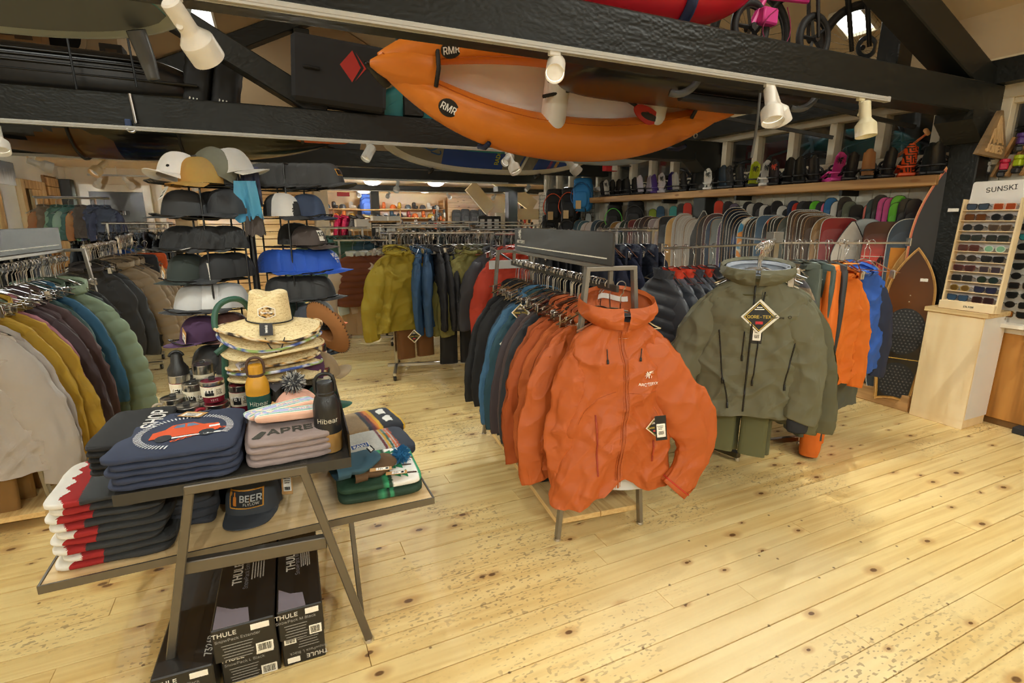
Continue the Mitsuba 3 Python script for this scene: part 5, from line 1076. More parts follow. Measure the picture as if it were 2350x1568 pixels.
mug((-.25, 2.27, z+.094), 'dark red tumbler with a cream wrap label, on top of the red handled mug', .09, .043, RED, badge='YETI')
mug((-.395, 2.52, z), 'tall bottle with a black loop cap at the left end of the tray', .16, .04, RED, 'chug', cream=True, big='YETI')
mug((-.31, 2.56, z), 'steel tumbler behind the loop capped bottle', .185, .04, big='YETI'); mug((-.215, 2.50, z), 'dark bottle with a black loop cap behind the red tumbler', .15, .04, RED, 'chug', big='YETI')
mug((-.165, 2.36, z), 'dark red can cooler between the red mugs and the yellow bottle', .13, .04, RED, 'clear', cream=True, big='YETI', badge='Y')
mug((.165, 2.45, z), 'dark red tumbler with a white label behind the black bottle', .135, .042, RED, rot=20)
mug((.17, 2.585, z+.06), 'tumbler printed YOUR TOP DECK at the back right corner of the tray', .16, .04, RED, big='YOUR')
# bottles
def bottle(p, lab, zones, prof, cap_c, loop_c, word, wz, wr):
    k = thing('bottle', lab, 'bottle'); M = Mt(*p) @ Mr('z', math.degrees(math.atan2(p[1], p[0]))-90)
    pr = np.array(prof)
    for z0, z1, c, nm in zones:
        zz = np.r_[z0, [q for q in pr[:, 1] if z0 < q < z1], z1]; part(k, nm, lat([(np.interp(q, pr[:, 1], pr[:, 0]), q) for q in zz]), c, 40, M)
    part(k, 'base', lat([(0, 0), (pr[0, 0], 0), (pr[0, 0], .001)]), zones[0][2], M=M)
    top = zones[-1][1]; rc = pr[-1, 0]
    part(k, 'cap', lat([(rc, top), (rc*1.05, top+.004), (rc*1.05, top+.036), (rc*.95, top+.042), (0, top+.043)]), cap_c, 40, M)
    part(k, 'neck_ring', lat([(rc*1.08, top-.006), (rc*1.12, top), (rc*1.12, top+.006), (rc*1.05, top+.008)]), loop_c, 40, M)
    part(k, 'loop', tube(spline([(-rc*1.1, 0, top+.004), (-rc*1.1, 0, top+.05), (-rc*.7, 0, top+.066), (rc*.7, 0, top+.066), (rc*1.1, 0, top+.05), (rc*1.1, 0, top+.004)], 20), .0055, 8), loop_c, True, M)
    part(k, 'lettering', wrapc(text(word, .017, .0008, False, Mt(0, 0, .0004)), wr, wz), C('#c9c6ba', .3), M=M)
    return k
bp = [(.041, 0), (.043, .004), (.043, .15), (.042, .165), (.034, .19), (.025, .2)]
bottle((-.09, 2.19, z), 'tall bottle in mustard, dark green and rust bands with a mustard cap', [(0.0, .05, C('#9c4229', .45), 'rust_band'), (.05, .125, C('#1f4a42', .4), 'green_band'), (.125, .2, C('#c08a26', .4), 'mustard_band')], bp, C('#c08a26', .4), C('#4a3427', .5), 'Hibear', .095, .0432)
bp2 = [(.041, 0), (.043, .003), (.0445, .06), (.045, .075), (.045, .15), (.044, .17), (.037, .195), (.027, .207)]
bottle((.132, 1.825, z), 'matte black bottle with a tan base at the right front of the tray', [(0.0, .07, C('#8d6a38', .55), 'tan_base'), (.07, .207, C('#1b1b1c', .38), 'black_body')], bp2, C('#1b1b1c', .4), C('#1b1b1c', .4), 'Hibear', .12, .0452)
# beanie with pompom
BK = thing('beanie', 'knit beanie with pink, mint and black mountain bands and a grey pompom on the tray', 'beanie'); M = Mt(.045, 2.16, z)
def knit(R, H, zz, col, jag, a0=0, n=96):
    """zone of a knitted dome between heights zz with a zigzag upper edge"""
    a = np.linspace(0, 2*PI, n+1)[None]; t = np.linspace(0, 1, 8)[:, None]
    tri = np.abs((a*5/(2*PI)+a0) % 1*2-1)
    z0 = zz[0]+jag[0]*tri; z1 = zz[1]+jag[1]*tri; h = np.clip(z0+(z1-z0)*t, 0, .995)
    r = R*np.sqrt(np.clip(1-h**2.6, 0, 1))+.0012*np.sin(a*60); r = np.maximum(r, .002)
    return mk(np.stack([r*np.cos(a), r*.92*np.sin(a), H*h], -1).reshape(-1, 3), gridf(8, n+1))
for zz, jag, c, nm in (((0, .14), (0, 0), '#5f6f60', 'cuff'), ((.14, .38), (0, .2), '#1c1d1a', 'black_band'), ((.38, .62), (.2, .1), '#9fa893', 'mint_band'), ((.62, .995), (.1, 0), '#d9a896', 'pink_band')): part(BK, nm, knit(.092, .135, zz, c, jag), fabric(c, .95), True, M)
def pompom(R, n, seed, cols):
    r = np.random.RandomState(seed); d = r.normal(size=(n, 3)); d /= np.linalg.norm(d, axis=1, keepdims=True)
    def strands(dd): return cat([tube([q*R*.25, q*R*rr_+r.normal(size=3)*R*.06], [.0022, .0014], 4, False) for q, rr_ in zip(dd, r.uniform(.82, 1.05, len(dd)))])
    return strands(d[::2]), strands(d[1::2]), ico(R*.62, 2)
a_, b_, c_ = pompom(.048, 420, 3, 0); Mp = M @ Mt(-.005, -.01, .165)
pp = part(BK, 'pompom', c_, C('#3a3a3c', .95), M=Mp); part(pp, 'dark_yarn', a_, C('#3c3d42', .95), M=Mp, kind='stuff'); part(pp, 'pale_yarn', b_, C('#b9b9b4', .95), M=Mp, kind='stuff')
card(BK, M @ Mt(-.085, -.05, .06) @ Mr('z', -20) @ Mr('x', 80) @ Mr('z', -25), .05, .085, kraft=True)
# straw hats, one on another
def f_straw(p, n, uv):
    g = noise(p.x*160, p.y*160, p.z*420); w = dr.abs(2*(p.z*75-dr.floor(p.z*75))-1)
    return mix(lin('#e6d4a6'), lin('#b59a62'), smoothstep(.45, .85, g)*.7+.12*w)
STRAW = bsdf('mat_straw', {'type': 'principled', 'base_color': proc(f_straw), 'roughness': .75})
def straw_brim(R, droop, seed, r0=.088, n=72):
    a = np.arange(n)[None]*2*PI/n; t = np.linspace(0, 1, 12)[:, None]
    r = r0+(R-r0)*t; z_ = -droop*t**1.6+.012*t*np.sin(a*2+seed)+.006*t*np.sin(a*3+seed*2)
    return mk(np.stack([r*np.cos(a), r*np.sin(a), z_+0*a], -1).reshape(-1, 3), gridf(12, n, True))
def brim_edge(R, droop, seed, n=72):
    a = np.arange(n+1)*2*PI/n; z_ = -droop+.012*np.sin(a*2+seed)+.006*np.sin(a*3+seed*2)
    return np.stack([R*np.cos(a), R*np.sin(a), z_], 1)
def straw_hat(c, R, droop, seed, lab, edge, top=False, crown=True, tilt=0):
    k = thing('straw_hat', lab, 'straw hat'); M = Mt(*c) @ Mr('x', tilt) @ Mr('y', 3*math.sin(seed))
    part(k, 'brim', straw_brim(R, droop, seed), STRAW, True, M)
    e = brim_edge(R, droop, seed)
    tu = tube(e, .0065, 6, False); col = edge(tu.vertices) if callable(edge) else None
    if col is not None: part(k, 'brim_binding', tu, VC, True, M, color=col)
    else: part(k, 'brim_binding', tu, STRAW, True, M)
    if crown:
        n, nr = 64, 24; a = np.arange(n)[None]*2*PI/n; t = np.linspace(0, 1, nr)[:, None]
        s = np.where(t < .75, 1-.16*(t/.75), .84*np.sqrt(np.clip(1-((t-.75)/.25)**2, 0, 1)))
        pinch = 1-.25*np.exp(-((np.cos(a)*1.0)/.5)**2)*np.clip(-np.sin(a), 0, 1)*t**2
        zc = .125*np.minimum(t/.8, 1)-.035*np.exp(-(np.cos(a)*s/.32)**2)*np.clip((t-.7)/.3, 0, 1)+.01*np.clip((t-.8)/.2, 0, 1)
        part(k, 'crown', mk(np.stack([.088*s*np.cos(a)*pinch, .098*s*np.sin(a)*pinch, zc+0*a], -1).reshape(-1, 3), gridf(nr, n, True)), STRAW, True, M)
        part(k, 'cord', tube(np.stack([.0905*np.cos(np.linspace(0, 2*PI, 50)), .1005*np.sin(np.linspace(0, 2*PI, 50)), .008+0*np.linspace(0, 1, 50)], 1), .003, 6), BLKM, True, M)
    return k, M
def e_leo(v): n = meshkit.noise(v*70); return np.where((n > .6)[:, None], lin('#2a2018'), np.where((n > .45)[:, None], lin('#b98a44'), lin('#d8c7a4')))
def e_flo(v): n = meshkit.noise(v*50, 4); return np.where((n > .6)[:, None], lin('#3d4f8d'), np.where((n > .42)[:, None], lin('#c9cbd8'), lin('#8aa05c')))
HX, HY = -.022, 2.40
zb = lambda y: float(atY(610, y, HY-.18)[2])
k, M = straw_hat((HX, HY, zb(772)+.03), .205, .03, 1, 'top straw hat with a leopard print badge and leopard brim edge', e_leo, tilt=2)
hx = [(.032*math.cos(q), .032*math.sin(q)) for q in np.radians(np.arange(30, 390, 60))]
from scipy.interpolate import LinearNDInterpolator
cyl = lambda m: wrapc(m, .09, .055)
pt = part(k, 'patch', cyl(prism(affinity.scale(Polygon(hx), 1.15, .9), .002, Mt(0, 0, .0035))), C('#f0ece2', .6), M=M @ Mr('z', -6) @ Ms(1, 1.1, 1))
px_ = cyl(prism(affinity.scale(Polygon(hx), 1.0, .78), .0025, Mt(0, 0, .0035))); part(pt, 'print', px_, VC, True, M=M @ Mr('z', -6) @ Ms(1, 1.1, 1), color=e_leo(px_.vertices*2)); part(pt, 'lettering', cyl(text('hemlock', .0075, .002, True, Mt(0, 0, .0055))), C('#ffffff', .6), M=M @ Mr('z', -6) @ Ms(1, 1.1, 1))
tb = part(k, 'hang_tag', rbox(.048, .085, .0015, .0005), C('#2c2e33', .5), M=M @ Mt(-.015, -.165, .0) @ Mr('x', 22)); part(tb, 'lettering', text('hemlock', .010, .0008, True, Mr('z', 90) @ Mt(0, 0, .001)), TAGW, M=M @ Mt(-.015, -.165, .0) @ Mr('x', 22))
part(k, 'chin_cord', cat([tube(spline([(-.02, -.19, -.03), (0, -.2, -.07), (.03, -.19, -.1)], 10), .0022, 5), tube(spline([(.05, -.19, -.03), (.04, -.2, -.06), (.03, -.19, -.1)], 10), .0022, 5)]), BLKM, True, M)
for i, (y, R, ed, lab) in enumerate(((792, .2, e_flo, 'second straw hat from the top with a blue floral brim edge'), (815, .2, None, 'third straw hat from the top with a plain brim edge'), (845, .185, e_leo, 'fourth straw hat from the top with a dark print brim edge'), (862, .185, e_flo, 'fifth straw hat from the top with a purple floral brim edge'), (885, .18, None, 'lowest straw hat of the stack'))):
    straw_hat((HX+.005*(i % 2), HY, zb(y)+.03), R, .03, 2+i, lab, ed, crown=(i == 4), tilt=2-1.2*i)
st = thing('hat_stand', 'steel stand carrying the stack of straw hats', 'stand'); part(st, 'pole', tube([(HX, HY+.02, ZT), (HX, HY+.02, zb(792)+.02)], .02, 12), STEEL); part(st, 'base', lathe([(0, .01), (.085, .01), (.09, 0), (0, 0)], 30, Mt(HX, HY+.02, ZT+.002)), STEEL)
# green bent tube handle, brochures, caps on the tray
g = thing('bent_tube_handle', 'dark green bent tube handle rising behind the straw hats', 'handle'); GT = C('#1f4a3c', .4)
pts = spline([atY(497, 812, 2.36), atY(528, 790, 2.36)+[0, 0, .0], atY(500, 765, 2.38), atY(492, 735, 2.4), atY(503, 700, 2.42), atY(535, 686, 2.44), atY(566, 700, 2.5), atY(580, 730, 2.56), (-.06, 2.58, ZT+.1), (-.06, 2.58, ZT+.004)], 60)
part(g, 'tube', tube(np.vstack([atY(495, 812, 2.34), atY(524, 790, 2.36)]), .012, 10), GT, True); part(g, 'bend', tube(pts[10:], .012, 10), GT, True); part(g, 'base', tube([atY(516, 800, 2.38), (-.23, 2.42, ZT+.002)], .013, 10), GT, True)
bro = thing('brochure', 'grey brochure card with a dark landscape photo leaning before the straw hats', 'card'); Mb = Mt(*atY(622, 852, 2.28)) @ Mr('z', 8) @ Mr('x', 62) @ Mr('z', -14)
part(bro, 'card', rbox(.17, .10, .0015, .0005), C('#9a948c', .5), M=Mb); part(bro, 'picture', box(.1, .05, .0006, (.02, .016, .001)), C('#3b3f35', .4), M=Mb); part(bro, 'print', cat([box(.06, .003, .0006, (-.045, -.02-.008*i, .001)) for i in range(4)]), TAGW, M=Mb)
bro = thing('brochure', 'pale grey folded tag card at the left of the landscape brochure', 'card'); Mb = Mt(*atY(567, 832, 2.27)) @ Mr('x', 60) @ Mr('z', 28); part(bro, 'card', rbox(.08, .035, .0015, .0005), C('#a59fa0', .5), M=Mb); part(bro, 'lettering', text('GOODR DAY', .008, .0006, True, Mt(0, 0, .001)), TAGB, M=Mb)
bro = thing('brochure', 'dark grey square card behind the pompom beanie', 'card'); Mb = Mt(*atY(632, 868, 2.27)) @ Mr('x', 62) @ Mr('z', 40); part(bro, 'card', rbox(.085, .085, .0015, .0005), C('#57535a', .5), M=Mb); part(bro, 'print', cat([box(.05, .003, .0006, (0, .02-.01*i, .001)) for i in range(4)]), TAGW, M=Mb)
cap(Mt(.085, 2.42, ZT+.12) @ Mr('z', -55) @ Mr('x', -22), '#4a2a48', 'dark purple cap with a blue badge behind the pompom beanie', brim='#45263f', patch=lambda k, M: part(k, 'patch', cap_front(xf(rbox(.03, .04, .0015, .0005), Mt(.0, 0, .045) @ Mr('x', 90))), C('#3a7791'), M=M))
cap(Mt(.17, 2.53, ZT+.07) @ Mr('z', 120) @ Mr('x', -10), '#8d7a5e', 'tan net cap with its back turned, right of the purple cap', back='#8b7a61')
cap(Mt(.155, 2.33, ZT+.002) @ Mr('z', 80) @ Ms(.75), '#2f4a40', 'dark green cap peeking out behind the black bottle', brim='#1f5140')
# --- folded shirts
def folded(c, w, d, h, col, lab, seed=0, rz=0, name='folded_shirt', catg='shirt', group=None, amp=.004, tilt=0, e1=.55, nu=90, nv=40, mat=None):
    m = superq(w/2, d/2, h/2, e1, .22, nu, nv, seed, amp)
    M = Mt(*c) @ Mr('z', rz) @ Mr('x', tilt); k = thing(name, lab, catg, group); part(k, 'cloth', m, mat or fabric(col, .9), True, M)
    return k, M, m
NV = '#2a3145'
for i in range(5):
    t_ = i == 4
    k, M, m = folded((-.32+.008*(i % 2), 1.945, ZT+.014+.021*i), .36-.01*(i % 2), .40, .026, NV, ('lowest', 'second', 'third', 'fourth', 'top')[i]+' navy folded t-shirt at the left front of the tray'+(', printed with an orange truck' if t_ else ''), 30+i, -4+2*(i % 2), amp=.006, tilt=-1)
sf = stack_surf(m)
def truck():
    P = {}
    P['body'] = [[(-.085, -.03), (-.08, .01), (-.05, .02), (-.035, .045), (.02, .05), (.045, .025), (.085, .02), (.09, -.015), (.07, -.035)]]
    P['glass'] = [[(-.03, .022), (-.022, .04), (-.002, .042), (-.002, .022)], [(.004, .022), (.004, .042), (.018, .043), (.035, .024)]]
    P['dark'] = [Point(-.05, -.035).buffer(.02), Point(.055, -.035).buffer(.02)]
    P['white'] = [[(.06, -.005), (.088, -.002), (.088, .01), (.06, .008)], [(-.03, -.045), (.03, -.045), (.09, -.05), (.09, -.042), (-.03, -.036)]]
    return {a: [p if hasattr(p, 'geom_type') else Polygon(p) for p in v] for a, v in P.items()}
Mg = M; A2 = lambda p: affinity.translate(affinity.rotate(affinity.scale(p, 1.15, 1.5, origin=(0, 0)), 8, origin=(0, 0)), .015, -.025)
rays_ = []
for a in np.arange(0, 360, 5):
    c_, s_ = math.cos(math.radians(a)), math.sin(math.radians(a)); r1, r2 = .1, .118
    if -20 < a-270 < 60 : continue
    rays_.append(Polygon([(c_*r1-s_*.002, s_*r1+c_*.002), (c_*r2-s_*.002, s_*r2+c_*.002), (c_*r2+s_*.002, s_*r2-c_*.002), (c_*r1+s_*.002, s_*r1-c_*.002)]))
pr = part(k, 'print', cat([lay(prism(A2(affinity.scale(q, 1.05, .85, origin=(0, 0))), .0006), sf, .0016) for q in rays_]), C('#c9ccd2', .8), M=Mg, label='printed orange truck with white rays')
for nm, c_, off in (('body', '#c9502a', .002), ('glass', '#5f7794', .0026), ('dark', '#20232b', .0026), ('white', '#d7dbe0', .0026)): part(pr, 'truck_'+nm, cat([lay(prism(A2(q), .0006), sf, off) for q in truck()[nm]]), C(c_, .8), M=Mg)
part(pr, 'chain', cat([lay(prism(affinity.translate(affinity.rotate(affinity.scale(Point(0, 0).buffer(.009).difference(Point(0, 0).buffer(.005)), 1.2, .8), 20), .0+.018*i, -.115+.011*i), .0006), sf, .0022) for i in range(8)]), C('#c9502a', .8), M=Mg)
part(k, 'neckline', lay(prism(Point(0, .19).buffer(.06).difference(Point(0, .19).buffer(.052)).intersection(sbox(-.1, .1, .1, .19)), .001), sf, .001), fabric('#232a3d'), M=Mg)
card(k, Mg @ Mt(.01, .13, .02) @ Mr('z', -28), .085, .05, kraft=True)
for i in range(5):
    k, M, m = folded((-.475, 2.08, ZT+.013+.021*i), .20, .36, .024, '#161618', ('lowest', 'second', 'third', 'fourth', 'top')[i]+' black folded t-shirt at the left edge of the tray'+(' with white lettering' if i == 4 else ''), 50+i, -3, amp=.005)
part(k, 'lettering', lay(text('SHOP', .05, .0006, True, Mr('z', 90) @ Mt(.02, -.055, 0)), stack_surf(m), .0015), C('#d8d8d8', .8), M=M)
for i in range(4):
    k, M, m = folded((.0+.006*(i % 2), 1.915, ZT+.014+.022*i), .27-.012*(i % 2), .30, .028, '#8a7b78', ('lowest', 'second', 'third', 'top')[i]+' mauve grey folded t-shirt next to the black bottle'+(', lettered APRES' if i == 3 else ''), 60+i, 3-2*(i % 2), amp=.006)
sf = stack_surf(m)
part(k, 'lettering', lay(text('APRES', .042, .0008, True, Mt(.02, -.085, 0)), sf, .002), C('#35352f', .8), M=M); part(k, 'ski_print', lay(prism(Polygon([(-.11, -.115), (-.085, -.075), (-.078, -.08), (-.095, -.118)]).buffer(.006), .0008), sf, .002), C('#35352f', .8), M=M)
# headbands
def headband(c, w, d, h, rz, lab, seed, tilt=0):
    m = superq(w/2, d/2, h/2, .5, .25, 80, 30, seed, .002); M = Mt(*c) @ Mr('z', rz) @ Mr('y', tilt)
    k = thing('headband', lab, 'headband'); v = m.vertices; y = v[:, 1]/(d/2)
    bands = [(-1.2, '#e3b59c'), (-.72, '#d9dcd6'), (-.55, '#5fa08f'), (-.38, '#e8e2dc'), (-.3, '#aab0d6'), (.34, '#e8e2dc'), (.42, '#5fa08f'), (.6, '#d9dcd6'), (.75, '#e3b59c')]
    col = np.array([lin(bands[0][1])]*len(v))
    for y0, c_ in bands: col[y > y0] = lin(c_)
    part(k, 'band', m, VC, True, M, color=col)
    s = stack_surf(m); ht = affinity.scale(Polygon([(0, -.012), (.012, .002), (.011, .008), (.006, .011), (0, .006), (-.006, .011), (-.011, .008), (-.012, .002)]), 1.05, .9)
    part(k, 'lettering', cat([lay(text('I', .02, .0006, True, Mt(-.105, 0, 0)), s, .001), lay(prism(affinity.translate(ht, -.078, 0), .0006), s, .001), lay(text('APRES', .02, .0006, True, Mt(.022, 0, 0)), s, .001)]), C('#e9d3c0', .8), M=M)
    return k
headband((-.01, 1.99, ZT+.122), .25, .085, .026, 22, 'pastel striped headband, the rear one lying under the front one', 4)
headband((.03, 1.90, ZT+.128), .255, .08, .03, 2, 'pastel striped headband lettered I love APRES lying in front', 6, 2)
# --- left end of the shelf: dark grey sweaters with red and white ends
for i in range(9):
    w = .33-.012*(i % 3); m = superq(w/2, .17, .0155, .6, .25, 180, 60, 70+i, .005, 9); x = (m.triangles_center[:, 0]+w/2)/w; q = m.triangles_center[:, 1]*14+.3*i
    zg = .13+.07*np.abs((q % 1)*2-1); rd = .42-.05*(i % 3); M = Mt(-.555+.012*math.sin(i*2.1), 2.09, ZS+.017+.0275*i) @ Mr('z', -2+3*math.sin(i*1.7))
    k = thing('folded_sweater', ('lowest', 'second', 'third', 'fourth', 'fifth', 'sixth', 'seventh', 'eighth', 'top')[i]+' grey sweater with red and white end in the shelf stack', 'sweater')
    for nm, sel, c_ in (('white_end', x < zg, '#d6d4cc'), ('red_band', (x >= zg) & (x < rd), '#8e1f1f'), ('cloth', x >= rd, '#2e2f30')): part(k, nm, mk(m.vertices, m.faces[sel]), fabric(c_, .95), True, M)
for i in range(5): folded((-.36, 2.2, ZS+.02+.032*i), .17, .3, .036, '#2c2f36', ('lowest', 'second', 'third', 'fourth', 'top')[i]+' charcoal crumpled shirt beside the sweater stack', 90+i, 8*math.sin(i), amp=.012)
# --- BEER cap under the table top
def beer(k, M):
    p = part(k, 'patch', cap_front(xf(rbox(.1, .056, .002, .0006), Mt(0, 0, .052) @ Mr('x', 90))), C('#b9802a', .7), M=M); part(p, 'patch_face', cap_front(xf(rbox(.093, .049, .0025, .0006), Mt(0, 0, .052) @ Mr('x', 90))), C('#191a1e', .8), M=M)
    part(p, 'lettering', cat([cap_front(text('BEER', .019, .0012, True, Mframe((.015, -.001, .055), (1, 0, 0), (0, 0, 1), (0, -1, 0))), .003), cap_front(text('FLYLOW', .008, .0012, True, Mframe((.017, -.001, .038), (1, 0, 0), (0, 0, 1), (0, -1, 0))), .003)]), C('#b9bec2'), M=M)
    part(p, 'bottle_print', cat([cap_front(xf(box(.01, .026, .001), Mt(-.032, -.001, .047) @ Mr('x', 90)), .003), cap_front(xf(box(.004, .014, .001), Mt(-.032, -.001, .066) @ Mr('x', 90)), .003)]), C('#b06a22'), M=M)
Mb = Mt(-.145, 2.12, ZS+.012) @ Mr('z', -14) @ Mr('x', -6) @ Ms(1.2)
k = cap(Mb, '#34383e', 'charcoal trucker cap with a BEER patch on the middle of the shelf', back='#2a2c30', patch=beer); card(k, Mb @ Mt(.1, .02, .06) @ Mr('z', 60) @ Mr('x', 70) @ Mr('z', -20), .045, .085, kraft=True)
cap(Mt(-.09, 2.29, ZS+.012) @ Mr('z', -20), '#24262b', 'dark cap behind the BEER cap, half hidden', back='#222429'); cap(Mt(-.26, 2.35, ZS+.012) @ Mr('z', 10), '#1d1e21', 'black cap at the back left of the shelf')
folded((.045, 2.5, ZS+.03), .16, .2, .05, '#23283a', 'navy folded cloth at the back of the shelf', 97)
# --- right end of the shelf: knit pullovers and beanies
def stripes(m, axis, defs, base):
    v = m.vertices; x = v[:, axis]; c = np.tile(lin(base), (len(v), 1)); c = c*(.85+.3*meshkit.noise(v*420)[:, None])
    for a, b, col in defs: c[(x >= a) & (x < b)] = lin(col)
    return c
Mx_ = Mt(.335, 2.11, ZS+.028) @ Mr('z', -4)
m = superq(.17, .175, .024, .6, .24, 180, 70, 5, .003); solo('folded_sweater', m, VC, 'dark green sweater under the white pine tree knit on the right end of the shelf', 'sweater', None, True, Mx_ @ Mt(0, 0, 0), color=stripes(m, 0, [(-.0, .02, '#2f7c55'), (.03, .045, '#2f7c55')], '#1b3324'))
m = superq(.168, .17, .02, .6, .24, 180, 70, 6, .003); c = stripes(m, 0, [(.01, .03, '#2f8a5e'), (.045, .2, '#e2e2dc')], '#1d3a28'); c[m.vertices[:, 0] > .155] = lin('#2f8a5e')
k = solo('folded_sweater', m, VC, 'white knit pullover with green pine trees on the right end of the shelf', 'sweater', None, True, Mx_ @ Mt(0, .005, .036), color=c)
s = stack_surf(m); tri = lambda x, y, h: [Polygon([(x, y-h*.16*(3-i)*.5), (x, y+h*.16*(3-i)*.5), (x-h*.42, y)]) for i in range(1)]
for j, (x, y, h) in enumerate(((.11, -.12, .1), (.1, -.045, .095), (.12, .03, .09), (.1, .1, .09))):
    part(k, 'pine_print', cat([lay(prism(Polygon([(x+.0-.028*i, y-.03+.006*i), (x-.0-.028*i, y+.03-.006*i), (x-.03-.028*i, y)]), .0006), s, .0015) for i in range(2)]+[]), C('#1f7a50', .9), M=Mx_ @ Mt(0, .005, .036)); part(k, 'trunk_print', lay(prism(sbox(x, y-.005, x+.04, y+.005), .0006), s, .0015), C('#3b2a22', .9), M=Mx_ @ Mt(0, .005, .036))
m = superq(.185, .15, .032, .6, .24, 180, 70, 7, .005); solo('folded_sweater', m, VC, 'pale grey sweater with red, yellow and green stripes and a navy end', 'sweater', None, True, Mt(.36, 2.40, ZS+.05) @ Mr('z', 4), color=stripes(m, 0, [(.04, .052, '#5a2028'), (.056, .068, '#b98f2c'), (.07, .08, '#245244'), (.084, .094, '#b5582b'), (.098, .108, '#93402a'), (.108, .3, '#262d3c')], '#a9a8a2'))
m = superq(.18, .14, .03, .6, .24, 170, 60, 8, .004); solo('folded_sweater', m, VC, 'navy sweater with a striped edge under the pale grey one', 'sweater', None, True, Mt(.37, 2.42, ZS+.03) @ Mr('z', 2) @ Ms(1, 1, .7), color=stripes(m, 0, [(.04, .055, '#b98f2c'), (.06, .075, '#b5582b')], '#262d3c'))
m = superq(.17, .15, .032, .6, .24, 180, 70, 9, .004); k = solo('folded_sweater', m, VC, 'tan sweater with sunset stripes and white bears on navy', 'sweater', None, True, Mt(.385, 2.66, ZS+.06) @ Mr('z', 8), color=stripes(m, 0, [(-.03, -.012, '#262a35'), (-.012, .006, '#5a2028'), (.006, .024, '#c4702a'), (.024, .042, '#c69a2c'), (.042, .15, '#1d2029'), (.15, .3, '#c69a2c')], '#8d7452'))
s = stack_surf(m)
for y in (-.06, .05): part(k, 'bear_print', lay(prism(affinity.translate(__import__('shapely').union_all([affinity.scale(Point(0, 0).buffer(.03), .8, 1.1), Point(.012, .03).buffer(.015), sbox(-.02, -.04, -.01, 0), sbox(.01, -.04, .02, 0)]), .09, y), .0006), s, .0016), C('#e3e3df', .9), M=Mt(.385, 2.66, ZS+.06) @ Mr('z', 8))
for (x, y, zz, rz) in ((.3, 2.33, .085, 12), (.17, 2.33, .02, 30)):
    kv = thing('woven_label', 'blue white mountain label '+('on the pale grey sweater' if zz > .05 else 'hanging at the table leg'), 'label'); Mk = Mt(x, y, ZS+zz) @ Mr('z', rz) @ Mr('x', 18)
    part(kv, 'card', rbox(.085, .035, .0012, .0004), C('#e9e6dc', .6), M=Mk); part(kv, 'field', rbox(.08, .03, .0014, .0004, (0, 0, .0004)), C('#24407c', .6), M=Mk); part(kv, 'lettering', text('KAVU', .017, .0008, True, Mt(0, 0, .0012)), C('#e9e6dc', .6), M=Mk)
def beanie(p, rz, col, lab, pom=None, patch=False):
    k = thing('beanie', lab, 'beanie'); M = Mt(*p) @ Mr('z', rz); n, nr = 80, 30
    t = np.linspace(0, 1, nr)[:, None]; a = np.arange(n)[None]*2*PI/n
    r = np.where(t < .25, 1, np.sqrt(np.clip(1-((t-.25)/.75)**2.2, 0, 1))); rib = .0018*np.sin(a*38)
    w = (.085*r+rib)*np.cos(a); h = (.032*r+rib)*np.sin(a)*(1+.25*(t < .25))+.034
    part(k, 'knit', mk(np.stack([.2*t-.1+0*a, w, h+.006*np.sin(t*9)], -1).reshape(-1, 3), gridf(nr, n, True)), fabric(col, .95), True, M)
    part(k, 'cuff', mk(np.stack([-.1+.05*np.linspace(0, 1, 6)[:, None]+0*a, (.09+.0018*np.sin(a*38))*np.cos(a)+0*np.linspace(0, 1, 6)[:, None], (.04+.0018*np.sin(a*38))*np.sin(a)+.034+0*np.linspace(0, 1, 6)[:, None]], -1).reshape(-1, 3), gridf(6, n, True)), fabric(col, .95), True, M)
    if patch: q = part(k, 'patch', rbox(.002, .05, .022, .0005, (-.075, 0, .075)), TAGB, M=M @ Mt(.02, -.04, -.01) @ Mr('y', 60)); part(q, 'lettering', cat([box(.0012, .008, .012, (-.0762, -.016+.011*i, .075)) for i in range(4)]), TAGW, M=M @ Mt(.02, -.04, -.01) @ Mr('y', 60))
    if pom:
        a_, b_, c_ = pompom(.042, 320, 5, 0); Q = M @ Mt(.125, 0, .05); pp = part(k, 'pompom', c_, fabric(pom, .95), M=Q); part(pp, 'yarn', cat([a_, b_]), fabric(pom, .95), M=Q, kind='stuff')
    card(k, M @ Mt(.06, -.11, .03) @ Mr('z', 70) @ Mr('y', 12), .05, .085, kraft=True)
    return k
beanie((.315, 2.07, ZS+.072), 8, '#5b4530', 'brown beanie with a bright blue pompom and kraft tags', pom='#1e5a86')
beanie((.245, 2.04, ZS+.115), 10, '#33505f', 'slate blue knit beanie lying on the brown one', patch=True)
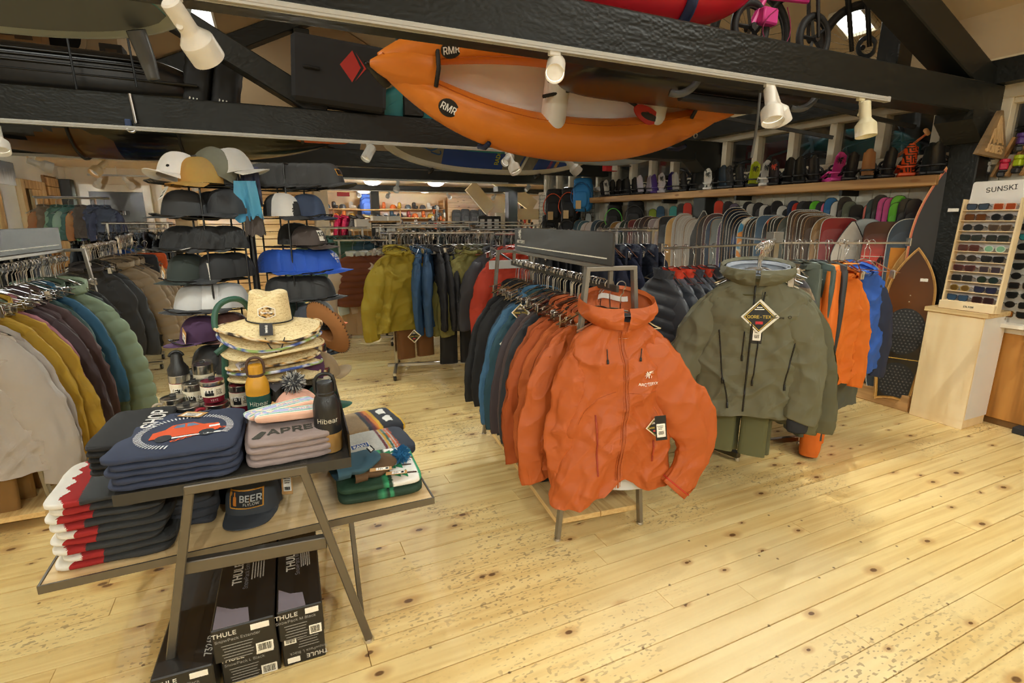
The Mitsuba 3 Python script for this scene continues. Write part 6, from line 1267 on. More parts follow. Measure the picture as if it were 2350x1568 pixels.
# --- black boxes under the table
def carton(x0, x1, y0, y1, z0, z1, lab, word, flip=False, top=True, code=True, rz=0):
    k = thing('carton', lab, 'box'); BC = C('#1a1817', .42); c = ((x0+x1)/2, (y0+y1)/2); M = Mt(c[0], c[1], 0) @ Mr('z', rz); w, d, h = x1-x0, y1-y0, z1-z0
    part(k, 'carton', rbx(-w/2, w/2, -d/2, d/2, z0, z1, .004), BC, M=M)
    f = Mframe((0, -d/2-.0005, (z0+z1)/2), (1, 0, 0), (0, 0, 1), (0, -1, 0)) @ (Mr('z', 180) if flip else np.eye(4))
    part(k, 'lettering', text('THULE', .0155, .0008, True, Mt(-w*.3, h*.32, 0), wscale=1.05), C('#cfcdc8', .5), M=M @ f)
    part(k, 'product_name', text(word, .0105, .0006, False, Mt(-w*.1, h*.14, 0)), C('#8d8b88', .5), M=M @ f)
    part(k, 'fine_print', cat([box(w*(.5-.04*(i % 3)), .0025, .0006, (-w*.12, -h*.02-.011*i, .0004)) for i in range(6)]), C('#8d8b88', .5), M=M @ f)
    part(k, 'sticker', rbox(w*.3, .022, .0008, .0003, (w*.26, h*.33, .0004)), TAGW, M=M @ f); s = part(k, 'sticker', rbox(w*.28, .036, .0008, .0003, (w*.3, -h*.33, .0004)), TAGW, M=M @ f); part(s, 'barcode', xf(barcode(w*.22, .026), Mt(w*.3, -h*.33, .0005)), TAGB, M=M @ f)
    if top:
        t = Mframe((0, 0, z1+.0005), (0, 1, 0), (-1, 0, 0), (0, 0, 1))
        part(k, 'top_lettering', text('THULE', .03, .0008, True, Mt(-d*.17, w*.18, 0)), C('#c4c2bd', .5), M=M @ t); part(k, 'top_name', text(word, .016, .0006, False, Mt(-d*.17, w*.02, 0)), C('#6d6c74', .5), M=M @ t)
        part(k, 'top_print', cat([box(d*(.17-.01*(i % 3)), .004, .0006, (-d*.15, -w*(.08+.05*i), .0004)) for i in range(5)]), C('#a19f9b', .5), M=M @ t)
        part(k, 'picture', prism([(-d*.5+.004, w*.46), (-d*.5+.004, -.02), (-d*.41, -.012), (-d*.40, w*.2), (-d*.36, w*.46)], .0006), C('#77707a', .3), M=M @ t)
        part(k, 'tape', box(d*.98, .05, .0004, (0, -w*.05, .0003)), C('#171615', .25), M=M @ t)
    else:
        t = Mframe((0, 0, z1+.0005), (0, 1, 0), (-1, 0, 0), (0, 0, 1)); part(k, 'top_lettering', text('7326B', .022, .0006, True, Mt(-d*.4, -w*.38, 0)), C('#a9a7a3', .5), M=M @ t); part(k, 'tape', box(d*.98, .05, .0004, (0, 0, .0003)), C('#201e1d', .25), M=M @ t)
    return k
carton(-.445, -.27, 1.70, 2.62, .0, .135, 'black carton at the left under the table, its lid plain', 'SnowPack L Black', top=False, rz=-3)
carton(-.265, -.085, 1.735, 2.55, .0, .12, 'lower black carton in the middle under the table', 'SnowPack L Black', rz=-2, top=False)
carton(-.275, -.085, 1.70, 2.56, .121, .25, 'upper black carton in the middle under the table, lettered Extender', 'SnowPack Extender', rz=-2)
carton(-.075, .065, 1.73, 2.55, .0, .13, 'lower black carton at the right under the table, upside down', 'SnowPack L Black', flip=True, rz=-2, top=False)
carton(-.078, .068, 1.70, 2.56, .131, .25, 'upper black carton at the right under the table, lettered M Black', 'SnowPack M Black', rz=-2)
# ---------------------------------------------------------------- right wall: binding shelf, snowboards, skis
SH = thing('wall_shelf', 'long rough wooden plank shelf of bindings on the right wall', 'shelf')
part(SH, 'plank', rbx(4.74, 5.02, 2.44, 7.4, 1.81, 1.89, .006), SHELFW)
for y in (3.2, 4.4, 5.6, 6.8): part(SH, 'bracket', bx(4.78, 5.02, y, y+.03, 1.76, 1.81), C('#3a3a38', .5, 1))
FB = solo('floor_curb', rbx(4.655, 4.74, 2.31, 8.6, 0, .135, .006), SHELFW, 'wooden kerb beam on the floor holding the snowboards', 'beam')
def hb_mesh():
    a = np.linspace(-1.15, 1.15, 13)[None]; t = np.linspace(0, 1, 14)[:, None]
    w = .046*(1-.12*t)*(1+.1*np.sin(t*PI)); k = np.clip((t-.86)/.14, 0, 1)
    x = w*np.sin(a)*(1-.35*k*np.abs(a)/1.15); y = .05-.05*np.cos(a)*(1-.1*t)+.055*t; z = .03+.2*t-.03*k*(a/1.15)**2-.05*(1-t)*np.clip(1-np.abs(a)/.45, 0, 1)*0+0*a
    o = np.stack([x, y, z], -1).reshape(-1, 3); i = o+[0, -.006, 0]; n, m = 14, 13
    f = np.vstack([gridf(n, m), gridf(n, m)[:, ::-1]+n*m]); r = []
    loop = [j for j in range(m)]+[j*m+m-1 for j in range(1, n)]+[(n-1)*m+j for j in range(m-2, -1, -1)]+[j*m for j in range(n-2, 0, -1)]
    for p, q in zip(loop, loop[1:]+loop[:1]): r += [[p, q, q+n*m], [p, q+n*m, p+n*m]]
    return mk(np.vstack([o, i]), np.vstack([f, r]))
P_HB = mikit.ply(hb_mesh(), None, 35)
P_BASE = mikit.ply(cat([rbox(.1, .21, .024, .006, (0, -.04, .018)), lathe([(0, .034), (.045, .034), (.05, .028), (.05, 0), (0, 0)], 20, Mt(0, -.03, .002)), bar((-.05, -.12, .04), (-.05, .03, .08), .008, .03, (1, 0, 0)), bar((.05, -.12, .04), (.05, .03, .08), .008, .03, (1, 0, 0)), tube(np.stack([.05*np.cos(np.linspace(PI, 0, 12)), .02+.05*np.sin(np.linspace(PI, 0, 12)), .07+0*np.linspace(0, 1, 12)], 1), .007, 6)]), None, 30)
def strap(y, h, tl): a = np.linspace(PI, 0, 12); return tube(np.stack([.052*np.cos(a), y-tl*np.sin(a), .06+h*np.sin(a)], 1), [.009]*12, 6)
P_ST = [mikit.ply(strap(-.01, .075, .03), None, True), mikit.ply(strap(-.1, .045, .02), None, True)]
cb = '#1b1b1d'
BIND = [(1384, cb, 'far black'), (1393, '#d7d3cb', 'off white'), (1404, cb, 'black'), (1416, '#25211f', 'black'), (1428, cb, 'black'), (1440, '#202124', 'black'), (1454, cb, 'black'), (1470, '#cfc8d2', 'pale lilac'), (1486, '#cbc4cf', 'pale lilac'), (1503, '#49317c', 'purple'), (1518, '#d9d3d8', 'white'), (1534, '#3b2c6e', 'dark purple'), (1549, '#b9b5ae', 'pale grey'), (1570, cb, 'black'), (1588, '#262628', 'black'),
    (1622, '#e3e1dc', 'white'), (1640, '#212123', 'black'), (1656, '#22323f', 'teal black'), (1674, '#2b2b2c', 'black and white'), (1695, cb, 'black'), (1719, '#b9c42a', 'yellow and orange'), (1748, '#e4e2de', 'white'), (1770, '#2a2225', 'black with a red print'), (1800, '#222223', 'black'), (1829, '#1c1c1d', 'black'), (1862, '#1d1d1f', 'black'), (1906, '#d8479e', 'hot pink'), (1938, '#242226', 'black'), (1981, '#a5754d', 'tan patterned'), (2020, '#202022', 'black'), (2068, '#d6501f', 'orange and black'), (2110, '#2a2f31', 'black'), (2140, '#1d1d1f', 'black')]
SEEN = {}
def f_maze(p, n, uv):
    x, y, z = p.x*55, p.y*55, p.z*55
    h = cell_rand(dr.floor(y), dr.floor(z), 4); fy, fz = y-dr.floor(y), z-dr.floor(z)
    w = dr.select(h > .5, dr.select(fy < .38, 1., 0.), dr.select(fz < .38, 1., 0.))
    return mix(lin('#d6501f'), lin('#1c1614'), w)
bsdf('mat_maze', {'type': 'principled', 'base_color': proc(f_maze), 'roughness': .4})
last = None
for i, (px, col, nm) in enumerate(BIND):
    y = float(atX(px, 440, 4.80)[1]); dup_ = sum(1 for b in BIND if b[2] == nm) > 1
    k = thing('snowboard_binding', f'{nm} snowboard binding on the wooden shelf', 'binding', 'black bindings on the shelf' if nm == 'black' else None)
    if dup_ and nm != 'black': labels[k]['label'] = ('left ' if BIND[i+1][2] == nm else 'right ' if BIND[i-1][2] == nm else ('far ' if i < 12 else 'near '))+labels[k]['label']
    if nm == 'white': labels[k]['label'] = ('white snowboard binding left of the yellow and orange one, by the middle post', 'white snowboard binding next to the yellow and orange one')[px > 1700] if px > 1600 else 'white snowboard binding between the two purple ones'
    M = Mt(4.83, y, 1.89) @ Mr('z', rr.uniform(95, 150)) @ Ms(1.05+.1*rr.random())
    part(k, 'highback', P_HB, 'mat_maze' if 'orange and' in nm and 'yellow' not in nm else C(col, .4), M=M); part(k, 'base', P_BASE, C(col if nm in ('hot pink', 'white', 'orange and black', 'purple') else '#18181a', .4), M=M)
    for s in P_ST: part(k, 'strap', s, C('#161617', .5) if i % 4 else C('#45403c', .5), M=M)
    if nm in ('white', 'hot pink', 'black with a red print', 'black and white', 'off white', 'yellow and orange'):
        g_ = prism(bird_logo(.05), .001, Mframe((0, .065, .16), (-1, 0, 0), (0, .25, .97), (0, 1, .0))); part(k, 'emblem', g_, C('#1b1b1c' if nm != 'black with a red print' else '#b8402c'), M=M)
# boards
def board_poly(w, L, kind):
    pts = []
    for s in np.linspace(0, 1, 17)[:-1]:
        if kind == 'round': x, z = w*math.cos(s*PI/2)**.8, L-w*1.25+w*1.25*math.sin(s*PI/2)**.9
        elif kind == 'point': x, z = w*(1-s**1.5), L-w*2.3+w*2.3*s
        elif kind == 'square': x, z = w*math.cos(s*PI/2)**.42, L-w*.75+w*.75*math.sin(s*PI/2)**.75
        pts.append((x, z))
    waist = [(w*(1-.1*math.sin(PI*t)), L*(.16+.62*t)) for t in np.linspace(0, 1, 9)]
    tail = [(w*math.cos(s*PI/2)**.8, L*.16-L*.16*math.sin(s*PI/2)**.9) for s in np.linspace(0, .95, 8)]
    R = tail[::-1]+waist+[p for p in pts if p[1] > L*.78]
    return Polygon(R+[(-x, z) for x, z in R[::-1]]).buffer(0)
FXZ = Mframe((0, 0, 0), (1, 0, 0), (0, 0, 1), (0, -1, 0))
BP = {k: board_poly(w, L, k2) for k, (w, L, k2) in dict(round=(.145, 1.54, 'round'), point=(.145, 1.54, 'point'), square=(.15, 1.54, 'square'), ski=(.058, 1.72, 'round')).items()}
def deck_mesh(poly, th, L, nose=.035):
    m = prism(poly, th, FXZ).subdivide_to_size(.12); v = m.vertices; t = np.clip((v[:, 2]-L*.86)/(L*.14), 0, 1); v[:, 1] += -nose*t**2; m.vertices = v; return m
P_DECK = {k: mikit.ply(deck_mesh(p, .009, 1.54 if k != 'ski' else 1.72), None) for k, p in BP.items()}
P_TOP = {k: mikit.ply(xf(deck_mesh(p.buffer(-.007 if k != 'ski' else -.004), .002, 1.54 if k != 'ski' else 1.72), Mt(0, -.0085, 0)), None) for k, p in BP.items()}
WOODB = wood('mat_dark_wood_board', '#4d3625', '#35241a', 'z', 60, .4); WOODT = wood('mat_tan_wood_board', '#a07c52', '#8a683f', 'z', 50, .4)
def f_flower(p, n, uv):
    a = fbm(p.x*7+9, p.y*7, p.z*7, 3); c = mix(lin('#e8e4d6'), lin('#3f86ad'), smoothstep(.42, .52, a)); return mix(c, lin('#d98a2c'), smoothstep(.56, .62, fbm(p.x*8, p.y*8+4, p.z*8, 2)))
bsdf('mat_flower', {'type': 'principled', 'base_color': proc(f_flower), 'roughness': .3})
def f_rstripe(p, n, uv): return mix(lin('#c2452a'), lin('#1e1e22'), smoothstep(.4, .5, noise(p.x*30+p.y*30, p.z*3)))
bsdf('mat_rstripe', {'type': 'principled', 'base_color': proc(f_rstripe), 'roughness': .3})
def f_star(p, n, uv): return mix(lin('#0e131d'), lin('#24457e'), smoothstep(.55, .8, fbm(p.y*6, p.z*4, 2)))
bsdf('mat_starry', {'type': 'principled', 'base_color': proc(f_star), 'roughness': .25})
def board(px, ptop, kind, col, edge, lab, X=4.82, yaw=-52, lean=4.5, group=None, name='snowboard', catg='snowboard', rough=.35):
    y = float(atX(px, ptop, X)[1]); zt = float(atX(px, ptop, X)[2]); L = 1.72 if kind == 'ski' else 1.54
    z0 = .03 if kind != 'ski' else .02; s = (zt-z0)/(L*math.cos(math.radians(lean)))
    k = thing(name, lab, catg, group); M = Mt(X-.0, y, z0) @ Mr('z', yaw) @ Mr('x', -lean) @ Mt(0, -L*s*math.sin(math.radians(lean)), 0) @ Ms(1, 1, s)
    part(k, 'base', P_DECK[kind], C(edge, .4), M=M); part(k, 'topsheet', P_TOP[kind], col if col in scene else C(col, rough), M=M)
    return k, M
B = [(1298, 516, 'round', '#4a3f3e'), (1308, 512, 'round', '#c4b8b0'), (1320, 508, 'round', '#b7aca5'), (1334, 506, 'round', '#3a5560'), (1345, 508, 'round', '#435d66'), (1352, 512, 'round', '#c4b6b0'), (1362, 510, 'round', '#bfb1ab'), (1376, 506, 'round', '#32424f'), (1386, 508, 'round', '#2b2f33'), (1396, 510, 'round', '#26282a'), (1406, 512, 'round', '#333638'), (1420, 510, 'round', '#8a6432'), (1432, 510, 'round', '#c9bdb8'), (1443, 506, 'round', '#2a342c'), (1456, 502, 'round', '#4a4644'), (1466, 506, 'square', '#5d2226'), (1478, 502, 'round', '#3a2523'), (1490, 498, 'round', '#33211f'), (1502, 500, 'round', '#35221f'), (1514, 504, 'square', '#8b7b7c'), (1526, 500, 'round', '#bcb1af'), (1540, 498, 'square', '#1c1b1d'), (1556, 500, 'round', '#c59d60')]
B += [(1572+7*i, 492+3*i, 'round', '#a8a098') for i in range(6)]
B += [(1617, 482, 'point', '#26221f'), (1632, 496, 'round', '#2b2422'), (1645, 492, 'round', '#3f2a28'), (1652, 500, 'round', '#2f3b4d'), (1664, 504, 'square', '#6c706e'), (1680, 500, 'round', '#55405a')]
B += [(1690+6*i, 478+5*i, 'round', 'mat_starry') for i in range(6)]+[(1728, 500, 'round', 'mat_flower')]+[(1740+7*i, 502-2*(i % 2), 'round', '#1f2123') for i in range(4)]+[(1772, 496, 'square', '#3f566c'), (1788, 498, 'round', 'mat_rstripe')]+[(1800+7*i, 500, 'square', '#212321') for i in range(3)]+[(1822, 496, 'round', '#4b4f49')]+[(1848+8*i, 484+3*i, 'square', 'mat_dark_wood_board') for i in range(6)]+[(1905, 500, 'round', 'mat_tan_wood_board'), (1928, 502, 'square', '#8f2a2a')]
hexn = {'mat_starry': 'starry dark blue', 'mat_flower': 'white and blue flowered', 'mat_rstripe': 'red and black striped', 'mat_dark_wood_board': 'dark wood grained', 'mat_tan_wood_board': 'tan wood grained'}
def cname(c):
    if c in hexn: return hexn[c]
    r_, g_, b_ = [int(c[i:i+2], 16) for i in (1, 3, 5)]; v = max(r_, g_, b_); s = v-min(r_, g_, b_)
    if s < 18: return 'near black' if v < 55 else 'dark grey' if v < 90 else 'mid grey' if v < 150 else 'pale grey'
    if b_ == v: return 'purple' if r_ > g_+8 else 'slate blue' if v < 90 else 'blue'
    if g_ == v: return 'dark green'
    return ('dark red brown' if v < 80 else 'crimson' if g_ < v*.45 else 'amber tan' if b_ < v*.65 else 'beige')
for i, (px, py, kd, col) in enumerate(B):
    c = cname(col); n = [j for j, b in enumerate(B) if cname(b[3]) == c]; o = n.index(i)
    pre = '' if len(n) == 1 else ['farthest', 'second farthest', 'third farthest', 'fourth farthest', 'fifth farthest', 'sixth farthest', 'seventh farthest', 'eighth farthest', 'ninth farthest', 'tenth farthest', 'eleventh farthest', 'twelfth farthest', 'thirteenth farthest', 'fourteenth farthest', 'fifteenth farthest'][min(o, 14)]+' '
    board(px, py, kd, col, '#b9b6af' if i % 3 else '#8a6a4a', f'{pre}{c} snowboard in the row on the right wall', yaw=-50+rr.uniform(-4, 4))
def peak_logo(h):
    return affinity.scale(__import__('shapely').union_all([Polygon(p) for p in ([(-.5, -.35), (-.3, .1), (-.22, -.05), (-.2, -.35), (-.28, -.1), (-.32, -.05)], [(-.2, .05), (-.02, .5), (.02, .2), (-.02, -.2), (-.08, .1), (-.1, -.3), (-.16, .12)], [(.02, .45), (.2, .1), (.14, .02), (.1, -.35), (.06, .1)], [(.2, .12), (.5, -.35), (.34, -.12), (.32, -.3), (.26, -.02), (.2, -.3)])]).buffer(.012), h, h, origin=(0, 0))
k, M = board(1958, 505, 'point', '#dcd5cb', '#1d1d20', 'white pointed snowboard with a black peak emblem, near the front of the row', X=4.79, yaw=-50); part(k, 'emblem', prism(peak_logo(.15), .0015, Mt(0, -.011, 1.1) @ FXZ), C('#1b1b1d'), M=M)
board(1990, 505, 'round', '#b7c0c2', '#8b9294', 'pale blue grey snowboard behind the white pointed one', X=4.86)
def f_mtn(p, n, uv):
    h = p.z; r = .16*noise(p.y*13, 2)+.07*noise(p.y*40, 5); sky_ = mix(lin('#c23428'), lin('#4a2d24'), smoothstep(1.2, 1.45, h+.03*noise(p.y*9, p.z*30)))
    mt = mix(lin('#1c1c1f'), lin('#c9c9c9'), smoothstep(.52, .62, fbm(p.y*26, p.z*16, 3))*smoothstep(.62, .95, h)); return mix(mt, sky_, smoothstep(.98, .985, h-r+.03))
bsdf('mat_mountain', {'type': 'principled', 'base_color': proc(f_mtn), 'roughness': .3})
k, M = board(2033, 512, 'square', 'mat_mountain', '#3a2a26', 'red and brown snowboard with a mountain photo print standing behind the tan powder boards', X=4.78, yaw=-58); part(k, 'emblem', prism(peak_logo(.12), .0015, Mt(0, -.011, 1.19) @ FXZ), C('#3a1a18'), M=M); part(k, 'line', box(.28, .002, .006, (0, -.012, 1.24)), C('#e5ded6'), M=M)
part(k, 'sticker', box(.06, .002, .03, (.1, -.012, 1.05)), TAGW, M=M); part(k, 'lettering', text('AVIATOR', .022, .001, True, Mt(-.02, -.011, .28) @ FXZ @ Mr('y', 180)), C('#8f9193'), M=M); part(k, 'badge', box(.03, .002, .02, (.06, -.012, .5)), C('#6fae4a'), M=M)
# skis
S_ = [(1305, 470, '#c94a3a'), (1330, 500, '#4a7f93'), (1352, 490, '#b9bdbb'), (1500, 480, '#8fa03a'), (1518, 474, '#31506a'), (1548, 474, '#3f8d86'), (1566, 468, '#33302c'), (1580, 466, '#c23a2a'), (1652, 461, '#c8402c'), (1673, 463, '#2a2426'), (1687, 468, '#574a58'), (1697, 474, '#232325'), (1707, 473, '#d8d6d0'), (1719, 464, '#1f1f21'), (1727, 468, '#d0cec8'), (1743, 466, '#222224'), (1748, 478, '#3b3b3d'), (1757, 471, '#cfccc5'), (1768, 474, '#232326'), (1785, 462, '#202022'), (1798, 473, '#d9d7d0'), (1811, 480, '#26272a'), (1823, 462, '#24324d'), (1833, 466, '#bf3527'), (1845, 463, '#3a3a3d'), (1857, 463, '#1d1d1f'), (1874, 462, '#63bd2e'), (1889, 464, '#33363a'), (1901, 464, '#d86a8f'), (1909, 455, '#2f70a5'), (1924, 463, '#d4d1c8'), (1941, 453, '#2a2725'), (1951, 463, '#5d6353'), (1968, 471, '#1d1d1f'), (2000, 468, '#d5766a'), (2008, 458, '#2b4247'), (2022, 449, '#1c1b1d'), (2033, 454, '#cf4a91'), (2047, 455, '#c23f86'), (2064, 450, '#59b02c'), (2060, 466, '#5cb530'), (2082, 457, '#232225'), (2100, 458, '#26252a')]
for i, (px, py, col) in enumerate(S_):
    n = [j for j, b in enumerate(S_) if cname2(b[2]) == cname2(col)] if 0 else []
    k, M = board(px, py, 'ski', col, '#1d1d1f', '', X=4.93, yaw=-56, lean=2.5, name='ski', catg='ski', rough=.3)
    q = [int(col[j:j+2], 16) for j in (1, 3, 5)]; v = max(q); s = v-min(q)
    nm = 'black' if v < 60 and s < 16 else 'white' if v > 175 and s < 22 else 'grey' if s < 16 else 'green' if q[1] == v and v > 120 else 'dark green' if q[1] == v else ('pink' if q[2] > q[1]*1.15 and q[0] == v else 'red' if q[0] == v else 'blue')
    labels[k]['label'] = f'{nm} ski tip above the snowboards on the right wall'; labels[k]['group'] = f'{nm} skis on the right wall'
    if px in (1968, 2022): part(k, 'lettering', text('K2' if px == 1968 else 'VXX', .04, .001, True, Mt(0, -.011, 1.6) @ FXZ, wscale=.9), C('#e5e2dc'), M=M)
    if px == 2100: part(k, 'badge', lathe([(.018, 0), (.03, 0), (.03, .001), (.018, .001)], 20, Mt(0, -.011, 1.62) @ FXZ), C('#d24a3a'), M=M)
k, M = board(2092, 505, 'round', '#2e3d4c', '#b9b9b5', 'dark blue and orange ski board lettered upright beside the tall black board', X=4.82, yaw=-60); part(k, 'orange_panel', box(.1, .002, .5, (-.06, -.012, 1.05)), C('#d58a35'), M=M); part(k, 'lettering', text('ARMADA', .05, .001, True, Mt(.02, -.011, 1.15) @ FXZ @ Mr('z', -90)), C('#cfe0e2'), M=M)
# powder boards by the cabinet
PWOOD = wood('mat_powder_wood', '#b0803c', '#8f6128', 'z', 45, .3); 
def f_burst(p, n, uv): return mix(lin('#5a3113'), lin('#15100c'), smoothstep(.0, .55, dr.abs(p.z-.95)))
bsdf('mat_sunburst', {'type': 'principled', 'base_color': mikit.proc(f_burst), 'roughness': .25})
def pow_poly(w, L):
    R = [(w*.72*math.sin(s*PI/2)**.6, L*.03*(1-s)) for s in np.linspace(0, 1, 7)]+[(w*(.72+.28*math.sin(t*PI*.62)/math.sin(PI*.62) if t < .81 else 1), L*(.03+.65*t)) for t in np.linspace(.05, 1, 12)]
    R += [(w*(1-s**1.9), L*.68+L*.32*s**.92) for s in np.linspace(.06, 1, 14)]; return Polygon(R+[(-x, z) for x, z in R[::-1]]).buffer(0)
def powboard(X, y, z0, L, w, yaw, lean, edge, top, lab, pads=True):
    k = thing('powder_board', lab, 'powder board'); M = Mt(X, y, z0) @ Mr('z', yaw) @ Mr('x', -lean); p = pow_poly(w, L)
    part(k, 'base', prism(p, .012, FXZ), edge, M=M); part(k, 'topsheet', prism(p.buffer(-.018), .002, Mt(0, -.0115, 0) @ FXZ), top, M=M)
    part(k, 'rim_line', prism(p.buffer(-.001).difference(p.buffer(-.006)), .001, Mt(0, -.012, 0) @ FXZ), C('#d0a765', .4), M=M)
    if pads:
        for zc, a, b in ((L*.47, w*.86, .19), (L*.15, w*.78, .15)):
            pad = affinity.translate(affinity.scale(Point(0, 0).buffer(1, 24), a, b), 0, zc).intersection(p.buffer(-.022)); q = part(k, 'grip_pad', prism(pad, .003, Mt(0, -.0135, 0) @ FXZ), C('#161617', .6), M=M)
            ds = [lathe([(0, .002), (.0045, .0015), (.006, 0)], 6, Mt(x*.026+.013*(j % 2), -.0165, zc+j*.024) @ Mr('x', 90)) for j in range(-7, 8) for x in range(-6, 7) if pad.buffer(-.01).contains(Point(x*.026+.013*(j % 2), zc+j*.024))]
            part(q, 'stud', cat(ds), C('#4a4a4a', .35), M=M, kind='stuff')
        part(k, 'sticker', box(.05, .002, .025, (.07, -.0145, L*.8)), TAGW, M=M); part(k, 'stripe', box(w*1.75, .002, .006, (0, -.0142, L*.295)), C('#c79c4a', .4), M=M); part(k, 'screw', cat([lathe([(0, .002), (.005, 0)], 8, Mt(x, -.0145, z) @ Mr('x', 90)) for x, z in ((0, L*.66), (0, L*.7))]), CHROME, M=M)
    return k, M
powboard(4.64, 2.43, .05, 1.29, .165, -66, 4, PWOOD, 'mat_sunburst', 'front tan edged powder board with two studded black grip pads beside the cabinet')
powboard(4.69, 2.47, .05, 1.36, .165, -64, 4, PWOOD, PWOOD, 'second powder board, plain striped wood, behind the sunburst one', False)
powboard(4.73, 2.44, .05, 1.40, .165, -62, 4, C('#1b1a19', .4), PWOOD, 'third powder board with dark edge and wood top behind the plain one', False)
powboard(4.79, 2.41, .05, 1.90, .16, -58, .6, C('#c8684e', .5), C('#1d1d20', .45), 'tall black swallow-nosed board with a coral edge between the post and the display', False)
kk = thing('price_sticker', 'white paper slip stuck at the edge of the tall black board', 'tag'); part(kk, 'paper', rbox(.004, .07, .025, .001, (4.70, 2.27, 1.62)), TAGW)
# cabinet and sunglasses
CB = thing('display_cabinet', 'birch plywood display cabinet with a white side at the right', 'cabinet')
part(CB, 'front_panel', rbx(4.63, 4.648, 1.918, 2.28, .0, .855, .002), PLYB); part(CB, 'side_panel', rbx(4.648, 4.955, 1.918, 1.934, .07, .855, .002), C('#e8e6e2', .35)); part(CB, 'back', bx(4.648, 4.955, 2.264, 2.28, 0, .855), PLYB); part(CB, 'plinth', rbx(4.648, 4.95, 1.925, 1.94, 0, .068, .002), PLYB); part(CB, 'inner', bx(4.94, 4.955, 1.934, 2.264, 0, .855), PLYB)
part(CB, 'top', rbx(4.615, 4.99, 1.895, 2.30, .857, .892, .003), PLYT); lk = part(CB, 'lock', lathe([(0, .006), (.009, .005), (.01, 0)], 14, Mt(4.93, 1.917, .83) @ Mr('x', 90)), CHROME)
DS = thing('sunglass_display', 'tall birch rack of sunglasses with a white lettered header on the cabinet', 'display')
MD = Mt(4.655, 2.045, .893) @ Mr('z', -90) @ Mr('x', -3)   # local x along the wall, -y towards the viewer, z up
wd, hd2 = .335, .80
for s in (-1, 1): part(DS, 'side', rbx(s*wd/2-.006, s*wd/2+.006, 0, .07, 0, hd2+.005, .002), PLYB, M=MD)
part(DS, 'back', bx(-wd/2, wd/2, .055, .06, 0, hd2), C('#cfcfd3', .4), M=MD); part(DS, 'header', xf(prism(sbox(-.155, hd2-.03, .155, hd2+.13).buffer(-.02).buffer(.02), .006, FXZ), Mt(0, .055, 0)), C('#f0eee9', .4), M=MD)
part(DS, 'header_lettering', text('SUNSKI', .034, .001, False, Mt(.02, .0485, hd2+.075) @ FXZ @ Mr('z', 6)), TAGB, M=MD); part(DS, 'base', rbx(-wd/2-.004, wd/2+.004, -.03, .075, 0, .06, .003), PLYB, M=MD); part(DS, 'base_emblem', text('1% FOR', .012, .001, True, Mt(.02, -.0305, .03) @ FXZ), TAGB, M=MD)
def lens_poly(kind, s):
    if kind == 0: p = affinity.scale(Point(0, 0).buffer(1, 10), .025, .021)
    elif kind == 1: p = sbox(-.019, -.012, .019, .012).buffer(.008, 4)
    else: p = Polygon([(-.024, .014), (.026, .017), (.024, -.008), (.012, -.018), (-.012, -.018), (-.024, -.004)]).buffer(.004, 3)
    return affinity.translate(affinity.scale(p, s, 1, origin=(0, 0)), s*.034, 0)
def glasses_meshes(kind):
    fr_, le = [], []
    for s in (-1, 1): p = lens_poly(kind, s); le.append(prism(p.buffer(-.001), .002, FXZ)); fr_.append(prism(p.buffer(.0035).difference(p.buffer(-.001)), .004, Mt(0, .001, 0) @ FXZ)); fr_.append(tube([(s*.06, .002, .008), (s*.066, .01, .01), (s*.064, .06, .0), (s*.06, .075, -.02)], .0022, 5))
    fr_.append(tube(spline([(-.011, -.001, .004), (0, -.003, .008), (.011, -.001, .004)], 7), .0025, 6)); return cat(fr_), cat(le)
P_GL = [tuple(mikit.ply(m, None, 30) for m in glasses_meshes(i)) for i in range(3)]
GLC = [('#1d1d1f', '#3a4a5a'), ('#d3a890', '#8f3a1d'), ('#4a2d1c', '#5d3418'), ('#18181a', '#191a1d'), ('#19191b', '#1b1b1d'), ('#6b5a48', '#3f3026'), ('#1b1c1c', '#1d2421'), ('#1b1b1c', '#1c201c'), ('#4f2418', '#45201a'), ('#cbd3c8', '#6f9a7d'), ('#2a2019', '#231c17'), ('#171718', '#1a1a1c'), ('#5d2d28', '#3a1c1b'), ('#8f7d68', '#3a3034'), ('#2b2622', '#1e1d1c'), ('#20241d', '#1f2a1f'), ('#8a7446', '#5a421c'), ('#23242b', '#26273a'), ('#222a38', '#33465a'), ('#3f2521', '#2d1d1b')]
LENS = {}
ordn = ['top', 'second', 'third', 'fourth', 'fifth', 'sixth', 'seventh', 'eighth', 'ninth', 'bottom']
def glasses(M, kd, fc, lc, lab):
    k = thing('sunglasses', lab, 'sunglasses'); part(k, 'frame', P_GL[kd][0], C(fc, .25), M=M); part(k, 'lens', P_GL[kd][1], C(lc, .08), M=M)
for r_ in range(10):
    zz = .748-.0735*r_
    part(DS, 'ledge', rbx(-wd/2, wd/2, .005, .055, zz-.028, zz-.022, .001), PLYB, M=MD)
    for c_ in (0, 1): i = 2*r_+c_; glasses(MD @ Mt((-.078, .078)[c_], .01, zz), (2, 0, 1)[(i*7+c_) % 3], *GLC[i], f'{("left", "right")[c_]} pair of sunglasses on the {ordn[r_]} ledge of the lettered display')
D2 = thing('sunglass_display', 'second rack of sunglasses behind the lettered display at the right edge', 'display'); M2 = Mt(4.93, 1.86, .78) @ Mr('z', -80)
part(D2, 'back', bx(-.16, .16, .05, .06, 0, 1.03), C('#d9d7d2', .4), M=M2); part(D2, 'side', rbx(-.166, -.156, 0, .07, 0, 1.03, .002), PLYB, M=M2); part(D2, 'base', rbx(-.17, .17, -.04, .08, -.01, .02, .002), WHITE, M=M2)
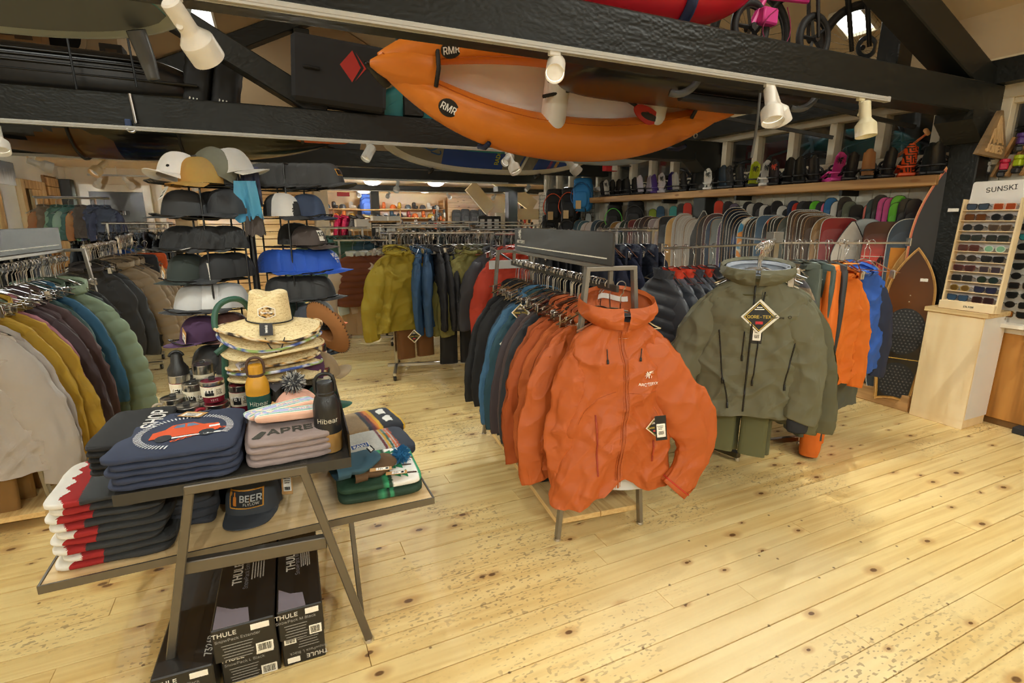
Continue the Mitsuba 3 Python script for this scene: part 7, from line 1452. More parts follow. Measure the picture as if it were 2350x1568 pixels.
for r_ in range(14):
    for c_ in (0, 1): glasses(M2 @ Mt(-.085+.145*c_, .012, 1.0-.07*r_), (r_+c_) % 3, ('#1b1b1d', '#3f2f22', '#202a2a')[r_ % 3], ('#1c1d1f', '#2f7f86', '#8a4f1c')[(r_*2+c_) % 3 if r_ % 4 == 1 else 0], f'{("left", "right")[c_]} sunglasses, row {ordn[r_] if r_ < 9 else ["tenth", "eleventh", "twelfth", "thirteenth", "last"][r_-9]} on the second rack at the right edge')
OC = thing('oak_cabinet', 'honey oak cabinet under the second sunglass rack at the right edge', 'cabinet'); part(OC, 'body', rbx(4.99, 5.7, 1.55, 2.0, .05, .72, .003), OAKC); part(OC, 'door', rbx(5.005, 5.3, 1.538, 1.55, .08, .70, .003), OAKC); part(OC, 'top', rbx(4.97, 5.75, 1.53, 2.01, .72, .755, .003), C('#d9d3c8', .4)); part(OC, 'plinth', bx(5.0, 5.68, 1.57, 1.99, 0, .05), C('#6b4a22', .6))
solo('door_mat', rbx(4.9, 5.9, 1.2, 1.73, 0, .05, .006), C('#26282b', .8), 'dark grey low step mat at the lower right edge', 'mat')
# wooden peak sign, ski mounts, rope, red box
JS = thing('wood_sign', 'carved wooden peak sign on the black post at the right', 'sign'); MJ = Mframe(atY(2268, 350, 2.17), (1, 0, 0), (0, 0, 1), (0, -1, 0)); WS = wood('mat_carved', '#8c7454', '#6f5a3e', 'x', 20, .7)
part(JS, 'board', prism([(-.2, -.02), (.205, -.045), (.03, .28), (.0, .28)], .03), WS, M=MJ); part(JS, 'peaks', prism(affinity.translate(affinity.scale(peak_logo(.17), 1.05, 1.3), .01, .135), .008, Mt(0, 0, .03)), C('#c9a878', .6), M=MJ); part(JS, 'lettering', text('JONES', .052, .008, True, Mt(-.005, .02, .03) @ Mr('z', -3), wscale=.95), C('#d0af80', .6), M=MJ)
SD = thing('ski_mount_rack', 'wooden slat rack with mounted ski bindings at the right edge', 'display rack')
for i in range(4): part(SD, 'slat', bar((4.99, 2.28-.085*i, 1.86), (4.99, 2.19-.085*i, 2.13), .02, .06, (1, 0, 0), .003), SHELFW)
for i, (yy, zz, c_) in enumerate(((2.2, 2.06, '#d9d9d6'), (2.13, 1.93, '#c42a4a'), (2.06, 2.1, '#4a2f7a'), (2.24, 1.92, '#bdbdb9'), (2.05, 1.95, '#b4c92a'), (1.98, 2.04, '#2b8a8a'))):
    k = thing('ski_binding', ('white', 'magenta', 'purple and yellow', 'pale grey', 'lime', 'teal')[i]+' ski binding on the wooden slat rack', 'binding'); M = Mt(4.965, yy, zz) @ Mr('z', 20*i)
    part(k, 'toe_piece', cat([rbox(.05, .05, .05, .008), lathe([(.02, 0), (.032, .01), (.03, .03), (.0, .036)], 16, Mt(0, 0, .02))]), C(c_, .35), M=M); part(k, 'heel_piece', cat([rbox(.045, .045, .04, .008, (0, .01, -.055)), rbox(.03, .05, .012, .003, (-.01, 0, -.03))]), C('#2a2a2c', .4), M=M)
rp = thing('rope_hank', 'orange rope hank stretched from the shelf to the post', 'rope'); a_, b_ = atX(2058, 362, 4.86), atX(2130, 306, 4.82)
for o in (0, .02): part(rp, 'cord', tube([a_+[0, 0, o], b_+[0, 0, o*.5]], .005, 6), C('#c9672e', .7))
part(rp, 'knot', cat([ico(.018, 1).apply_translation(b_+np.array([0, .01*i, .012*i])) for i in range(3)]), C('#d9a06a', .8))
rb = thing('red_box', 'small red box with a white label near the ceiling', 'box'); part(rb, 'body', rbox(.2, .1, .17, .004, atX(1400, 379, 4.6)), C('#b3272a', .5)); part(rb, 'bracket', bar(atX(1400, 379, 4.6), atX(1400, 379, 4.6)+[.42, 0, 0], .02), STEEL); part(rb, 'label', rbox(.09, .004, .1, .001, atX(1406, 384, 4.6)-np.array([0, .052, 0])), TAGW)
# bicycles and goods in the store room
for y in (3.0, 3.9, 4.9, 6.2):
    k = thing('stored_bicycle', f'bicycle {["nearest", "second", "third", "farthest"][[3.0, 3.9, 4.9, 6.2].index(y)]} to the viewer behind the clerestory glass', 'bicycle'); X0 = XR+1.0
    for s in (-.52, .52): part(k, 'wheel', lathe([(.32+.022*math.cos(a), .022*math.sin(a)) for a in np.linspace(0, 2*PI, 9)], 36, Mt(X0, y+s, 2.0) @ Mr('y', 90)), C('#1d1d1e', .6), True)
    part(k, 'frame', cat([tube([(X0, y-.5, 2.0), (X0, y-.42, 2.42), (X0, y-.38, 2.5)], .02, 8), tube([(X0, y-.42, 2.4), (X0, y+.05, 1.95), (X0, y+.52, 2.0)], .02, 8), tube([(X0, y-.42, 2.45), (X0, y+.15, 2.35), (X0, y+.05, 1.95)], .018, 8), tube([(X0, y+.15, 2.35), (X0, y+.52, 2.0)], .012, 8)]), C(('#7d8f99', '#8f2a2a', '#3a4a5d', '#5a5a5a')[int(y) % 4], .4), True)
pn = thing('red_banner', 'red lettered banner panel behind the clerestory glass', 'banner'); part(pn, 'panel', bx(XR+1.5, XR+1.52, 5.2, 5.9, 1.65, 2.6), C('#9c2226', .6)); part(pn, 'blocks', cat([bx(XR+1.49, XR+1.5, 5.6, 5.85, 1.7+.18*i, 1.79+.18*i) for i in range(5)]), C('#b9b4ac', .6))
sb = thing('store_shelf', 'shelf of brown boxes behind the clerestory glass', 'shelf'); part(sb, 'board', bx(XR+1.6, XR+2.1, 6.4, 9, 2.0, 2.03), SHELFW); part(sb, 'box', cat([bx(XR+1.65, XR+2.0, 6.5+.32*i, 6.78+.32*i, 2.03, 2.2+.08*(i % 3)) for i in range(7)]), C('#8a6a44', .8), kind='stuff')
# ---------------------------------------------------------------- goods hung from and laid on the beams
ORK = C('#e07f28', .38); BOAT = C('#e3ded2', .6)
def tubepath(L, b, rise, n=46, pw=2.3):
    t = np.linspace(-1, 1, n); return np.stack([t*L/2, b*(1-np.abs(t)**pw), rise*np.abs(t)**2.2], 1), t
def kayak():
    k = thing('inflatable_kayak', 'orange inflatable kayak with a cream floor hung on its side below the beams', 'kayak')
    L = 2.66; a = np.array([.76, 3.55, 2.50]); b = np.array([3.36, 3.42, 2.43]); x = unit(b-a); op = unit(np.array([0, -1, -.22])-x*np.dot(x, [0, -1, -.22])); up = np.cross(op, x)
    if up[2] < 0: up = -up
    M = Mframe((a+b)/2, x, up, op)
    for s in (1, -1):
        p, t = tubepath(L, .30, .10); p[:, 1] *= s; p[:, 1] -= .04*np.cos(t*PI/2)
        part(k, 'side_tube', tube(p, .155*(1-.68*np.abs(t)**3), 26), ORK, True, M, label=('upper' if s > 0 else 'lower')+' orange side tube')
        part(k, 'seam', tube(p+[0, -.10*s*0, .0]+np.stack([0*t, -s*.11*(1-.6*np.abs(t)**3), .11*(1-.6*np.abs(t)**3)], 1), .003, 5), C('#b85a16', .5), True, M)
        for i in (7, 36) if s > 0 else (7,):
            c = p[i]; r = .155*(1-.68*abs(t[i])**3); d = unit([0, -.35*s if s > 0 else -.2, 1]); f = unit(np.gradient(p, axis=0)[i]); y_ = np.cross(d, f)
            B = Mframe(c+d*(r+.002), f, y_, d); e = part(k, 'emblem', lathe([(0, .004), (.062, .0), (.062, -.006), (0, -.006)], 26, Mr('z', 0)), BLKM, M=M @ B @ Ms(1.1, .85, 1)); part(e, 'lettering', text('RMR', .042, .003, True, Mt(0, 0, .0035), wscale=.9), TAGW, M=M @ B)
            if i == 36: scene.pop(e); [scene.pop(q) for q in list(scene) if q.startswith(e+'__')]
    for s in (1, -1):
        q, t = tubepath(L, .30, .10); e = q[-1] if s > 0 else q[0]
        part(k, 'end_cone', mk(*(lambda m: (m.vertices, m.faces))(xf(lathe([(.145, 0), (.13, .12), (.09, .24), (.05, .33), (.02, .38), (0, .385)], 24, Ms(1, .8, 1)), frame_dir(np.array([s*(L/2-.30), -.02, .055]), (s, 0, .25), (0, 0, 1))))), ORK, True, M)
        part(k, 'end_tip', tube([(s*(L/2-.06), -.1, -.02), (s*(L/2+.02), -.05, .03), (s*(L/2+.09), -.02, .1)], [.05, .04, .012], 10), C('#1f1f20', .5), True, M)
        part(k, 'end_handle', tube([(s*(L/2-.33), -.1, .15), (s*(L/2-.33), 0, .2), (s*(L/2-.33), .1, .15)], .014, 8), C('#1b1b1c', .6), True, M)
    n, m = 60, 18; t = np.linspace(-.93, .93, n)[:, None]; u = np.linspace(-1, 1, m)[None]
    w = .30*(1-np.abs(t)**2.3); part(k, 'floor', mk(np.stack([t*L/2+0*u, w*u-.04*np.cos(t*PI/2), -.11*(1-.5*u**2)*(1-.7*np.abs(t)**2)+.08*np.abs(t)**2.2+.006*np.sin(u*14)], -1).reshape(-1, 3), gridf(n, m)), BOAT, True, M)
    for xx in (-.12, .72):
        part(k, 'thwart', lathe([(0, -.27), (.07, -.265), (.09, -.24), (.09, .24), (.07, .265), (0, .27)], 26, Mt(xx, -.04, .05) @ Mr('x', 90)), BOAT, 40, M); part(k, 'thwart_strap', tube([(xx-.12, -.3, .0), (xx, -.31, .06), (xx+.12, -.3, .0)], .012, 6), C('#20201f', .7), True, M)
    for xx, col in ((-.62, '#1c2540'), (.98, '#1c2540')): i = int((xx/L*2+1)/2*45); c = p[i]; part(k, 'lift_strap', tube([c+[0, -.13, .13], c+[0, -.165, .05], c+[.0, -.17, -.08]], .018, 6), C(col, .7), True, M)
    for xx in (.95, 1.1, -.55): part(k, 'ring', tube(arc((xx, -.22), .016, 0, 360, 14, 'xy')+[0, 0, .12], .004, 6), CHROME, True, M)
    return k, M
KK, MK = kayak()
pd = thing('paddle', 'black shafted paddle with a red blade lying in the orange kayak', 'paddle'); part(pd, 'shaft', tube([(-.15, .16, .1), (.62, -.1, .12)], .013, 8), C('#19191a', .5), True, MK); bl_ = affinity.rotate(affinity.scale(Point(0, 0).buffer(1), .14, .055), -20, origin=(0, 0)); part(pd, 'blade', prism(bl_, .012, Mt(.62, -.12, .12)), C('#b5281f', .4), M=MK); part(pd, 'blade_print', prism(affinity.scale(bl_, .6, .4), .002, Mt(.63, -.125, .132)), C('#1d1513', .5), M=MK)
pd = thing('paddle', 'second black paddle shaft crossing behind the kayak seats', 'paddle'); part(pd, 'shaft', tube([(-.25, -.08, .12), (.7, .2, .14)], .012, 8), C('#19191a', .5), True, MK); part(pd, 'grip', tube([(.1, .02, .126), (.2, .05, .127)], .017, 8), C('#2c2c2c', .6), True, MK)
# paddleboards behind the second beam
def sup(a, b, wid, lean, name, lab, rim, deck, zones=(), th=.12):
    k = thing('paddleboard', lab, 'paddleboard'); a, b = np.array(a), np.array(b); x = unit(b-a); L = np.linalg.norm(b-a); n_ = unit(np.array([0, -1, -lean])); n_ = unit(n_-x*np.dot(n_, x)); y = np.cross(n_, x); M = Mframe((a+b)/2, x, y, n_)
    t = np.linspace(-1, 1, 41); w = wid/2*np.clip(1-np.abs(t)**2.6, 0, 1)**.62; P = Polygon(np.vstack([np.stack([t*L/2, w], 1), np.stack([t[::-1]*L/2, -w[::-1]], 1)[1:-1]])).buffer(0)
    e = np.array(P.exterior.coords); part(k, 'rail', tube(np.c_[e, 0*e[:, 0]], th/2, 12, False), rim, True, M); part(k, 'core', prism(P, th*.98, Mt(0, 0, -th*.49)), rim, M=M); d_ = P.buffer(-.05)
    part(k, 'deck_pad', prism(d_, .004, Mt(0, 0, th*.5)), deck, M=M)
    for nm, x0, x1, sk, col in zones:
        q = Polygon([(x0, -.6), (x0+sk, 0), (x0, .6), (x1, .6), (x1+sk, 0), (x1, -.6)]).intersection(d_)
        if q.area > 1e-6: part(k, nm, prism(q, .0025, Mt(0, 0, th*.5+.004)), C(col, .7), M=M)
    return k, M, L
k, M, L = sup((1.22, 5.85, 2.4), (3.75, 5.75, 2.36), .66, .9, '', 'white rimmed paddleboard with a grey and blue deck behind the second beam', C('#e4e0d5', .4), C('#77726a', .8), [('blue_panel', -.62, .12, 0, '#24418a'), ('white_chevron', .28, .31, .12, '#e6e4de'), ('white_chevron', .25, .27, .12, '#24418a'), ('blue_panel', .45, 1.1, .12, '#24418a'), ('red_stripe', .62, .66, .12, '#b8322c'), ('yellow_stripe', .7, .74, .12, '#d6a52f')])
part(k, 'lettering', text('RADO', .05, .002, True, Mt(.03, -.12, .068) @ Mr('z', 90)), C('#d6c52f'), M=M)
for i in range(3): part(k, 'deck_line', tube(spline([(-1.0+.12*i, .1-.1*i, .066), (-.85+.1*i, -.05-.03*i, .066), (-.66, .12-.1*i, .066)], 12), .008, 5), C('#2f5590', .7), True, M)
for x in (-.72, .62): part(k, 'cradle', tube([(x, -.3, .1), (x, -.4, .03), (x, -.38, -.1), (x, 0, -.14)], .02, 6), C('#1a1a1b', .6), True, M)
sup((2.3, 5.6, 2.53), (4.6, 5.5, 2.42), .5, .7, '', 'pale blue paddleboard above the white rimmed one', C('#b9c6d6', .4), C('#a9bbd0', .5), [('teal_panel', -1., -.3, .1, '#3f97a0')])
sup((1.0, 5.0, 2.52), (3.2, 5.05, 2.48), .5, .3, '', 'teal paddleboard lying behind the kayak on the second beam', C('#2f8590', .4), C('#2f8590', .5))
k, M, L = sup((-2.6, 3.3, 2.66), (-.3, 3.45, 2.62), .7, 3.0, '', 'teal and grey paddleboard at the upper left corner near the viewer', C('#8b9390', .35), C('#4fa39a', .4), [('grey_panel', .1, 1.2, .1, '#54595a')])
part(k, 'fin', tube([(.95, -.1, .1), (.98, -.18, .2), (1.0, -.2, .3)], [.045, .04, .03], 10), C('#4f5152', .35), True, M)
# red boat, small bikes, mountain bike on the nearest beam
rb = thing('inflatable_boat', 'red inflatable board with white lettering lying on the nearest beam', 'boat'); Mq = Mframe((1.78, 2.5, 2.70), unit((1, .0, .06)), (0, 1, 0), unit((-.06, 0, 1)))
t = np.linspace(-1, 1, 30); part(rb, 'hull', tube(np.stack([t*.85, 0*t, .10*np.abs(t)**3], 1), .16*(1-.5*np.abs(t)**4), 22), C('#c01d2c', .35), True, Mq); part(rb, 'strap', tube(arc((0, 0), .165, 200, 350, 14, 'yz')+[.33, 0, 0], .03, 8), C('#1c2748', .7), True, Mq); part(rb, 'lettering', text('HALA', .075, .002, True, Mframe((.62, -.155, .03), (1, 0, .05), (0, .25, .97), (0, -1, .2))), TAGW, M=Mq)
def wheel(k, c, R, tw, ax, spokes=True, rim=None, mat=None, nsp=5):
    M = frame_dir(c, ax); w = part(k, 'wheel', lathe([(R-tw+tw*math.cos(a), tw*math.sin(a)) for a in np.linspace(0, 2*PI, 11)], 48), mat or C('#1b1b1c', .6), True, M)
    part(w, 'rim', lathe([(R-2.2*tw, -.008), (R-1.7*tw, -.01), (R-1.7*tw, .01), (R-2.2*tw, .008), (R-2.2*tw, -.008)], 40), rim or C('#202021', .3), M=M)
    part(w, 'spoke', cat([tube([(0.01*math.cos(a), .01*math.sin(a), 0), ((R-2*tw)*math.cos(a), (R-2*tw)*math.sin(a), 0)], .0012 if spokes else .012, 4) for a in np.arange(nsp)*2*PI/nsp]), C('#2a2a2b', .3), M=M, kind='stuff'); part(w, 'hub', lathe([(0, -.03), (.02, -.03), (.02, .03), (0, .03)], 14), C('#303032', .3), M=M)
bb = thing('balance_bike', 'pink child bike with black wheels standing on the nearest beam', 'bicycle'); c1, c2 = np.array([2.72, 2.52, 2.66]), np.array([3.25, 2.5, 2.66])
wheel(bb, c1, .15, .022, (0, 1, 0), False); wheel(bb, c2, .15, .022, (0, 1, 0), False); PK = C('#d93f93', .35)
part(bb, 'frame', cat([tube([c1+[0, 0, 0], c1+[.1, 0, .18], c2+[-.1, 0, .2], c2+[-.05, 0, .35]], .02, 8), tube([c1+[.1, 0, .18], c1+[.16, 0, .34]], .018, 8), rbox(.12, .06, .09, .01, c1+[.1, -.03, .06])]), PK, 40); part(bb, 'fork', cat([tube([c2+[0, s*.035, 0], c2+[-.05, s*.03, .25]], .011, 8) for s in (-1, 1)]), C('#161617', .4), True); part(bb, 'cord', tube(spline([c1+[.14, -.06, .1], c1+[.06, -.07, -.08], c1+[.16, -.07, -.1], c1+[.22, -.06, .12]], 16), .003, 5), C('#8d1f4f', .7), True); part(bb, 'seat', rbox(.16, .1, .04, .015, c1+[.15, 0, .36]), C('#1b1b1c', .6))
mb = thing('mountain_bike', 'black mountain bike with a suspension fork behind the right diagonal brace', 'bicycle'); c3 = atY(1975, 112, 3.0); wheel(mb, c3, .35, .03, (.5, 1, 0), nsp=28)
u_ = np.array([-.2, -.05, .33]); u_ = u_/np.linalg.norm(u_)
part(mb, 'fork', cat([tube([c3+[0, s*.07, 0], c3+u_*.32+[0, s*.07, 0]], .017, 10) for s in (-1, 1)]+[tube([c3+u_*.3+[0, s*.07, 0], c3+u_*.5+[0, s*.07, 0]], .021, 10) for s in (-1, 1)]+[rbox(.06, .18, .05, .01, c3+u_*.5), tube([c3+u_*.5, c3+u_*.72], .022, 10)]), C('#1a1a1b', .3), True); part(mb, 'brake_disc', lathe([(.05, 0), (.085, 0), (.085, .003), (.05, .003)], 30, frame_dir(c3+[0, -.05, 0], (.5, 1, 0))), CHROME); part(mb, 'frame', cat([tube([c3+u_*.66, c3+u_*.66+[-.6, .1, -.35]], .028, 10), tube([c3+u_*.72, c3+u_*.72+[-.55, .1, .05]], .022, 10), tube([c3+u_*.66+[-.6, .1, -.35], c3+[-1.0, .2, 0]], .018, 8)]), C('#1d1e1f', .3), True); wheel(mb, c3+[-1.0, .2, 0], .35, .03, (.2, 1, 0), nsp=28)
mb = thing('mountain_bike', 'second mountain bike, its wheel hanging at the upper right corner', 'bicycle'); c4 = atY(2182, -8, 2.75); wheel(mb, c4, .34, .03, (.15, 1, 0), nsp=28, rim=C('#8d8d8d', .3)); part(mb, 'frame', cat([tube([c4, c4+[-.4, 0, .3]], .018, 8), tube([c4+[-.4, 0, .3], c4+[-.5, 0, .8]], .02, 8)]), C('#22324a', .3), True); part(mb, 'cassette', lathe([(.0, -.03), (.06, -.03), (.03, .03), (0, .03)], 24, frame_dir(c4+[0, -.05, 0], (.15, 1, 0))), STEEL)
# black roof boxes
def roofbox(k, c, L, W, H, yaw, mat, ridges=3, flip=False):
    n, m = 64, 36; u = np.linspace(-PI/2, PI/2, m)[:, None]; w = np.arange(n)[None]*2*PI/n; f = lambda t, e: np.sign(t)*np.abs(t)**e
    x = L/2*f(np.cos(u), .35)*f(np.cos(w), .35); y = W/2*f(np.cos(u), .35)*f(np.sin(w), .4); z = H/2*f(np.sin(u), .55)+0*w; nose = np.clip((x/(L/2)-.55)/.45, 0, 1); z = z*(1-.45*nose**2*(z > 0)); M = Mt(*c) @ Mr('z', yaw)
    part(k, 'shell', mk(np.stack([x, y, z], -1).reshape(-1, 3), gridf(m, n, True)), mat, True, M)
    part(k, 'seam', cat([rbox(L*.985, W*1.012, .02, .008, (0, 0, -.02))]), C('#0d0d0e', .5), M=M)
    for i in range(ridges): part(k, 'ridge', cat([tube([(-L*.44, s*(W*.5+.002), H*(.1+.1*i)), (L*.3, s*(W*.5+.002), H*(.1+.1*i)), (L*.36, s*(W*.49), H*(.08+.1*i))], .011, 6) for s in (-1,)]), C('#111112', .3), True, M)
    return M
PB = C('#131314', .28)
k = thing('roof_box', 'long black car roof box lying on the second and third beams at upper left', 'roof box'); roofbox(k, (-1.62, 5.75, 2.66), 2.45, .8, .40, 2, PB)
k = thing('roof_box', 'black car roof box hung behind the nearest beam above the kayak stern', 'roof box'); M = roofbox(k, (2.72, 2.95, 2.45), 1.95, .62, .24, 0, PB, 2); CLAMP = C('#5b5d60', .35)
for x in (-.32, .72): part(k, 'clamp_arm', tube(spline([(x, -.33, .05), (x+.02, -.37, -.06), (x-.06, -.36, -.16), (x-.16, -.32, -.17)], 14), .022, 10), CLAMP, True, M)
part(k, 'strap', tube(spline([(.28, -.3, -.1), (.27, -.31, -.3), (.25, -.31, -.5)], 10), .009, 6), C('#77797b', .6), True, M); part(k, 'strap_bar', rbox(.8, .05, .05, .01, (.1, -.2, -.15)), C('#141415', .5), M=M)
k = thing('hardshell_kayak', 'glossy black kayak with an amber belly hung below the beams at left', 'kayak'); t = np.linspace(-1, 1, 50); pth = np.stack([t*1.75, 0*t, .1*np.abs(t)**2.5], 1); GL = C('#0c0c0d', .12)
M = Mt(-1.0, 6.35, 2.31) @ Mr('z', -3) @ Mr('x', -20); hm = xf(tube(pth, .3*(1-np.abs(t)**2.4)**.8+.005, 28), Ms(1, 1, .55)); am = C('#4a2d10', .2); c_ = hm.triangles_center; bel = (c_[:, 2] < -.09+.03*np.sin(c_[:, 0]*9)) & (c_[:, 0] < -.2)
part(k, 'hull', mk(hm.vertices, hm.faces[~bel]), GL, True, M); part(k, 'amber_belly', mk(hm.vertices, hm.faces[bel]), am, True, M); part(k, 'cockpit_rim', tube(np.stack([.45*np.cos(np.linspace(0, 6.283, 30)), .2*np.sin(np.linspace(0, 6.283, 30)), .165+0*np.linspace(0, 1, 30)], 1), .014, 8), C('#18181a', .4), True, M)
for x in (-.5, .35): part(k, 'sling', tube(spline([(x, -.32, .3), (x, -.3, -.05), (x, 0, -.185), (x, .3, -.05), (x, .32, .3)], 16), .012, 6), C('#1d1d1e', .8), True, M)
dbx = rbox(.74, .26, .5, .03)
k = thing('crash_pad', 'black folded climbing pad with a red diamond emblem standing on the second beam', 'bag'); M = Mt(.68, 4.91, 2.715) @ Mr('z', -4) @ Mr('y', 4); part(k, 'pad', dbx, C('#232325', .85), M=M); part(k, 'fold_line', rbox(.745, .012, .505, .004), C('#151516', .9), M=M)
dm = lambda x, z, s: Polygon([(x, z+s), (x+s*.8, z), (x, z-s), (x-s*.8, z)]); dmd = dm(.1, .06, .13); inn = Polygon([(.1-.03, .22), (.1-.03+.09, .06), (.1-.03, -.1), (.1-.015, -.1), (.1+.085, .06), (.1-.015, .22)])
part(k, 'emblem', prism(dmd.difference(inn), .003, Mt(0, -.131, 0) @ FXZ), C('#a82a24', .7), M=M); part(k, 'handle', tube([(-.28, -.14, 0), (-.22, -.15, 0), (-.16, -.14, 0)], .012, 6), C('#161617'), True, M)
for i, x in enumerate((-.62, -.4)):
    k = thing('ski_bag', ('left', 'right')[i]+' black padded bag with white letters behind the second beam', 'bag'); M = Mt(x+.22, 5.55, 2.72) @ Mr('z', -6) @ Mr('y', 12); part(k, 'bag', superq(.1, .12, .34, .5, .4, 40, 24, i, .01), C('#1c1d1f', .6), True, M); part(k, 'lettering', cat([text('YE', .06, .002, True, Mt(0, -.122, -.22) @ FXZ @ Mr('z', 90))]), TAGW, M=M)
k = thing('dry_bag', 'orange bag with white lettering lying behind the second beam', 'bag'); M = Mt(.62, 5.95, 2.42) @ Mr('z', -5); part(k, 'bag', superq(.3, .16, .1, .5, .35, 50, 24, 3, .008), C('#cf5a1e', .6), True, M); part(k, 'lettering', text('CORE', .06, .002, True, Mt(.16, -.165, 0) @ FXZ), TAGW, M=M); part(k, 'strap', rbox(.03, .33, .21, .005, (-.2, 0, 0)), C('#1b1b1c'), M=M)
# hanging rods, hooks and cartons in the loft
for i, (a, b) in enumerate((((145, 40), (176, 205)), ((300, 125), (314, 200)))): solo('threaded_rod', tube([atY(*a, 5.2)*2.2-atY(*b, 5.2)*1.2, atY(*b, 5.2)], .008, 6), C('#3a3b3c', .4, 1), ('long', 'short')[i]+' dark steel rod hanging before the roof box at upper left', 'rod')
k = thing('ratchet_strap', 'chrome ratchet hook strapped on the second beam at left', 'strap'); a = atY(297, 215, Y2-.02); part(k, 'handle', tube([a, a+[.01, 0, -.14], a+[.015, -.01, -.2]], .012, 8), CHROME, True); part(k, 'hook', tube(arc((a[0]-.02, a[2]-.24), .025, 180, 380, 10)+[0, a[1]-.01, 0], .008, 8), CHROME, True); part(k, 'clip', rbox(.04, .03, .05, .006, a+[-.035, 0, -.2]), C('#2c3f66', .5))
for i, (a, b) in enumerate((((1615, 262), (1912, 316)), ((1815, 228), (2100, 292)))): solo('steel_bar', bar(atX(*a, 4.1), atX(*b, 4.9), .03), C('#2b2b2a', .5), ('far', 'near')[i]+' black steel bar reaching to the clerestory', 'bar')
solo('junction_box', rbox(.16, .12, .1, .006, (.22, Y1-.02, 2.40)), C('#2b2a28', .5), 'black junction box on the nearest beam left of the kayak', 'junction box')
for i, (px, py, w, h) in enumerate(((20, 80, .3, .22), (65, 92, .28, .2), (262, 125, .2, .14))):
    c = atY(px, py, 7.4); k = thing('carton', ('left', 'middle', 'small dark')[i]+' open carton stored in the loft at upper left', 'box'); part(k, 'carton', rbox(w, .25, h, .004, c), C('#8d6b45' if i < 2 else '#2d2a26', .8)); part(k, 'print', box(w*.5, .002, h*.3, c-np.array([0, .127, 0])), C('#463524', .8))
lb = thing('loft_shelf', 'shelf of the boxed-out loft wall carrying cartons', 'shelf'); part(lb, 'board', bx(-3.0, -1.4, 7.2, 7.7, 2.98, 3.01), SHELFW)
vt = thing('round_vent', 'round duct opening in the boxed-out loft wall', 'vent'); c = atY(134, 80, 7.74); part(vt, 'collar', lathe([(.2, 0), (.25, 0), (.25, .02), (.2, .02)], 36, Mt(*c) @ Mr('x', 90)), C('#b09a7c', .7)); part(vt, 'duct', lathe([(.2, .012), (.0, .012)], 36, Mt(*c) @ Mr('x', 90)), C('#0e0d0c', .9))
# ---------------------------------------------------------------- the back room and the grid wall
gw = thing('grid_wall', 'black wire grid panel behind the hanging backpacks', 'grid panel')
part(gw, 'wire', cat([tube([(4.97, y, .4), (4.97, y, 2.05)], .003, 4) for y in np.arange(7.5, 9.5, .07)]+[tube([(4.97, 7.5, z), (4.97, 9.5, z)], .003, 4) for z in np.arange(.4, 2.06, .07)]), WIRE, kind='stuff')
def pack(c, col, acc, lab, s=1.0, tag=True, yaw=-50):
    k = thing('backpack', lab, 'backpack'); M = Mt(*c) @ Mr('z', yaw) @ Ms(s); part(k, 'body', superq(.15, .11, .25, .5, .45, 40, 26, 3, .006), C(col, .8), True, M); part(k, 'pocket', superq(.11, .05, .13, .5, .45, 30, 18, 4, .004), C(col, .7), True, M @ Mt(0, -.1, -.06)); part(k, 'lid', superq(.14, .1, .06, .6, .5, 30, 16, 5), C(col, .8), True, M @ Mt(0, -.02, .22))
    part(k, 'trim', tube(spline([(-.13, -.1, -.12), (-.13, -.11, .12), (0, -.13, .2), (.13, -.11, .12), (.13, -.1, -.12)], 20), .009, 6), C(acc, .6), True, M)
    for s_ in (-1, 1): part(k, 'strap', tube(spline([(s_*.08, -.12, -.2), (s_*.1, -.16, -.3), (s_*.07, -.12, -.38)], 8), .01, 5), C('#161617'), True, M)
    if tag: part(k, 'tag', rbox(.09, .003, .13, .001, (-.02, -.17, -.14)), C('#c9a878', .8), M=M)
bp_ = lambda x, y, X=4.72: atX(x, y, X)
pack(bp_(1275, 475), '#1b1b1d', '#d9532a', 'left black backpack with orange trim on the grid wall', 1.1); pack(bp_(1310, 472), '#1d1d1f', '#d9532a', 'right black backpack with orange trim on the grid wall', 1.05); pack(bp_(1338, 450), '#2a78b5', '#1d5688', 'bright blue backpack beside the shelf end', 1.0); pack(bp_(1262, 525), '#1b1b1d', '#2c2c2e', 'lower black backpack at the left of the grid wall', .9, False); pack(bp_(1305, 530), '#222325', '#3a3a3c', 'lower black backpack in the middle of the grid wall', .9, False)
pack(bp_(1410, 502, 4.85), '#1c1c1d', '#5fc04a', 'black backpack with green trim under the shelf end', .75, False); pack(bp_(1458, 498, 4.85), '#1a1a1b', '#2c2c2c', 'plain black backpack under the wooden shelf', .8, False)
# sloping white boards (stair stringers)
for i, (a, b) in enumerate((((1138, 410), (1225, 474)), ((1078, 426), (1125, 482)))):
    struct('trim_'+str(3+i), bar(atY(*a, 11.5), atY(*b, 11.5), .3, .08, (0, 1, 0)), C('#dccdb0', .8), ('near', 'far')[i]+' sloping white stair board at the back')
solo('stair_block', bx(5.3, 6.2, 11.4, 11.9, 1.55, 1.8), C('#cfc0a6', .8), 'white block at the foot of the near sloping board', 'panel')
solo('white_stand', rbx(4.7, 5.15, 11.0, 11.1, 0, 1.7, .004), C('#e6ddca', .7), 'tall white display panel before the stair boards', 'panel')
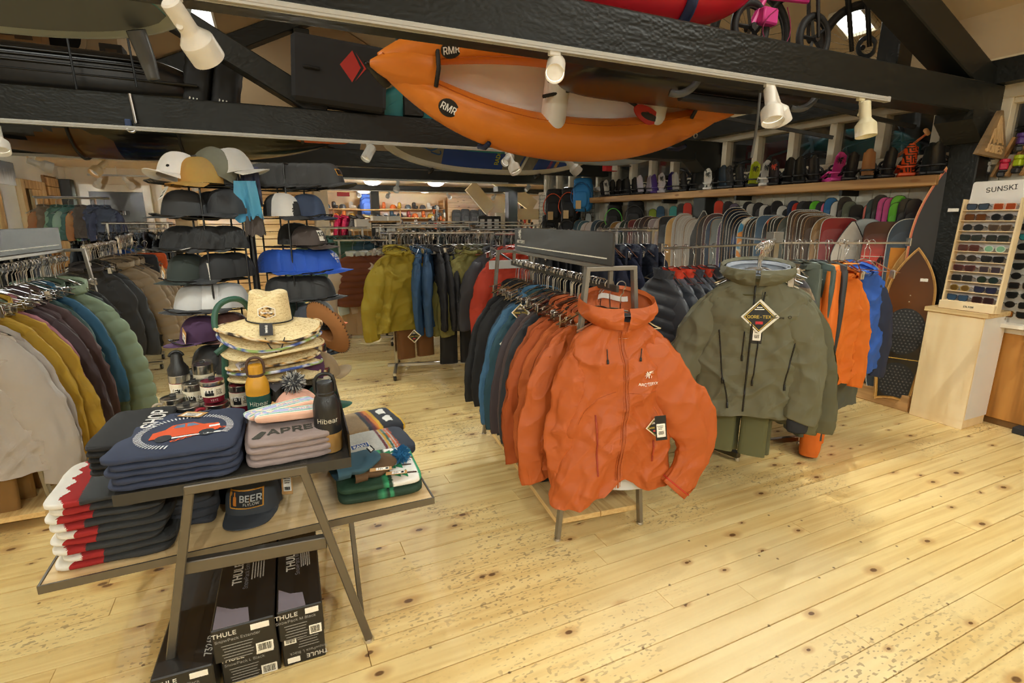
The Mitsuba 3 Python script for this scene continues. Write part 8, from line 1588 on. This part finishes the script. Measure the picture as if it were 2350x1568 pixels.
# slat walls, product fixture, counters
sw = struct('wall_slats_far', bx(5.8, 7.4, 17.9, 18.0, 1.0, 2.3), C('#b98d55', .9), 'pine slat panel on the far wall'); slats(sw, 5.8, 7.4, 17.9, 1.0, 2.3, .16)
fx = thing('card_fixture', 'dark display stand of white product cards in the middle distance', 'display'); part(fx, 'panel', rbx(1.65, 2.08, 9.3, 9.36, 0, 1.5, .004), C('#232324', .5)); part(fx, 'ledge', rbx(1.62, 2.12, 9.2, 9.4, 1.5, 1.53, .003), SHELFW)
for x in (1.71, 1.9):
    part(fx, 'header_card', rbx(x, x+.15, 9.285, 9.296, 1.34, 1.44, .002), TAGW)
for i in range(3): part(fx, 'product_card', rbx(1.68+.135*i, 1.76+.135*i, 9.285, 9.296, 1.0, 1.28, .002), C('#d3cfc4', .5)); part(fx, 'product', rbx(1.7+.135*i, 1.74+.135*i, 9.275, 9.285, 1.06, 1.2, .002), C('#3a3a3a', .4))
fx = thing('card_fixture', 'second dark stand of white product cards by the sloping board', 'display'); part(fx, 'panel', rbx(4.0, 4.5, 10.3, 10.36, 0, 1.62, .004), C('#232324', .5))
for i in range(3): part(fx, 'product_card', rbx(4.03+.16*i, 4.13+.16*i, 10.285, 10.296, 1.3, 1.56, .002), TAGW)
ct = thing('counter', 'pale counter with white boxes deep in the middle', 'counter'); part(ct, 'top', rbx(1.6, 2.8, 11.2, 11.8, 1.32, 1.36, .004), C('#d9c29a', .6)); part(ct, 'body', bx(1.65, 2.75, 11.25, 11.75, 0, 1.32), C('#8a6a42', .8))
for i, (x, w, h) in enumerate(((1.85, .28, .2), (2.2, .3, .26), (2.5, .26, .26))): solo('white_box', rbx(x-w/2, x+w/2, 11.35, 11.65, 1.361, 1.361+h, .004), C('#efece4', .6), ('left low', 'middle', 'right')[i]+' white box on the far pale counter', 'box')
# rows of clothes on the far left wall of the back room
ra = thing('wall_rail', 'wooden rail of bright clothes at the left of the back room', 'clothes rail'); part(ra, 'rail', tube([(1.5, 13.4, 1.78), (3.1, 13.4, 1.78)], .02, 8), SHELFW); part(ra, 'upright', tube([(1.5, 13.4, 0), (1.5, 13.4, 1.78)], .02, 8), SHELFW); part(ra, 'upright', tube([(3.1, 13.4, 0), (3.1, 13.4, 1.78)], .02, 8), SHELFW)
for i, c in enumerate(('#b3184f', '#a81649', '#1c1c1f', '#22242b', '#c7ae84', '#b89f78', '#27384a', '#1e2c3a')): garment((1.62+.17*i, 13.4, 1.78), 60, 'shell' if i != 4 else 'puffer', i % 6, c, ('first magenta', 'second magenta', 'black', 'dark grey', 'tan', 'light brown', 'steel blue', 'dark blue')[i]+' jacket on the far wooden rail', hanger=False, s=1.0)
# shelves of helmets, shoes and boots along the far wall
fs = thing('far_shelving', 'long wooden shelves of helmets and boots along the far wall', 'shelving')
for z in (1.35, 1.62, 1.9): part(fs, 'shelf', bx(1.3, 5.7, 17.7, 18.3, z-.03, z), SHELFW)
for x in (1.4, 3.3, 5.6): part(fs, 'upright', bx(x, x+.06, 17.75, 18.3, 0, 2.2), SHELFW)
P_HELM = mikit.ply(xf(crown_mesh(.16, .12, .14, .3), Ms(1)), None, True); P_BOOT = mikit.ply(cat([superq(.06, .16, .06, .6, .5, 24, 14).apply_translation([0, -.05, .06]), superq(.06, .08, .13, .6, .5, 24, 14).apply_translation([0, .06, .13])]), None, True)
HC = ['#c9541f', '#1c1c1e', '#2d2d30', '#b8862a', '#8a2f2a', '#d0c9bb', '#3f4a52', '#c9541f', '#22333f', '#1c1c1e']
for z in (1.35, 1.62, 1.9):
    for i in range(16):
        b = (i+int(z*10)) % 2; x = 1.55+.26*i+rr.uniform(-.03, .03)
        k = thing('boot' if b else 'helmet', ('boot' if b else 'helmet')+' on the long far shelves', 'boot' if b else 'helmet', ('boots' if b else 'helmets')+' on the far shelves'); put(k, P_BOOT if b else P_HELM, C(HC[(i*3+int(z*7)) % 10], .45), M=Mt(x, 17.95, z) @ Mr('z', rr.uniform(-40, 40)) @ Ms(.85))
for i in range(4): pack((6.05+.32*i, 17.7, 1.6+.03*(i % 2)), '#2a2a2b', '#3a3a3c', ('first', 'second', 'third', 'fourth')[i]+' black pack from the left on the far slat panel', 1, False, 0)
pack((3.0, 17.6, 1.98), '#23418d', '#1b326d', 'royal blue pack on top of the far shelves', 1.3, False, 0)
# poles, gloves and accessory stands
def stand_of(x, y, z0, z1, n, cols, lab, nm, catg, grp):
    k = thing('accessory_stand', lab, 'display stand'); part(k, 'post', tube([(x, y, 0), (x, y, z1)], .02, 8), CHROME); part(k, 'base', lathe([(0, .02), (.25, .02), (.26, 0), (0, 0)], 24, Mt(x, y, 0)), CHROME); part(k, 'arms', cat([tube([(x-.2, y, z), (x+.2, y, z)], .006, 5) for z in np.linspace(z0+.2, z1-.05, 5)]), CHROME)
    g = superq(.035, .02, .07, .6, .5, 14, 10)
    p = mikit.ply(g, None, True)
    for i in range(n): q = thing(nm, f'{nm} on the {lab.split(" ", 1)[1]}', catg, grp); put(q, p, C(cols[i % len(cols)], .7), M=Mt(x-.2+.4*((i*7) % 11)/10, y-.05-.04*(i % 2), z0+.12+(z1-z0-.2)*((i*5) % 9)/8))
stand_of(7.0, 14.6, 1.0, 2.1, 26, ['#c9c4b9', '#b8322c', '#d08a2a', '#e3dccf', '#7a1f24'], 'tall stand of red and white accessories in the back room', 'glove', 'glove', 'red and white gloves')
stand_of(6.2, 12.6, .9, 1.9, 22, ['#1c1c1e', '#26282c', '#a52a26', '#2b2b2d'], 'dark stand of black gloves by the sloping boards', 'mitten', 'mitten', 'black and red mittens')
stand_of(4.6, 15.2, 1.0, 1.95, 20, ['#1c1c1e', '#c9541f', '#33383c', '#d8cfc0'], 'small stand of black and orange accessories in the back room', 'pouch', 'pouch', 'black and orange pouches')
for i, (x, y) in enumerate(((3.3, 9.2), (2.5, 10.6), (3.9, 12.6))):
    k, d = t_rack(x, y, x+1.1, y-.2, 1.5, ('left', 'middle', 'right')[i]+' chrome rack of dark clothes at the start of the back room')
    run((x, y), d, 80, [(.1+.14*j, ('shell', 'fleece')[j % 2], j % 5, ['#1d1e22', '#2a2a2d', '#31414c', '#3b3028'][(i+j) % 4], 'dark jacket on a rack at the start of the back room', {'group': 'dark jackets of the back room racks', 'hanger': False}) for j in range(7)] if False else [], '', 'hangers of the far middle racks', 1.5)
    for j in range(7): garment((x+.1+.14*j, y-.025*j, 1.5), 80, ('shell', 'fleece')[j % 2], j % 5, ['#1d1e22', '#2a2a2d', '#31414c', '#3b3028'][(i+j) % 4], 'dark jacket on a rack at the start of the back room', group='dark jackets of the back room racks', hanger=False)
solo('exit_sign', rbx(1.7, 2.0, 14.1, 14.13, 2.12, 2.22, .004), C('#a5282a', .5), 'small red sign under the back room ceiling', 'sign')
solo('landscape_poster', rbx(XL, XL+.02, 8.9, 9.62, 2.0, 2.3, .004), proc and 'mat_poster' if 'mat_poster' in scene else bsdf('mat_poster', {'type': 'principled', 'base_color': proc(lambda p, n, uv: mix(lin('#5d6166'), lin('#e9eaec'), smoothstep(2.24, 2.04, p.z+.05*noise(p.y*30, p.z*12)))), 'roughness': .5}), 'misty forest photo panel on the left wall above the door', 'poster')
bg = thing('gift_bag', 'beige paper bag on the rail before the slat wall', 'bag'); part(bg, 'bag', rbx(-1.42, -1.08, 10.9, 11.1, 1.42, 1.72, .004), C('#cdb48e', .8)); part(bg, 'lettering', text('LE BENT', .04, .002, True, Mframe((-1.25, 10.899, 1.6), (1, 0, 0), (0, 0, 1), (0, -1, 0))), C('#4a4036'))
k, d = t_rack(-1.55, 10.95, -.75, 10.95, 1.42, 'small chrome rack before the slat wall')
